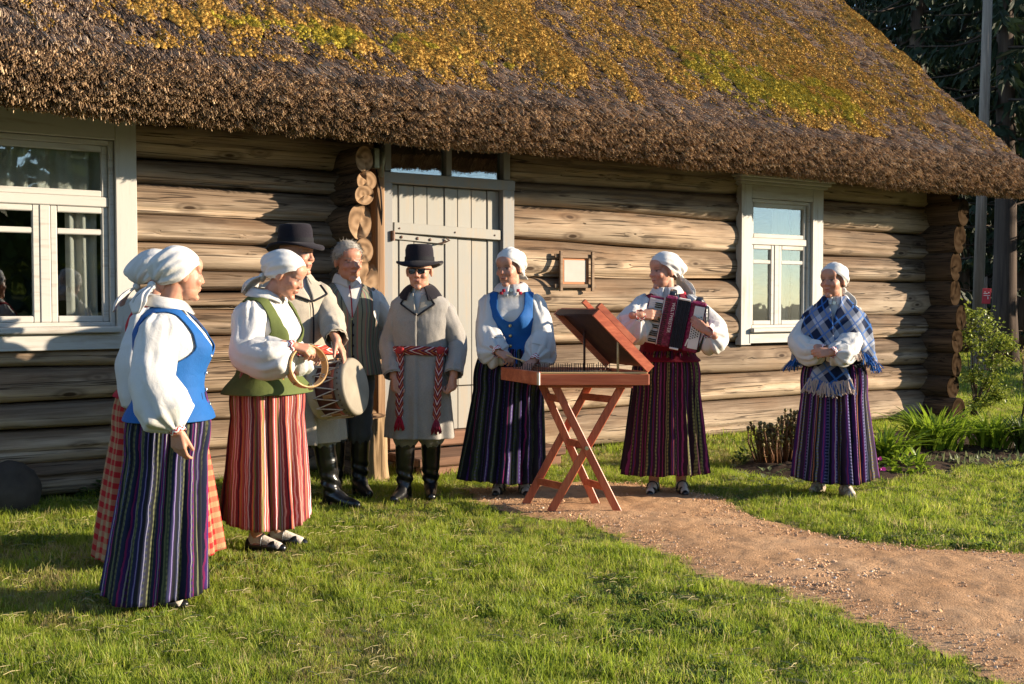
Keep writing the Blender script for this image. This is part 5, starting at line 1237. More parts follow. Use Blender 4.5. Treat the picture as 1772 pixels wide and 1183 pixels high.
        return remesh(b, 'body', 0.0049 / s.sc ** 0.5, M_SKIN, s.root, 2, post, 0.004)
    # ---- garments
    def sleeve(s, side, mat, rad, cuff=True, cuffmat=None, sag=0.0, wr=0.006, gath=1.0, cufflen=0.045, name='sleeve', cuff_r=0.036, end=1.0, seg=56):
        P = s.armpath(side, 60, 9, sag); n = int(len(P) * end); P = P[:n]; t = np.linspace(0, 1, n); r = np.interp(t, *zip(*rad)); th = np.linspace(0, 2 * PI, seg, endpoint=False); T, N_, B_ = frames(P)
        ph = s.rs.uniform(0, 6.28, 4); g = gath * (0.24 * sstep(0.62, 0.97, t) + 0.20 * sstep(0.35, 0.0, t) + 0.075)
        fold = np.sin(9 * th[None] + ph[0] + 2.0 * np.sin(t[:, None] * 5 + ph[1])) * 0.5 + np.sin(14 * th[None] + ph[2] - 3 * t[:, None]) * 0.3 + np.sin(5 * th[None] + ph[3] + 6 * t[:, None]) * 0.4
        rr_ = r[:, None] * (1 + g[:, None] * fold * 0.55); G = P[:, None] + rr_[..., None] * (np.cos(th)[None, :, None] * N_[:, None] + np.sin(th)[None, :, None] * B_[:, None])
        G = G + (wr * fbm(G * [1, 1, 0.8] + s.org, 16, 5) + wr * 2.6 * (0.5 - np.abs(fbm(G * [1, 1, 0.55] + s.org * 2, 8, 9, 2)) * 1.6) * sstep(0, .12, t)[:, None] * sstep(1.0, .9, t)[:, None])[..., None] * (np.cos(th)[None, :, None] * N_[:, None] + np.sin(th)[None, :, None] * B_[:, None])
        o = mobj(name, grid_mesh(name, G, True), mat, s.root); solidify(o, 0.002)
        if cuff:
            S_, E_, W_ = s.arms[side]; d = (W_ - E_) / np.linalg.norm(W_ - E_); cp = np.array([W_ - d * cufflen * 0.55, W_, W_ + d * cufflen * 0.45]); C = tube_pts(cp, [cuff_r, cuff_r * .95, cuff_r * .97], 24)
            solidify(mobj('cuff', grid_mesh('cuff', C, True), cuffmat or M_CUFF, s.root), 0.003)
        return o
    def blouse_sleeve(s, side, puff=1.0, sag=0.02, cuffmat=None):
        return s.sleeve(side, M_LINEN, [(0, .056), (.10, .072 * puff), (.30, .074 * puff), (.50, .080 * puff), (.72, .096 * puff), (.87, .094 * puff), (.955, .058), (1, .034)], True, cuffmat, sag)
    def blouse(s, z0=0.98): return s.shell('blouse', M_LINEN, z0, 1.475, 0.002, None, 110, 60, 0.004)
    def vest(s, mat, z0, zd=1.20, wn=0.085, zb=1.385, off=0.012, thick=0.005, flare=0.02, nm='vest', vneck=False, xa=0.142, urep=1.0, split=0.0):
        w = 1 + (s.w - 1) * 0.6
        def keep(x, y, z):                                    # > 0 where cloth is cut away: neckline, armholes
            ax = np.abs(x); tt = np.clip((z - zd) / (1.46 - zd), 0, 1); lim = wn * w * (tt if vneck else np.clip(tt * 2.6, 0, 1) ** 0.5) - np.clip(zd - z, 0, 1)
            sd = np.where(y < 0, lim - ax, np.minimum(wn * w - ax, z - zb)); return np.maximum(sd, np.minimum(ax - (xa + 0.065 * (1 - sstep(1.12, 1.25, z))) * w, z - 1.12))
        return s.shell(nm, mat, z0, 1.452, off, keep, 190, 130, 0.0025, thick, None, flare, urep)
    def buttons(s, zs, mat, off=0.018, r=0.009, x=0.0):
        m = MB(); m.ell((0, 0, 0), (r, r * .5, r), nu=10, nv=6); me = m.mesh('button', True)
        for z in zs:
            o = mobj('button', me, mat, s.root, (x, float(s.front(x, z, off)), z))
    def collar(s, mat, z=1.478, drop=0.05, out=0.052, gap=0.16, point=0.02, name='collar', lift=0.0):
        ph = np.linspace(gap, 2 * PI - gap, 70); th = ph + PI  # measured from the front
        r0 = 0.061; rows = []
        for t in np.linspace(0, 1, 8):
            e = np.exp(-((ph - gap) / 0.35) ** 2) + np.exp(-((2 * PI - gap - ph) / 0.35) ** 2); r = r0 + 0.004 + out * t * (1 + 0.25 * e); zz = z + lift * (1 - t) + 0.012 * math.sin(t * PI) - drop * t ** 1.2 - e * point * t + 0.012 * np.cos(ph + PI) * 1
            rows.append(np.stack([r * np.sin(ph) * 1.05, -r * np.cos(ph) * (0.95) - 0.0 + 0.004, zz], -1))
        o = mobj(name, grid_mesh(name, np.array(rows)), mat, s.root); solidify(o, 0.003); return o
    def skirt(s, mat, zw, hem, a1, b1, shift=(0, 0), amp=0.026, npl=15, a0=None, b0=None, seed=0, nu=400, nv=44, bell=0.75, kick=0.0):
        phi = np.linspace(0, 2 * PI, nu, endpoint=False); t = np.linspace(0, 1, nv); PH, T = np.meshgrid(phi, t); a, f, k = s.prof(zw); a0 = a + 0.012 if a0 is None else a0; b0 = (f + k) / 2 + 0.012 if b0 is None else b0
        r = np.random.RandomState(seed + 5); yc = (k - f) / 2; q = T ** bell; A = a0 + (a1 - a0) * q + 0.03 * s.w * np.sin(np.clip(T * 3.2, 0, 1) * PI) * 0.6; B = b0 + (b1 - b0) * q + 0.02 * np.sin(np.clip(T * 3.2, 0, 1) * PI)
        dr = 0.5 * np.sin(2 * PH + r.uniform(0, 6)) + 0.35 * np.sin(3 * PH + r.uniform(0, 6) + T); F1 = np.sin(npl * PH + 4 * dr + 0.5 * T); F1 = np.where(F1 > 0, np.abs(F1) ** 0.7, -np.abs(F1) ** 1.3 * 1.25) * (0.75 + 0.5 * vnoise(np.stack([np.cos(PH) * 4, np.sin(PH) * 4, T * .8 + seed], -1))); F2 = np.sin((npl * 2 + 3) * PH + 5 * dr + r.uniform(0, 6)); F3 = np.sin(70 * PH + 3 * dr); FL = np.sin(5 * PH + 2.5 * dr + r.uniform(0, 6) + 0.8 * T)
        D = 1.6 * amp * (0.16 + 0.84 * T ** 0.7) * (0.72 * F1 + 0.32 * F2 * (0.4 + 0.6 * np.sin(PH * 3 + 1) ** 2) + 0.55 * FL * T) + 0.0035 * F3 * (1 - T) ** 2 + 0.004 * fbm(np.stack([np.cos(PH) * 3, np.sin(PH) * 3, T * 2.2 + seed], -1), 1.6, seed)
        th = PH - PI / 2; x = (A + D) * np.cos(th) + shift[0] * T; y = -(B + D) * np.sin(th) + yc * (1 - T) + shift[1] * T; z = zw + (hem - zw) * T + 0.010 * np.sin(PH * 2 + seed) * T + kick * T * np.sin(th) + 0.010 * F1 * T
        P = np.stack([x, y, z], -1); o = mobj('skirt', grid_mesh('skirt', P, True, None, np.linspace(0, 1, nu + 1), zw - t * (zw - hem)), mat, s.root); solidify(o, 0.003); return o
    def shoe(s, k, sole_mat=None, upper=None, stocking=M_STOCK, strap=True):
        fx, fy, fa = s.feet[k]; an = np.array([fx, fy + 0.025, 0.0]); dv = np.array([math.sin(R(fa)), -math.cos(R(fa)), 0]); sd = np.array([-dv[1], dv[0], 0])
        g = MB(); g.cap(an + [0, 0, 0.36], an + [0, 0, 0.11], 0.047, 0.036, 14); g.cap(an + [0, 0, 0.11], an - dv * 0.022 + [0, 0, 0.045], 0.036, 0.036, 14); g.cap(an + [0, 0, 0.075], an + dv * 0.135 + [0, 0, 0.032], 0.036, 0.030, 14); remesh(g, 'stocking', 0.006, stocking, s.root, 2, None, 0.010)
        b = MB(); b.cap(an - dv * 0.028 + [0, 0, 0.040], an + dv * 0.10 + [0, 0, 0.034], 0.041, 0.040, 16); b.cap(an + dv * 0.10 + [0, 0, 0.034], an + dv * 0.158 + [0, 0, 0.026], 0.038, 0.024, 14); b.ell(an - dv * 0.03 + [0, 0, 0.05], (0.038, 0.038, 0.035))
        b.box(an - dv * 0.035 + [0, 0, 0.014], (0.055, 0.055, 0.028))
        def post(V, me):
            q = (V - an) @ dv; L = 0.046 + 0.035 * sstep(-0.01, -0.05, q) + 0.045 * sstep(0.075, 0.115, q); V[:, 2] = np.minimum(V[:, 2], L); return V
        o = remesh(b, 'shoe', 0.006, upper or M_LEATHER, s.root, 1, post, 0.003)
        if strap:
            t = np.linspace(-1.75, 1.75, 18); c = an + dv * 0.045; P_ = np.stack([c + sd * 0.040 * math.sin(a) + np.array([0, 0, 0.045 + 0.052 * math.cos(a)]) for a in t]); m = MB(); m.tube(P_, 0.0075, 8, 0.35); m.build('strap', upper or M_LEATHER, o, True)
    def boot(s, k, top=0.42):
        fx, fy, fa = s.feet[k]; an = np.array([fx, fy + 0.02, 0.0]); dv = np.array([math.sin(R(fa)), -math.cos(R(fa)), 0]); b = MB()
        kn = s.knee(k); la = lambda z: an + (kn - an) * np.clip((z - .09) / (kn[2] - .09), 0, 1) * [1, 1, 0] + [0, 0, z]; b.cap(la(top - 0.05), la(0.20), 0.070, 0.061, 18); b.cap(la(0.20), la(0.10), 0.060, 0.052, 18); b.cap(an + [0, 0, 0.12], an - dv * 0.025 + [0, 0, 0.05], 0.05, 0.044, 14); b.cap(an + [0, 0, 0.09], an + dv * 0.10 + [0, 0, 0.044], 0.05, 0.043, 14); b.cap(an + dv * 0.10 + [0, 0, 0.044], an + dv * 0.185 + [0, 0, 0.034], 0.043, 0.030, 14); b.box(an - dv * 0.045 + [0, 0, 0.016], (0.07, 0.07, 0.032)); b.box(an + dv * 0.08 + [0, 0, 0.010], (0.06, 0.06, 0.02))
        def post(V, me):
            rel = V - an; rad = np.linalg.norm(rel[:, :2], axis=1)[:, None] + 1e-6; wv = np.where((V[:, 2] > .07) & (V[:, 2] < top), 1, 0) * 0.006 * np.sin(V[:, 2] * 95 + 2.0 * np.arctan2(rel[:, 1], rel[:, 0])) * np.exp(-((V[:, 2] - .15) / .075) ** 2) + 0.004 * fbm(V, 14, 3)
            V[:, :2] += rel[:, :2] / rad * wv[:, None]; V[:, 2] = np.minimum(V[:, 2], top); return V
        return remesh(b, 'boot', 0.007, M_LEATHER, s.root, 2, post, 0.0)
    def trouser(s, k, mat, bot=0.36, puff=0.086):
        sd = -1 if k == 0 else 1; fx, fy, fa = s.feet[k]; hip = np.array([sd * 0.09, 0.0, 0.90]); a0 = np.array([fx, fy + 0.02, 0.09]); kn = s.knee(k); an = a0 + (kn - a0) * (bot - .09) / (kn[2] - .09); t = np.linspace(0, 1, 40)[:, None]; P = np.where(t < .8, hip + (kn - hip) * t / .8, kn + (an - kn) * (t - .8) / .2)
        for _ in range(6): P[1:-1] = (P[:-2] + 2 * P[1:-1] + P[2:]) / 4
        r = np.interp(t[:, 0], [0, .3, .6, .82, .93, 1], [.105, .098, .086, puff, puff * .95, .060]); G = tube_pts(P, r, 36); c = P[:, None]; dv = G - c; dv /= np.linalg.norm(dv, axis=-1)[..., None]; th = np.linspace(0, 6.283, 36)
        G = G + dv * (0.011 * fbm(G * [1, 1, 2.4] + s.org, 9, 7) + 0.008 * np.sin(8 * th)[None] * sstep(.75, 1, t))[..., None]; return mobj('trouser_leg', grid_mesh('trouser_leg', G, True), mat, s.root)
    def headscarf(s, mat=M_SCARF, tails=(0.16, 0.12), bag=0.03, knot=(0, .118, -.062), tdir=(0.0, 0.35, -1.0), low=0.0, seed=0, tw=1.0, fore=0.062):
        c = np.array([0, .018, .026]); rad = np.array([.0905, .1085, .100]); ed = np.array([(0, -.088, fore), (.048, -.074, fore - .006), (.080, -.032, .030), (.0895, .012, -.028 - low), (.070, .070, -.066 - low), (0, .112, -.082 - low)])
        q = np.array([0, .42, .91]); q /= np.linalg.norm(q); f = np.array([0, -q[2], q[1]]); r_ = np.array([1.0, 0, 0])
        E_ = (ed - c) / rad; E_ /= np.linalg.norm(E_, axis=1)[:, None]; al = np.arccos(np.clip(E_ @ q, -1, 1)); be = np.arctan2(E_ @ r_, E_ @ f); be[-1] = PI
        B_ = np.linspace(-PI, PI, 96, endpoint=False); ae = np.interp(np.abs(B_), be, al)
        for _ in range(3): ae = (np.roll(ae, 1) + 2 * ae + np.roll(ae, -1)) / 4
        t = np.linspace(0.01, 1, 46); AL = t[:, None] * ae[None]; dv = np.cos(AL)[..., None] * q + np.sin(AL)[..., None] * (np.cos(B_)[None, :, None] * f + np.sin(B_)[None, :, None] * r_)
        P = c + dv * rad; bk = np.array([0, .95, -.05]); g = np.exp(-np.sum((dv - bk) ** 2, -1) / 0.35); P = P + (np.array([0, 1, -.25]) * bag) * g[..., None]
        K = np.array(knot, float); v = P - K; axk = np.array([0, -.86, .5]); e1 = np.array([1.0, 0, 0]); e2 = np.cross(axk, e1); psi = np.arctan2(v @ e2, v @ e1); dist = np.linalg.norm(v, axis=-1)
        w1 = np.sin(8 * psi + 2.2 * np.sin(dist * 18 + seed) + seed); wv = ((np.abs(w1) ** 0.6 * np.sign(w1)) * 0.6 + np.sin(17 * psi + seed * 2 + dist * 14) * 0.4) * 0.0105 * sstep(0.27, 0.06, dist) + 0.007 * fbm(P, 11, seed + 3); P = P + dv * (wv * sstep(1.02, 0.9, t)[:, None] + 0.002 - 0.003 * sstep(.9, 1, t)[:, None])[..., None]
        Pw = s.hd(P.reshape(-1, 3)).reshape(P.shape); o = mobj('headscarf', grid_mesh('headscarf', Pw, True), mat, s.root); solidify(o, 0.003, 1.0)
        b = MB(); b.ell(s.hd(K + [0, .004, 0]), (.026 * tw, .020, .022), s.Hm, 14, 10); b.ell(s.hd(K + [.018, .004, -.012]), (.016, .014, .022), s.Hm); b.build('knot', mat, o, True)
        td = np.array(tdir, float); td /= np.linalg.norm(td); r = np.random.RandomState(seed)
        for i, L in enumerate(tails):
            if not L: continue
            sg = (-1, 1)[i % 2]; tt = np.linspace(0, 1, 14); cen = K[None] + td * (L * tt)[:, None] + np.array([sg * .045, 0.0, 0]) * (tt ** .8)[:, None] + np.array([0, .02, .012]) * np.sin(tt * 3)[:, None]; wd = np.interp(tt, [0, .25, .7, 1], [.014, .034, .048, .020]) * tw; G = tube_pts(cen, wd, 26, 0.24, np.array([0.25 * sg, 1.0, 0.3])); ph = np.linspace(0, 6.283, 26, endpoint=False); sdv = G - cen[:, None]
            G = G + sdv * (0.26 * np.sin(4 * ph + 3 * tt[:, None] + seed + i))[..., None] + 0.004 * fbm(G, 20, seed + i)[..., None]; m = MB(); m.grid(s.hd(G.reshape(-1, 3)).reshape(G.shape), True, True); m.build('scarf_tail', mat, o, True)
        return o
    def hat(s, tilt=8, crown=(.090, .082, .118), brim=.148, back=0.0):
        b = MB(); h0 = .058; cr, ct, ch = crown; th = np.linspace(0, 2 * PI, 48, endpoint=False); prof = [(brim * .6, -.005), (brim * .98, -.007), (brim * 1.0, 0), (brim * .98, .007), (cr * 1.12, .008), (cr * 1.02, .014), (cr, .024), (cr * .985, ch * .35), (cr * .97, ch * .7), (ct * 1.0, ch * .86), (ct * .965, ch * .94), (ct * .87, ch * .985), (ct * .70, ch * 1.0), (ct * .4, ch * .99), (.002, ch * .98)]
        prof = np.array(prof); P = np.stack([prof[:, 0, None] * np.cos(th), prof[:, 0, None] * np.sin(th) * 1.12, np.broadcast_to(prof[:, 1, None], (len(prof), 48))], -1)
        ed = sstep(cr * 1.05, brim, prof[:, 0])[:, None]; P[..., 2] += ed * (0.016 * np.cos(2 * th)[None] - 0.010) * (np.arange(len(prof)) < 5)[:, None]; P += 0.003 * fbm(P, 12, 3)[..., None]
        h0 = .050; tm = np.array(Euler((R(-tilt), 0, 0)).to_matrix()); P = P @ tm.T + [0, .012 + back, h0]; b.grid(s.hd(P.reshape(-1, 3)).reshape(P.shape), True, True); o = b.build('hat', M_FELT, s.root, True)
        c = MB(); band = np.array([[cr * 1.035, .014], [cr * 1.03, .038]]); G = np.stack([band[:, 0, None] * np.cos(th), band[:, 0, None] * np.sin(th) * 1.12, np.broadcast_to(band[:, 1, None], (2, 48))], -1) @ tm.T + [0, .012 + back, h0]; c.grid(s.hd(G.reshape(-1, 3)).reshape(G.shape), True); c.build('hat_band', M_BLACKC, o, True); return o
    def coat(s, mat, hem=0.43, vz=1.30, wn=0.075, off=0.016, slit=0.0, sleeve_r=1.0):
        def keep(x, y, z): tt = np.clip((z - vz) / (1.46 - vz), 0, 1); return np.where(y < 0, wn * tt ** 0.8 + 0.004 - np.abs(x) - np.clip(vz - z, 0, 1) * 9, -1.0)
        def post(P, PH, ZZ):
            d = PH - PI; st = np.where(d > 0, np.exp(-d / 0.5), 0) * 0.012; lo = sstep(1.0, hem, ZZ)
            fold = lo * 0.016 * (np.sin(7 * PH + 1.0) + 0.5 * np.sin(12 * PH + 2)) * (0.4 + 0.6 * np.sin(PH / 2) ** 2 * 0 + 0.4); n = P * [1, 1, 0]; n /= np.linalg.norm(n, axis=-1)[..., None]
            # the front edge folds back a little below the belt
            op = slit * lo * np.exp(-np.abs(d - 0.05) / 0.16) * np.where(d > 0, 1.0, -0.6); return P + n * (st + fold + op * 0.05)[..., None]
        o = s.shell('coat', mat, hem, 1.455, off, keep, 240, 120, 0.006, 0.006, None, 0.0, 1.0, post)
        for sd in (-1, 1):
            q = sleeve_r; sl = s.sleeve(sd, mat, [(0, .066 * q), (.12, .082 * q), (.35, .078 * q), (.6, .073 * q), (.85, .067 * q), (1, .064 * q)], False, None, 0.0, 0.008, 0.45, name='sleeve'); P = s.armpath(sd, 60, 9)
            c = MB(); c.grid(tube_pts(P[-9:-1] , [.0675 * q, .0685 * q] + [.0685 * q] * 6, 40), True); solidify(c.build('cuff', mat, sl, True), 0.005)
        return o
    def patch(s, name, mat, corners, off=0.03, n=10, parent=None, thick=0.004):
        """four (x,z) corners laid on the chest"""
        c = np.array(corners, float); u = np.linspace(0, 1, n); U_, V_ = np.meshgrid(u, u); Q = (1 - U_)[..., None] * (1 - V_)[..., None] * c[0] + U_[..., None] * (1 - V_)[..., None] * c[1] + U_[..., None] * V_[..., None] * c[2] + (1 - U_)[..., None] * V_[..., None] * c[3]
        y = s.front(Q[..., 0], Q[..., 1], off); return solidify(mobj(name, grid_mesh(name, np.stack([Q[..., 0], y, Q[..., 1]], -1)), mat, parent or s.root), thick)
    def trim(s, name, mat, pts, r=0.005, off=0.034, parent=None, n=30):
        p = np.array(pts, float); k = np.linspace(0, len(p) - 1, n); x, z = np.interp(k, range(len(p)), p[:, 0]), np.interp(k, range(len(p)), p[:, 1]); b = MB(); b.tube(np.stack([x, s.front(x, z, off), z], -1), r, 8); return b.build(name, mat, parent or s.root, True)
    def sash(s, z, h, mat, off=0.030, tails=(), tassel=None, knots=()):
        ph = np.linspace(0, 2 * PI, 160, endpoint=False); v = np.linspace(0, 1, 11); PH, Vv = np.meshgrid(ph, v); zz = z + (Vv - .5) * h + .006 * np.sin(PH * 2 + 1); o_ = off + .012 * np.sin(Vv * PI) + .005 * np.sin(PH * 40 + np.abs(Vv - .5) * 9) * np.sin(Vv * PI)
        P = s.surf(PH, zz, 0.0); n = P * [1, 1, 0]; n /= np.linalg.norm(n, axis=-1)[..., None]; P = P + n * o_[..., None]; o = mobj('sash', grid_mesh('sash', P, True, None, np.linspace(0, 1.2, 161), v), mat, s.root); solidify(o, 0.004)
        for (x0, x1, z1, tc) in tails:
            t = np.linspace(0, 1, 40); x = x0 + (x1 - x0) * t; zc = z + (z1 - z) * t; y = s.front(x, zc, off + .016); c = np.stack([x, y, zc], -1); wd = .026 + .003 * np.sin(t * 50); th = np.linspace(0, 2 * PI, 16, endpoint=False); G = tube_pts(c, wd, 16, 0.35, np.array([0, -1.0, 0])); G[..., 1] -= (.004 * np.sin(t * 60))[:, None]
            vv = np.broadcast_to(0.5 + 0.5 * np.sin(np.linspace(0, 2 * PI, 17)), (40, 17)); m = grid_mesh('sash_tail', G, True, None, np.broadcast_to((t * abs(z1 - z))[:, None], (40, 17)), vv); tl = mobj('sash_tail', m, mat, o)
            b = MB(); r = np.random.RandomState(3)
            for k in range(46):
                a = r.uniform(0, 6.28); e = c[-1] + [r.normal(0, .004), 0, .012]; b.tube(np.array([e, e + [.020 * math.cos(a), .012 * math.sin(a), -.045], e + [.032 * math.cos(a), .018 * math.sin(a), -.095 + r.normal(0, .008)]]), .0032, 5)
            b.ell(c[-1] + [0, 0, .004], (.015, .012, .014)); b.build('tassel', tc, tl, True)
        for x in knots: b = MB(); b.ell((x, float(s.front(x, z, off + .014)), z), (.030, .018, .034), nu=16, nv=10); b.ell((x + .012, float(s.front(x, z, off + .024)), z + .004), (.020, .014, .028), [[.8, 0, .6], [0, 1, 0], [-.6, 0, .8]]); b.build('knot', M_SASHK, o, True)
        return o
# ================================================================== the nine musicians
def fin(p): pass
# -- 1 front woman seen from behind her right shoulder
p1 = Person(0, 0, 99, 1.60, 'woman in blue vest and white headscarf seen from behind, standing nearest the camera', True, 1.13, 1.10, 0.9, (24, 4), (-1.545, 5.11))
p1.piv = p1.piv + [0, -.035, 0]; p1.feet = [(-.08, .06, -5), (.08, .06, 5)]
p1.arm(-1, p1.at(306, 742, 4.82), p1.dirl((.05, .1, -1)), p1.dirl((.25, .95, 0)), (28, 34, 22), p1.dirl((-.8, -.35, -.3)), 25); p1.arm(1, (.24, -.02, .86))
p1.body(); p1.blouse(.95); p1.blouse_sleeve(-1, 1.22, .01); p1.blouse_sleeve(1, 1.1, .01)
p1.vest(M_BLUE, .905, 1.20, .085, 1.40, .014, .005, .015); p1.collar(M_LINEN, 1.482, .05, .056, .16, .02); p1.skirt(M_SK1, 1.03, .065, .225, .235, (0, .075), .020, 13, None, None, 1, bell=1.2)
p1.buttons((1.20, 1.12, 1.04, .97), M_SILVER, .024, .010); p1.headscarf(M_SCARF, (.15, .13), .012, (0, .122, -.058), (0, .55, -1), .008, 2, 1.15); p1.shoe(0); p1.shoe(1)
b = MB(); b.grid(np.stack([np.stack([np.linspace(.06, .13, 8), p1.front(np.linspace(.06, .13, 8), np.linspace(1.42, 1.24, 8), .02), np.linspace(1.42, 1.24, 8)], -1), np.stack([np.linspace(.06, .13, 8) + .012, p1.front(np.linspace(.06, .13, 8) + .012, np.linspace(1.42, 1.24, 8), .02), np.linspace(1.42, 1.24, 8)], -1)])); solidify(b.build('vest_edge', M_BLUE, p1.root), .003)
# -- 2 woman behind her in a red vest and red checked skirt
p2 = Person(0, 0, 96, 1.625, 'woman in red vest and red checked skirt, mostly hidden behind the front woman', True, 1.15, 1.1, .9, (0, -2), (-1.86, 5.97))
p2.arm(-1, (-.24, 0, .86)); p2.arm(1, (.24, 0, .86)); p2.feet = [(-.09, -.12, 0), (.09, -.10, 5)]
p2.body(); p2.blouse(.95); p2.blouse_sleeve(-1, 1.2, .01); p2.blouse_sleeve(1, 1.1, .01); p2.vest(M_RED, .93, 1.20, .085, 1.40, .014, .005, .04); p2.collar(M_LINEN); p2.skirt(M_PLAIDR, 1.03, .05, .32, .33, (0, 0), .020, 14, None, None, 2)
p2.headscarf(M_SCARF, (.17, .13), .05, tdir=(0, .7, -.8), seed=5); p2.shoe(0, strap=False); p2.shoe(1, strap=False)
# -- 3 woman with the tambourine
p3 = Person(0, 0, 66, 1.66, 'woman in green vest and coral striped skirt holding a tambourine', True, 1.06, 1.05, 1.0, (12, 24), ((462 - CX) / FPX * 6.28, 6.28))
p3.piv = p3.piv + [0, -.072, -.018]; p3.feet = [(-.08, 0, 10), (.08, -.03, 15)]
p3.arm(-1, p3.at(505, 599, 5.98), p3.dirl((1, .15, -.18)), p3.dirl((.1, .6, -.8)), (42, 50, 30), p3.dirl((-.75, -.15, -.65)), 20); p3.arm(1, p3.at(520, 606, 6.22), p3.dirl((1, -.1, -.35)), p3.dirl((0, -.8, -.3)), (25, 30, 20), None, 30)
p3.body(brow=(.3, .24, .2)); p3.blouse(.95); p3.blouse_sleeve(-1, 1.18, .045); p3.blouse_sleeve(1, 1.1, .03); p3.vest(M_GREEN, .895, 1.16, .085, 1.40, .014, .005, .045); p3.collar(M_LINEN, 1.478, .045, .052); p3.skirt(M_SK3, 1.03, .155, .235, .245, (0, .02), .022, 15, None, None, 3)
p3.buttons((1.16, 1.09, 1.02, .95), M_BRASS, .026, .009); p3.headscarf(M_SCARF, (.13, .15), .03, tdir=(0, .45, -1), seed=8, low=.004, tw=1.1); p3.shoe(0); p3.shoe(1)
# -- 4 tall man in the beige coat
p4 = Person(0, 0, 40, 1.80, 'tall man in beige wool coat and black hat resting a hand on the drum', False, 1.20, 1.15, 0, (26, 2), ((509 - CX) / FPX * 7.5, 7.5))
p4.hs = 1.12; p4.feet = [(-.03, -.03, -10), (.20, -.13, 22)]
p4.arm(1, p4.at(583, 590, 7.18), p4.dirl((.42, -.12, -.80)), p4.dirl((-.75, .1, -.45)), (14, 26, 18), p4.dirl((.6, .6, -.7)), 45); p4.arm(-1, (-.30, .02, .86))
p4.body(brow=(.16, .11, .08), jaw=1.1, nose=1.25); p4.shell('shirt', M_LINEN, 1.0, 1.47, .002, None, 90, 40); p4.coat(M_COATB, .43, 1.33, .07, .016, 1.0); p4.sash(1.00, .055, M_BRAIDR, .034)
p4.collar(M_COATB, 1.485, .065, .075, .30, .02, 'coat_collar', .01)
la = p4.patch('lapel', M_COATB, [(.03, 1.445), (.115, 1.40), (.13, 1.345), (.01, 1.30)], .034); p4.trim('lapel_trim', M_BLACKC, [(.115, 1.40), (.13, 1.345), (.01, 1.30)], .006, .042, la)
lb = p4.patch('lapel', M_COATB, [(-.03, 1.445), (-.115, 1.40), (-.13, 1.345), (-.005, 1.30)], .034); p4.trim('lapel_trim', M_BLACKC, [(-.115, 1.40), (-.13, 1.345), (-.005, 1.30)], .006, .042, lb)
p4.trim('front_trim', M_BLACKC, [(.004, 1.30), (.010, 1.15), (.010, 1.03)], .005, .034)
p4.hat(3); 
for k in (0, 1): p4.trouser(k, M_TROUSG, .38, .095); p4.boot(k, .44)
# -- 5 grey-haired man in the striped vest
p5 = Person(602, 858, 20, 1.765, 'grey haired man in striped vest and white shirt standing beside the log ends', False, 1.03, 1.05, 0, (10, 4), tint=(1.04, .93, .9))
p5.hs = 1.13; p5.arm(1, (.20, .13, .93), None, None, (30, 30, 20), (.9, .2, -.3)); p5.arm(-1, (-.275, -.02, .86))
p5.body(brow=(.30, .26, .22), jaw=1.12, cheek=1.1, nose=1.1); p5.shell('shirt', M_LINEN, .95, 1.47, .003, None, 110, 60, .004)
for sd in (-1, 1): p5.sleeve(sd, M_LINEN, [(0, .068), (.12, .082), (.35, .074), (.6, .070), (.88, .062), (1, .040)], True, M_LINEN, 0, .008, .7)
p5.vest(M_VESTS, .83, 1.20, .10, 1.43, .014, .004, .01, 'vest', True, .150); p5.collar(M_LINEN, 1.50, .052, .030, .10, .02, 'collar', .012)
p5.buttons((1.17, 1.10, 1.03, .96), M_BLACKC, .022, .009, .004); p5.trim('front_edge', M_BLACKC, [(.0, 1.20), (.002, .84)], .004, .020); p5.trim('neck_cord', M_RED, [(0, 1.43), (.0, 1.30), (.002, 1.22)], .004, .016)
for k in (0, 1): p5.trouser(k, M_TROUSD, .36, .085); p5.boot(k, .42)
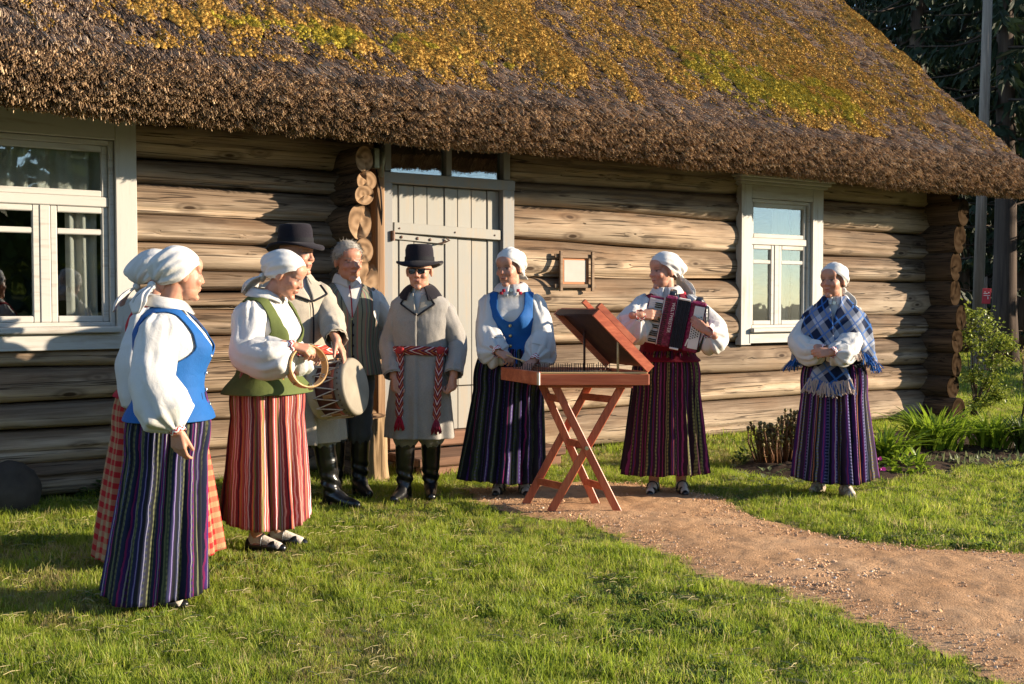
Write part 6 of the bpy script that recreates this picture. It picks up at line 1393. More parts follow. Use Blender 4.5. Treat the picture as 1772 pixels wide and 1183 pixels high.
def short_hair(s, mat):
    c = np.array([0, .018, .034]); rad = np.array([.0795, .0965, .0895]); q = np.array([0, .50, .866]); f = np.array([0, -q[2], q[1]]); r_ = np.array([1.0, 0, 0])
    ed = np.array([(0, -.080, .066), (.046, -.070, .064), (.074, -.026, .030), (.077, -.008, .012), (.076, .040, -.030), (.055, .085, -.062), (0, .105, -.072)]); E_ = (ed - c) / rad; E_ /= np.linalg.norm(E_, axis=1)[:, None]; al = np.arccos(np.clip(E_ @ q, -1, 1)); be = np.arctan2(E_ @ r_, E_ @ f); be[-1] = PI
    B_ = np.linspace(-PI, PI, 90, endpoint=False); ae = np.interp(np.abs(B_), be, al); t = np.linspace(.01, 1, 40); AL = t[:, None] * ae[None]; dv = np.cos(AL)[..., None] * q + np.sin(AL)[..., None] * (np.cos(B_)[None, :, None] * f + np.sin(B_)[None, :, None] * r_)
    P = c + dv * rad * (1.0 + .012 * vnoise(dv * 30) + .02 * vnoise(dv * 9))[..., None]; o = mobj('hair', grid_mesh('hair', s.hd(P.reshape(-1, 3)).reshape(P.shape), True), mat, s.root); solidify(o, .006, -1)
    r = np.random.RandomState(4); m = MB()
    for k in range(1500):
        b_, tt = r.uniform(-PI, PI), math.sqrt(r.uniform(0, 1)); a = np.interp(abs(b_), be, al) * tt; d = math.cos(a) * q + math.sin(a) * (math.cos(b_) * f + math.sin(b_) * r_); p = c + d * rad; fl = np.array([.25, -.75, -.25]) if d[1] < .2 else np.array([0, .3, -.9]); fl = fl - d * (fl @ d) * .8 + r.normal(0, .3, 3); fl /= np.linalg.norm(fl); L = r.uniform(.018, .034)
        e = p + fl * L + d * L * .30; s_ = np.cross(fl, d) * .0019; m.add(s.hd(np.array([p - s_, p + s_, (p + e) / 2 + d * .005 + s_ * .8, e, (p + e) / 2 + d * .005 - s_ * .8])), [[0, 1, 2, 4], [4, 2, 3]])
    tag(m.build('hair_strands', mat, o), kind='stuff')
short_hair(p5, M_HAIRG)
# -- 6 man in the grey coat, hat and sunglasses
p6 = Person(728, 866, -4, 1.69, 'man in grey wool coat, black hat and sunglasses standing before the door', False, 0.90, 1.0, 0, (-2, 3))
p6.hs = 1.10; p6.feet = [(-.115, -.01, -14), (.05, .12, 10)]
p6.arm(-1, p6.at(681, 650, 7.68), p6.dirl((0, -.05, -1)), p6.dirl((.9, .3, 0)), (62, 80, 50), p6.dirl((-.5, .8, 0)), 10); p6.arm(1, p6.at(785, 648, 7.68), p6.dirl((0, -.05, -1)), p6.dirl((-.9, .3, 0)), (62, 80, 50), p6.dirl((.5, .8, 0)), 10)
p6.body(brow=(.12, .07, .05), jaw=1.0); p6.shell('shirt', M_LINEN, 1.0, 1.47, .002, None, 90, 40); p6.coat(M_COATG, .445, 1.30, .075, .014, .35, .92)
p6.collar(M_FELT, 1.488, .075, .082, .42, .012, 'coat_collar', .012); p6.collar(M_LINEN, 1.492, .045, .022, .22, .03, 'shirt_collar', .006)
la = p6.patch('lapel', M_COATB, [(.03, 1.44), (.075, 1.425), (.118, 1.365), (.002, 1.285)], .030); p6.trim('lapel_trim', M_BLACKC, [(.075, 1.425), (.118, 1.365), (.002, 1.285)], .0065, .036, la)
lb = p6.patch('lapel', M_COATB, [(-.03, 1.44), (-.075, 1.425), (-.115, 1.368), (-.005, 1.292)], .030); p6.trim('lapel_trim', M_BLACKC, [(-.075, 1.425), (-.115, 1.368), (-.005, 1.292)], .0065, .036, lb)
p6.trim('front_seam', M_BLACKC, [(.004, 1.28), (.006, 1.07)], .0022, .031); p6.sash(1.045, .058, M_BRAID, .030, [(-.115, -.118, .60, M_RED), (.155, .135, .58, M_TASSEL)], None, (-.12, .155))
p6.hat(4)
gl = MB()
for sd in (-1, 1):
    P = [(.007, -.096, .014), (.052, -.088, .017), (.050, -.087, -.010), (.030, -.094, -.016), (.009, -.097, -.008)]; V = np.array([(x * sd, y, z) for x, y, z in P]); V2 = V + [0, .004, 0]; gl.add(p6.hd(np.concatenate([V, V2])), [[0, 1, 2, 3, 4][::sd], [5, 6, 7, 8, 9][::-sd]] + [[i, (i + 1) % 5, (i + 1) % 5 + 5, i + 5] for i in range(5)])
M_LENS = m_leather('dark_lens', (.006, .006, .008), .08); sgl = gl.build('sunglasses', M_LENS, p6.root); fr = MB()
fr.tube(p6.hd(np.array([(-.076, .0, .012), (-.070, -.055, .016), (-.054, -.088, .018), (-.008, -.098, .015), (.008, -.098, .015), (.054, -.088, .018), (.070, -.055, .016), (.076, .0, .012)])), .0032, 6); fr.build('rim', M_LENS, sgl)
for k in (0, 1): p6.trouser(k, M_TROUSG, .38, .095); p6.boot(k, .43)
# -- 7 woman at the dulcimer
p7 = Person(0, 0, -4, 1.725, 'woman in blue vest with a white headscarf playing the dulcimer', True, 1.10, 1.02, 1.05, (-27, 8), ((886 - CX) / FPX * 8.05, 8.05))
p7.arm(-1, p7.at(861, 608, 7.70), p7.dirl((.7, -.35, -.35)), p7.dirl((.3, .4, -.85)), (48, 50, 30), None, 15); p7.arm(1, p7.at(926, 622, 7.74), p7.dirl((-.55, -.75, -.42)), p7.dirl((-.2, .2, -1)), (22, 28, 18), None, 25)
p7.body(brow=(.22, .13, .08)); p7.blouse(.95); p7.blouse_sleeve(-1, 1.08, .05); p7.blouse_sleeve(1, 1.08, .05); p7.vest(M_BLUE, .93, 1.215, .088, 1.40, .013, .005, .01); p7.collar(M_LINEN, 1.485, .055, .062, .12, .03)
for sd in (-1, 1):
    for (x, z) in ((.050, 1.430), (.066, 1.412)): p7.patch('embroidery', M_RED, [(sd * (x - .011), z + .010), (sd * (x + .011), z + .010), (sd * (x + .011), z - .010), (sd * (x - .011), z - .010)], .046, 4, None, .002)
p7.skirt(M_SK7, 1.03, .115, .285, .275, (-.06, 0), .024, 16, None, None, 7); p7.buttons((1.19, 1.12, 1.05, .98), M_BRASS, .021, .011); b = MB(); b.cyl((0, -.078, 1.433), (0, -.086, 1.433), .014, seg=14); b.build('brooch', M_SILVER, p7.root)
p7.headscarf(M_SCARF, (.10, 0), .055, (0, .13, -.045), (-.25, .85, -.45), .006, 11, 1.2); p7.shoe(0); p7.shoe(1)
# -- 8 accordionist
p8 = Person(1152, 856, -12, 1.70, 'woman in white headscarf playing a magenta accordion', True, 1.06, 1.0, 1.0, (-48, 4))
p8.feet = [(-.085, -.02, -6), (.105, .05, 14)]
p8.arm(-1, p8.at(1107, 545, 7.66), p8.dirl((1, .08, .03)), p8.dirl((.1, .95, -.2)), (16, 26, 18), p8.dirl((-.6, .4, -.8)), 25); p8.arm(1, p8.at(1226, 574, 7.64), p8.dirl((-.78, -.02, .55)), p8.dirl((.0, 1, .1)), (22, 40, 28), p8.dirl((.8, .4, -.6)), 40)
p8.body(brow=(.2, .12, .08)); p8.blouse(.97); p8.blouse_sleeve(-1, 1.12, .06); p8.blouse_sleeve(1, 1.02, .06); p8.vest(M_MAROON, .955, 1.22, .09, 1.41, .013, .005, .03); p8.collar(M_LINEN, 1.485, .05, .05); p8.skirt(M_SK8, 1.03, .165, .285, .27, (-.01, 0), .023, 17, None, None, 9)
b = MB(); b.ell((.10, .02, 1.43), (.035, .03, .02)); b.build('ribbon', M_RED, p8.root, True); p8.headscarf(M_SCARF, (.15, .17), .055, (0, .13, -.05), (.1, .35, -1), .0, 14, 1.1); p8.shoe(0); p8.shoe(1)
# -- 9 woman with the shawl
p9 = Person(1441, 856, -18, 1.625, 'woman wrapped in a blue plaid fringed shawl with folded arms', True, 1.04, 1.0, .9, (-26, 2), tint=(.97, .95, .93))
p9.feet = [(-.10, .02, -18), (.09, -.07, 22)]
p9.arm(1, p9.at(1441, 609, 7.70), p9.dirl((-1, -.06, -.05)), p9.dirl((0, .9, -.3)), (35, 45, 30), p9.dirl((.9, .3, -.7)), 20); p9.arm(-1, p9.at(1425, 604, 7.80), p9.dirl((1, .05, -.25)), p9.dirl((0, .9, 0)), (30, 30, 20), p9.dirl((-.9, .3, -.7)), 20)
p9.body(brow=(.18, .10, .06), lips=(.50, .14, .11), smile=.004, cheek=1.08); p9.blouse(.97)
for sd in (-1, 1): p9.sleeve(sd, M_LINEN, [(0, .045), (.10, .052), (.35, .058), (.52, .075), (.72, .092), (.87, .088), (.955, .060), (1, .034)], True, None, .05)
p9.vest(M_BLACKC, .955, 1.22, .09, 1.41, .013, .005, .01); p9.collar(M_LINEN, 1.482, .04, .04); p9.skirt(M_SK9, 1.03, .125, .27, .26, (0, 0), .026, 14, None, None, 12)
p9.headscarf(M_SCARF, (.20, .0), .02, (.0, .118, -.060), (.35, .45, -.75), .004, 17, .9); p9.shoe(0, None, M_SHOEBEIGE); p9.shoe(1, None, M_SHOEBEIGE)
b = MB(); b.cyl((.0, -.072, 1.428), (.0, -.080, 1.428), .013, seg=14); b.build('brooch', M_SILVER, p9.root)
def shawl(s):
    nu, nv = 170, 60; gap = .035; ph = np.linspace(gap, 2 * PI - gap, nu); t = np.linspace(0, 1, nv); PH, T = np.meshgrid(ph, t)
    zt, rt = np.array([0, .12, .25, .45, .7, 1.0]), None
    a = np.interp(T, zt, [.082, .150, .222, .262, .280, .288]); fr_ = np.interp(T, zt, [.070, .105, .145, .205, .240, .262]); bk = np.interp(T, zt, [.080, .115, .145, .175, .190, .200])
    th = PH + PI                                                   # 0 = front, measured round the neck
    sx, cy = np.sin(PH), np.cos(PH); frontw = np.clip(cy, 0, 1)
    zb = 1.10 + .02 * frontw ** 2 - .03 * np.clip(-cy, 0, 1) - .10 * np.abs(sx) ** 3; z = 1.478 + (zb - 1.478) * T ** .92 - .012 * np.exp(-((T - .12) / .1) ** 2) * frontw
    open_ = .10 * np.exp(-(T / .26) ** 2) ; x = np.sign(sx) * (a * np.abs(sx) ** .85); y = np.where(cy > 0, -fr_, bk) * np.abs(cy) ** .85; e = np.exp(-((PH - gap) / .25) ** 2) - np.exp(-((2 * PI - gap - PH) / .25) ** 2)
    x = x + e * open_ * .40 - e * .03 * T; y = y - np.abs(e) * .012
    P = np.stack([x, y, z], -1); n = P * [1, 1, 0]; n /= np.linalg.norm(n, axis=-1)[..., None]; P = P + n * (.016 * np.sin(9 * PH + 1.5 * T * 3) * T + .010 * fbm(P * [1, 1, 1], 8, 6) + .010 * np.sin(15 * PH + 2) * T ** 2)[..., None]
    uu = x * 1.0; o = mobj('shawl', grid_mesh('shawl', P, False, None, P[..., 0] * 1.0 + .3 * (PH / 6.28), P[..., 2] * 1.0), M_PLAIDB, s.root); solidify(o, .004)
    r = np.random.RandomState(2); M_FRB = cloth('blue_fringe_wool', (.02, .09, .30), .9); M_FRT = cloth('tan_fringe_wool', (.42, .33, .28), .9); fb_, ft = MB(), MB()
    for k in range(420):
        i = r.randint(2, nu - 2); e0 = P[-1, i]; L = r.uniform(.05, .085); d = np.array([r.normal(0, .3), r.normal(0, .3), -1.0]) + n[-1, i] * .35; m = fb_ if (abs(e0[0]) > .17 and r.uniform() < .8) else ft; m.tube(np.array([e0, e0 + d * L * .5, e0 + d * L + [0, 0, -.006]]), .0032, 4)
    # hanging end with its own fringe
    nu2, nv2 = 40, 30; X, T2 = np.meshgrid(np.linspace(-1, 1, nu2), np.linspace(0, 1, nv2)); w = .075 + .075 * T2; xx = X * w - .02; zz = 1.07 - T2 * (.235 - .03 * X * 0) + .03 * np.abs(X) * T2 ; yy = s.front(np.clip(xx, -.15, .15), zz, .045) - .012 * np.sin(X * 7 + T2 * 2) - .03 * T2
    Q = np.stack([xx, yy, zz], -1); e2 = mobj('shawl_end', grid_mesh('shawl_end', Q, False, None, xx + .1, zz), M_PLAIDB, s.root); solidify(e2, .004)
    fe = MB()
    for k in range(260):
        i = r.randint(0, nu2); e0 = Q[-1, i] + [0, 0, r.uniform(0, .02)]; L = r.uniform(.06, .10); d = np.array([r.normal(0, .18) + .25 * X[0, i], r.normal(-.1, .2), -1.0]); (ft if r.uniform() < .75 else fb_).tube(np.array([e0, e0 + d * L * .5, e0 + d * L]), .0034, 4)
    tag(fb_.build('blue_fringe', M_FRB, o), kind='stuff'); tag(ft.build('tan_fringe', M_FRT, o), kind='stuff')
shawl(p9)
# ================================================================== instruments and things by the wall
M_REDWOOD = wood('red_stained_wood', ((.25, .048, .020), (.40, .095, .040), (.52, .155, .068)), 'x', .45, 1.2, .15, knots=False, spec=.4)
M_REDWOODZ = wood('red_stained_leg_wood', ((.24, .046, .020), (.39, .090, .038), (.50, .15, .064)), 'z', .45, 1.2, .15, knots=False, spec=.4)
M_LIDIN = wood('dark_stained_lid', ((.030, .012, .008), (.060, .022, .014), (.085, .035, .02)), 'x', .5, 1.2, .1, knots=False)
M_SPRUCE = wood('pale_soundboard', ((.42, .25, .10), (.55, .36, .16), (.64, .45, .22)), 'x', .5, 1.2, .1, knots=False)
# ---- dulcimer in its case on two crossed trestles
C1, C2, C3, C4 = np.array([.172, 7.20]), np.array([.875, 7.23]), np.array([.635, 7.74]), np.array([-.075, 7.74]); ZB, ZT = .842, .928
dul = empty('dulcimer', ((C1[0] + C3[0]) / 2, (C1[1] + C3[1]) / 2, 0)); tag(dul, 'red wooden hammered dulcimer with propped open lid on a folding trestle', 'dulcimer'); DO = np.array(dul.location)
def dl(xy, z): return np.array([xy[0], xy[1], z]) - DO
quad = [C1, C2, C3, C4]
def board(a, b_, z0, z1, t, name, mat, par=dul):
    a, b_ = np.asarray(a, float), np.asarray(b_, float); m = MB(); d = b_ - a; n = np.array([d[1], -d[0]]); n /= np.linalg.norm(n)
    m.bar(dl((a + b_) / 2 - d / 2 - n * t / 2, (z0 + z1) / 2), dl((a + b_) / 2 + d / 2 - n * t / 2, (z0 + z1) / 2), t, z1 - z0, (0, 0, 1), .004); return m.build(name, mat, par)
dv = (C2 - C1) / np.linalg.norm(C2 - C1); ev = (C4 - C1) / np.linalg.norm(C4 - C1)
board(C1 + dv * .003, C2, ZB, ZT - .014, .018, 'front_board', M_REDWOOD); board(C2 - ev * 0 + ev * .02, C3, ZB, ZT, .018, 'end_board', M_REDWOOD); board(C3, C4, ZB, ZT, .018, 'back_board', M_REDWOOD); board(C4, C1 + ev * .004, ZB, ZT, .022, 'end_board', M_REDWOOD)
board(C1 + dv * .012 + ev * .004, C2 - dv * .01 + ev * .004, ZT - .0135, ZT - .002, .03, 'front_strip', M_SPRUCE)
def slab(name, pts, z0, z1, mat):
    V = [dl(p, z0) for p in pts] + [dl(p, z1) for p in pts]; m = MB(); m.add(V, [[3, 2, 1, 0], [4, 5, 6, 7], [0, 1, 5, 4], [1, 2, 6, 5], [2, 3, 7, 6], [3, 0, 4, 7]]); return m.build(name, mat, dul)
ins = [C1 + dv * .03 + ev * .03, C2 - dv * .03 + ev * .03, C3 - dv * .03 - ev * .03, C4 + dv * .03 - ev * .03]
slab('bottom', ins, ZB - .004, ZB + .010, M_LIDIN); slab('soundboard', ins, ZT - .036, ZT - .026, M_SPRUCE)
m = MB(); m.box(dl(C1 + np.array([-.004, -.004]), (ZB + ZT) / 2), (.022, .012, .082), Euler((0, 0, -.9)).to_matrix(), .002); m.build('corner_plate', M_SILVER, dul)
m = MB()
for k in range(22):
    t = .07 + .86 * k / 21; a = C1 + ev * (.06 + 0) + dv * .70 * t; m.tube(np.array([dl(a + ev * .015, ZT - .02), dl(a + ev * .48, ZT - .018)]), .0009, 4)
tag(m.build('strings', M_SILVER, dul), kind='stuff'); m = MB(); r = np.random.RandomState(6)
for k in range(44):
    t = .05 + .90 * (k // 2) / 21; a = C1 + ev * (.44 if k % 2 else .47) + dv * .70 * (t + .004 * (k % 2)); m.cyl(dl(a, ZT - .03), dl(a + r.normal(0, .0015, 2), ZT + .032 + r.normal(0, .003)), .0036, .0030, 6)
tag(m.build('tuning_pins', M_IRON, dul), kind='stuff')
lidd = np.array([-.70 * .50, -.02, .72 * .50]); th = .03
def lq(s_, t_, h=0.0):                            # s along hinge (front to back), t up the lid, h outwards from its face
    base = dl(C2 + (C3 - C2) * s_, ZT + .004); hv = np.append(C3 - C2, 0); nn = np.cross(lidd, hv); nn /= np.linalg.norm(nn); nn = nn if nn[0] > 0 else -nn; return base + lidd * t_ + nn * h
def lbox(name, s0, s1, t0, t1, h0, h1, mat, par=dul):
    V = [lq(s0, t0, h0), lq(s1, t0, h0), lq(s1, t1, h0), lq(s0, t1, h0), lq(s0, t0, h1), lq(s1, t0, h1), lq(s1, t1, h1), lq(s0, t1, h1)]; m = MB(); m.add(V, [[0, 1, 2, 3], [7, 6, 5, 4], [0, 4, 5, 1], [1, 5, 6, 2], [2, 6, 7, 3], [3, 7, 4, 0]]); return m.build(name, mat, par)
lid = lbox('lid', .035, .965, .0, 1.0, .032, .044, M_LIDIN); lbox('lid_rim', -.0, .034, .0, 1.005, -.012, .046, M_REDWOOD, lid); lbox('lid_rim', .966, 1.0, .0, 1.005, -.004, .046, M_REDWOOD, lid); lbox('lid_rim', .036, .964, .968, 1.004, .0, .045, M_LIDIN, lid)
lbox('lid_panel', .06, .95, .52, 1.0, .046, .058, M_REDWOOD, lid); lbox('lid_panel', .0, .059, .40, 1.04, .048, .088, M_REDWOOD, lid); lbox('lid_panel', .3, .34, .9, 1.1, .06, .09, M_REDWOOD, lid)
for s_, t_, mt in ((.10, .55, M_SPRUCE), (.80, .62, M_LIDIN)):
    e = lq(s_, t_, .03); m = MB(); m.cyl((e[0], e[1], ZT - .03), e, .008, .008, 8); m.build('lid_prop', mt, dul, True)
# trestles: pairs of crossed legs, front and back
def Xat(px, Y): return (px - CX) / FPX * Y
def leg(ax, ay, bx_, by_, off, name='leg'):
    m = MB(); m.bar(np.array([ax, ay, ZB - .012]) - DO, np.array([bx_, by_, .008]) - DO, .022, .052, (1, 0, .6), .004); return m.build(name, M_REDWOODZ, dul)
Yf, Yb = 7.33, 7.60
L = [(Xat(961, Yf), Yf - .012, Xat(1071, Yf), Yf - .012), (Xat(1077, Yf), Yf + .013, Xat(953, Yf), Yf + .013), (Xat(937, Yb), Yb - .012, Xat(1033, Yb), Yb - .012), (Xat(1022, Yb), Yb + .013, Xat(909, Yb), Yb + .013)]
for k, q in enumerate(L): leg(*q, 0)
def lpt(k, z): a = L[k]; t = (ZB - z) / ZB; return np.array([a[0] + (a[2] - a[0]) * t, a[1], z])
for (i, j, z) in ((0, 2, .74), (1, 3, .74), (0, 2, .44), (0, 2, .17), (1, 3, .17)):
    m = MB(); m.bar(lpt(i, z) - DO + [0, .014, 0], lpt(j, z) - DO - [0, .014, 0], .020, .046, (0, 0, 1), .004); m.build('crossbar', M_REDWOOD, dul)
m = MB(); c_ = (lpt(0, .43) + lpt(1, .43)) / 2 - DO; m.cyl(c_ + [0, -.035, 0], c_ + [0, -.024, 0], .013, seg=12); m.build('bolt', M_SILVER, dul)
m = MB(); m.box((np.mean([q[0] for q in L[:2]]) - DO[0] + .0, Yf - DO[1], ZB - .014), (.56, .05, .018)); m.box((np.mean([q[0] for q in L[2:]]) - DO[0], Yb - DO[1], ZB - .014), (.50, .05, .018)); m.build('rail', M_REDWOOD, dul)
# small beater in the woman's hand
hb = apt(884, 618, 7.62); mal = empty('beater', tuple(hb)); tag(mal, "thin wooden beater in the dulcimer player's right hand", 'beater'); m = MB(); m.tube(np.array([(-.03, .03, .015), (.03, -.03, -.005), (.09, -.08, -.022)]), .004, 6); m.build('stick', M_SPRUCE, mal)

# ---- drum under the tall man's hand
fc = apt(616, 668, 7.22); drum = empty('drum', tuple(fc)); tag(drum, 'rope laced drum with pale hide head hanging at the tall man side', 'drum')
nv_ = np.array([math.sin(R(72)), -math.cos(R(72)), .16]); nv_ /= np.linalg.norm(nv_); zx = np.cross([0, 0, 1], nv_); zx /= np.linalg.norm(zx); zy = np.cross(nv_, zx); Fm = np.stack([zx, zy, nv_], 1) * .86
def dr(prof, name, mat, par=drum, seg=48, disp=0, cap=True):
    prof = np.array(prof); t = np.linspace(0, 2 * PI, seg, endpoint=False); P = np.stack([prof[:, 0, None] * np.cos(t), prof[:, 0, None] * np.sin(t), np.broadcast_to(prof[:, 1, None], (len(prof), seg))], -1)
    if disp: P[..., 2] += disp * fbm(P, 9, 3)
    P = P @ Fm.T; b = MB(); b.grid(P, True, cap); return b.build(name, mat, par, True)
M_HIDE = plain('drum_hide', (.22, .19, .145), .6, .2, 7, .15); M_HIDEP = plain('pale_rawhide', (.40, .32, .21), .55, .2, 9, .15); M_DRUMB = plain('red_brown_drum_shell', (.10, .028, .018), .5, .25, 9, .1); M_CORD = plain('pale_cord', (.55, .46, .36), .8, .15, 40)
dr([(.198, -.02), (.198, -.29)], 'shell', M_DRUMB); dr([(.212, -.075), (.216, -.03), (.213, -.006), (.205, .004), (.19, .005), (.1, .004), (.002, .004)], 'hide_head', M_HIDE, disp=.002); dr([(.002, -.31), (.19, -.31), (.213, -.30), (.216, -.27), (.212, -.235)], 'hide_head', M_HIDEP)
m = MB(); n = 16; pts = []
for k in range(n + 1): a = 2 * PI * k / n; a2 = a + PI / n; pts += [(.219 * math.cos(a), .219 * math.sin(a), -.06), (.219 * math.cos(a2), .219 * math.sin(a2), -.25)]
pts = np.array(pts); fine = np.concatenate([pts[:-1] + (pts[1:] - pts[:-1]) * t for t in (0, .25, .5, .75)], 1).reshape(-1, 3); rr_ = np.linalg.norm(fine[:, :2], axis=1); m.tube(fine @ Fm.T, .0042, 5); m.build('lacing', M_CORD, drum)
for k in range(8):
    a = 2 * PI * k / 8 + .2; m = MB(); c = np.array([.222 * math.cos(a), .222 * math.sin(a), -.13]); m.box(c @ Fm.T, (.012, .03, .075), Fm @ np.array(Euler((0, 0, a)).to_matrix()), .004); m.build('leather_tug', plain('tan_leather', (.36, .17, .06), .6, .15, 20) if k == 0 else bpy.data.materials['tan_leather'], drum)
m = MB()
for k in range(32): a = 2 * PI * k / 32; m.ell(np.array([.216 * math.cos(a), .216 * math.sin(a), -.045]) @ Fm.T, (.006, .006, .006), nu=6, nv=4)
m.build('studs', M_IRON, drum)
st_ = apt(582, 596, 7.2) - fc; m = MB(); m.tube(np.array([np.array([-.08, .19, -.1]) @ Fm.T, st_ + [-.03, 0, .02]]), .006, 6); m.build('strap', M_CORD, drum)

# ---- tambourine
tc = apt(531, 634, 6.02); tam = empty('tambourine', tuple(tc)); tag(tam, 'wooden ring tambourine with metal jingles held by the green vest woman', 'tambourine')
nv_ = np.array([math.sin(R(40)), -math.cos(R(40)), .12]); nv_ /= np.linalg.norm(nv_); zx = np.cross([0, 0, 1], nv_); zx /= np.linalg.norm(zx); Fm = np.stack([zx, np.cross(nv_, zx), nv_], 1)
M_TAMB = wood('tambourine_wood', ((.30, .16, .06), (.44, .26, .11), (.54, .35, .17)), 'x', .45, 2, .1, knots=False)
dr([(.112, .030), (.115, .026), (.115, -.026), (.112, -.030), (.106, -.030), (.105, -.026), (.105, .026), (.106, .030), (.112, .030)], 'hoop', M_TAMB, tam, 56, 0, False); dr([(.1155, .0305), (.1165, .028), (.1165, .020), (.1152, .0195)], 'hoop_edge', M_SPRUCE, tam, 56, 0, False)
for k in range(7):
    a = 2 * PI * k / 7 + .35
    for q in (-.006, .006): m = MB(); c = np.array([.109 * math.cos(a), .109 * math.sin(a), q * 0]); rad_ = np.array([math.cos(a), math.sin(a), 0]); tan_ = np.array([-math.sin(a), math.cos(a), 0]); c2 = c + tan_ * q; m.cyl((c2 - tan_ * .001) @ Fm.T, (c2 + tan_ * .001) @ Fm.T, .019, seg=14); m.build('jingle', M_SILVER, tam)

# ---- accordion
ac = apt(1170, 557, 7.77); acc = empty('accordion', tuple(ac)); tag(acc, 'magenta pearl piano accordion with black bellows held across the chest', 'accordion')
acc.rotation_euler = Euler((R(4), R(11), R(-8)), 'XYZ')
def m_pearl():
    t = NT('magenta_pearl', .22, .5); co = t.coord(); v = t.voro(co, 55); n = t.noise(co, 30, 3); t.color(t.ramp(t.math('ADD', t.math('MULTIPLY', v, .6), t.math('MULTIPLY', n, .5)), [(.3, (.085, .005, .022)), (.6, (.17, .012, .048)), (.85, (.27, .035, .09))])); return t.m
M_PEARL = m_pearl(); M_IVORY = plain('ivory_plastic', (.66, .62, .56), .3, .05, 10, 0, .5); M_BKEY = m_leather('black_key_plastic', (.012, .012, .014), .25); M_BELL = plain('black_bellows', (.012, .014, .02), .6, .2, 20, .2)
def ab(name, mat, x0, x1, y0, y1, z0, z1, par=acc, bev=.006): b = MB(); b.box(((x0 + x1) / 2, (y0 + y1) / 2, (z0 + z1) / 2), (x1 - x0, y1 - y0, z1 - z0), None, bev); return b.build(name, mat, par)
ab('keyboard', M_PEARL, -.205, -.106, -.045, .02, -.175, .150); b = MB()
for k in range(22): z = -.168 + k * .0138; b.box((-.157, -.052, z + .0066), (.092, .014, .0128), None, .0015)
tag(b.build('white_keys', M_IVORY, acc), kind='stuff'); b = MB()
for k in range(21):
    if k % 7 in (2, 6): continue
    z = -.168 + (k + 1) * .0138; b.box((-.135, -.062, z), (.055, .014, .0078), None, .0015)
tag(b.build('black_keys', M_BKEY, acc), kind='stuff'); ab('key_rail', M_IVORY, -.108, -.102, -.075, .0, -.17, .150)
ab('treble_body', M_PEARL, -.100, -.018, -.085, .07, -.175, .172, bev=.012); b = MB()
for k in range(24): b.box((-.083, -.0865, -.158 + k * .0134), (.026, .004, .006), None, .0008)
tag(b.build('grille', M_BKEY, acc), kind='stuff')
fc_ = bpy.data.curves.new('lettering', 'FONT'); fc_.body = 'WELTMEISTER'; fc_.size = .030; fc_.extrude = .0012; fc_.space_character = 1.12; fc_.align_x = 'CENTER'; fc_.align_y = 'CENTER'
fo = bpy.data.objects.new('lettering', fc_); COL.objects.link(fo); tm_ = bpy.data.meshes.new_from_object(fo.evaluated_get(bpy.context.evaluated_depsgraph_get())); bpy.data.objects.remove(fo)
lt = mobj('lettering', tm_, M_IVORY, acc, (-.040, -.0870, .03)); lt.rotation_euler = Euler((PI / 2, PI / 2, 0), 'XYZ')
for k in range(7): x0 = -.016 + k * .0125; ab('bellows_fold', M_BELL, x0, x0 + .0115, -.078 + .004 * (k % 2), .066, -.166, .160, bev=.005)
ab('bellows_cap', M_IVORY, -.012, .066, -.080, -.030, .1605, .172, bev=.003); ab('bellows_cap', M_IVORY, -.012, .050, -.080, -.030, -.180, -.167, bev=.003)
ab('bass_body', M_PEARL, .073, .180, -.080, .07, -.178, .168, bev=.012); ab('bass_panel', M_IVORY, .103, .172, -.0855, -.078, -.150, .140, bev=.003); b = MB()
for i in range(4):
    for j in range(9): c = (.112 + i * .015, -.0865, -.085 + j * .0165 + i * .008); b.cyl(c, (c[0], c[1] - .006, c[2]), .0042, seg=8)
tag(b.build('bass_buttons', M_BKEY, acc), kind='stuff')
b = MB(); zz = np.linspace(-.165, .15, 14); b.tube(np.stack([.185 + .02 * np.sin((zz + .165) / .315 * PI), -.06 - .035 * np.sin((zz + .165) / .315 * PI), zz], -1), .024, 10, .18, np.array([1, -.6, 0])); b.build('hand_strap', M_BKEY, acc, True)
b = MB(); b.tube(np.array([(-.06, .03, .165), (-.06, .075, .195), (-.055, .14, .205), (-.05, .22, .15)]), .022, 8, .2, np.array([0, -.5, 1])); b.build('shoulder_strap', M_BKEY, acc, True); b = MB(); b.tube(np.array([(.12, .03, .16), (.13, .075, .185), (.13, .14, .19), (.12, .22, .14)]), .022, 8, .2, np.array([0, -.5, 1])); b.build('shoulder_strap', M_BKEY, acc, True)
b = MB(); b.box((.095, -.084, -.115), (.010, .003, .05), Euler((0, .2, 0)).to_matrix(), .001); b.build('emblem', M_IVORY, acc)

# ---- stump, step, boulder, notice board, curtains, small fittings
M_STUMPB = wood('stump_bark', ((.14, .085, .045), (.30, .205, .115), (.42, .31, .19)), 'z', .95, 1.0, .9, knots=False); sp_ = gpt(646, 832); stp = empty('wood_stump', tuple(sp_)); tag(stp, 'upright chopping block log standing by the door', 'stump')
t_ = np.linspace(0, 2 * PI, 56, endpoint=False); zs = np.linspace(0, .50, 22); T_, Z_ = np.meshgrid(t_, zs); rad_ = .098 + .020 * np.exp(-Z_ / .07) + .007 * np.sin(9 * T_ + 1.5 * np.sin(Z_ * 9)) + .006 * np.sin(17 * T_ + 3 * Z_) + .006 * fbm(np.stack([np.cos(T_), np.sin(T_), Z_ * 3], -1), 3, 2); b = MB(); b.grid(np.stack([rad_ * np.cos(T_), rad_ * np.sin(T_), Z_ + .012 * np.sin(T_) * (Z_ > .47)], -1), True); b.build('bark', M_STUMPB, stp, True)
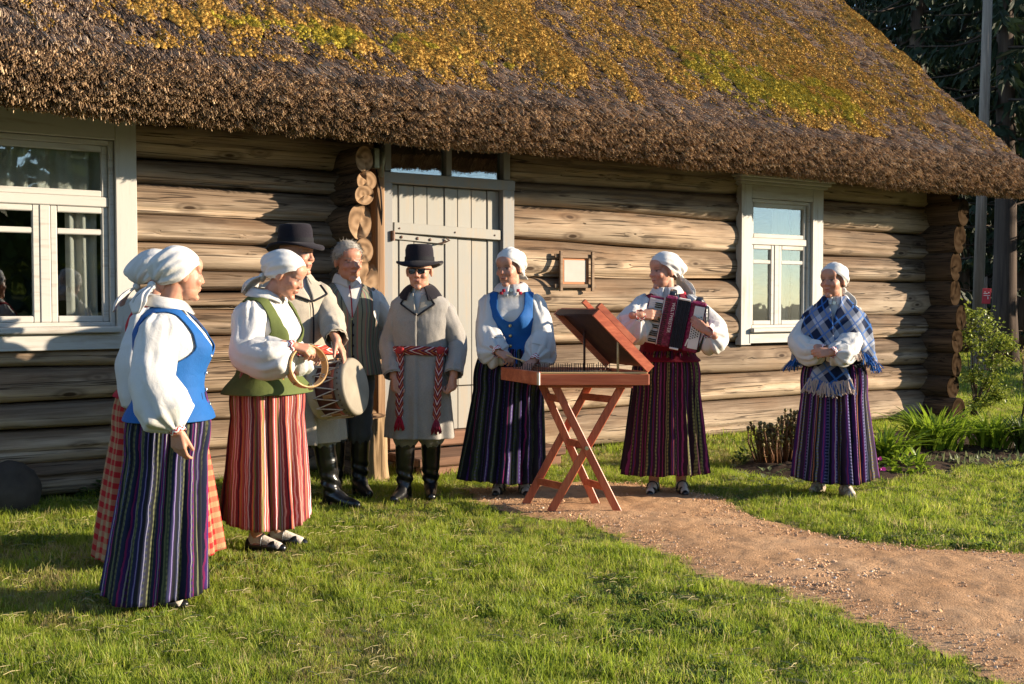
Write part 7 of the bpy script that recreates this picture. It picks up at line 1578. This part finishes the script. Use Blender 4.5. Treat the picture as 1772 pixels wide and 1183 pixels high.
rg = np.array([1, .8, .5, .2, .01]); G = np.stack([rg[:, None] * (rad_[-1] * np.cos(t_))[None], rg[:, None] * (rad_[-1] * np.sin(t_))[None], np.broadcast_to((.50 + .012 * np.sin(t_))[None], (5, 56))], -1); G2 = np.concatenate([G, G[:, :1]], 1); mobj('cut_face', grid_mesh('cut_face', G2, us=G2[..., 0], vs=G2[..., 1]), M_LOGEND, stp)
stepo = empty('door_step', tuple(hw(3.38, 0.45)), HA); tag(stepo, 'worn brown plank step in front of the grey door', 'step')
b = MB(); b.box((0, 0, .125), (1.42, .52, .07), None, .012); b.build('tread', M_STEP, stepo); b = MB(); b.box((0, -.19, .045), (1.36, .08, .09), None, .01); b.box((0, .19, .045), (1.36, .08, .09), None, .01); b.build('bearer', M_STEP, stepo)
M_ROCK = plain('dark_fieldstone', (.042, .034, .027), .9, .4, 6, .7); rb = gpt(16, 882); bo = MB(); bo.ell((0, 0, .12), (.20, .18, .21), nu=36, nv=24); V = np.concatenate(bo.V); V = V * (1 + .14 * fbm(V, 4, 3) + .05 * fbm(V, 14, 4))[:, None]; V[:, 2] = np.maximum(V[:, 2], -.03)
tag(mobj('boulder', np_mesh('boulder', V, bo.F, None, True), M_ROCK, None, tuple(rb)), 'rounded dark fieldstone lying at the foot of the wall under the left window', 'stone')
nb = empty('notice_board', tuple(hw(4.645, 0.0, 0)), HA); tag(nb, 'small wooden framed notice with orange bordered paper on the log wall', 'notice board'); M_FRW = wood('frame_wood', ((.09, .055, .033), (.16, .105, .065), (.23, .16, .10)), 'x', .7, 2, .2, knots=False)
def nbx(n_, m_, x0, x1, o0, o1, z0, z1): b = MB(); b.box(((x0 + x1) / 2, -(o0 + o1) / 2, (z0 + z1) / 2), (x1 - x0, o1 - o0, z1 - z0), None, .003); return b.build(n_, m_, nb)
nbx('stile', M_FRW, -.195, -.165, .115, .138, 1.465, 1.825); nbx('stile', M_FRW, .165, .195, .115, .138, 1.465, 1.825); nbx('frame_rail', M_FRW, -.235, .235, .098, .1145, 1.765, 1.800); nbx('frame_rail', M_FRW, -.235, .235, .098, .1145, 1.495, 1.530)
nbx('backing', plain('orange_board', (.36, .14, .055), .7, .1, 9, 0), -.162, .162, .085, .0965, 1.515, 1.785); nbx('paper', plain('notice_paper', (.36, .34, .30), .7, .05, 12, 0), -.122, .122, .0975, .099, 1.550, 1.745); nbx('bracket', M_FRW, -.03, .03, -.02, .084, 1.60, 1.68)
b = MB(); r = np.random.RandomState(1)
for k in range(11): z = 1.735 - k * .0165; w0 = r.uniform(.08, .105); b.box((0, -.0995, z), (2 * w0, .0006, .0035), None, .0001)
b.build('lettering', plain('grey_print', (.36, .33, .31), .8, .05, 10, 0), nb)
b = MB(); b.box((2.06, -.078, 1.735), (.075, .012, .045), None, .004); tag(b.build('wall_plate_mark', M_IRON, None), 'small dark iron plate on the log left of the corner', 'plate'); bpy.data.objects['wall_plate_mark'].location = (HX, HY, 0); bpy.data.objects['wall_plate_mark'].rotation_euler = (0, 0, HA); bpy.data.objects['wall_plate_mark'].name = 'iron_plate'
lamp = empty('wall_lamp', tuple(hw(2.60, .24, 2.50)), HA); tag(lamp, 'weathered lamp bracket with hanging cable beside the transom', 'lamp'); M_OLDMET = plain('grey_green_metal', (.20, .21, .16), .55, .3, 25, .3, .4, .5)
b = MB(); b.box((-.05, 0, .0), (.055, .05, .16), Euler((0, 0, .2)).to_matrix(), .006); b.build('housing', M_OLDMET, lamp); b = MB(); b.tube(np.array([(.02, .05, .10), (.02, -.0, .02), (.01, .03, -.14)]), .022, 10); b.build('pipe', M_OLDMET, lamp, True); b = MB(); b.tube(np.array([(-.03, .02, -.08), (.0, .05, -.16), (.03, .06, -.25), (.045, .07, -.40), (.05, .10, -.62)]), .007, 6); b.build('cable', M_BLACKC, lamp, True)
def curtain(u0, u1, z0, z1, o, label, seed, valance=False):
    r = np.random.RandomState(seed); us = np.linspace(u0, u1, 60); zs = np.linspace(z1, z0, 24); U_, Z_ = np.meshgrid(us, zs); O = o + .022 * np.sin(U_ * 55 + 2 * np.sin(U_ * 9 + seed)) + .008 * np.sin(U_ * 90 + Z_ * 3); zb = Z_ + (.018 * np.abs(np.sin(U_ * 40)) * (Z_ < z0 + .02) if valance else 0)
    me = grid_mesh('curtain', np.stack([U_, -O, zb], -1)); ob = mobj('curtain', me, M_CURT); ob.location = (HX, HY, 0); ob.rotation_euler = (0, 0, HA); solidify(ob, .002); tag(ob, label, 'curtain')
M_CURT = cloth('curtain_linen', (.80, .77, .72), .9, 600, .06, .45, .2); M_LACE = M_CURT
curtain(-.27, .52, 2.11, 2.44, -.04, 'lace valance across the top pane of the left window', 1, True); curtain(.27, .48, 1.25, 2.05, -.035, 'white embroidered curtain hanging at the right side of the left window', 2); curtain(7.49, 7.77, 1.16, 2.36, -.16, 'pale curtain hanging at the right side of the small window', 3); curtain(6.97, 7.09, 1.16, 2.36, -.16, 'pale curtain hanging at the left side of the small window', 4)
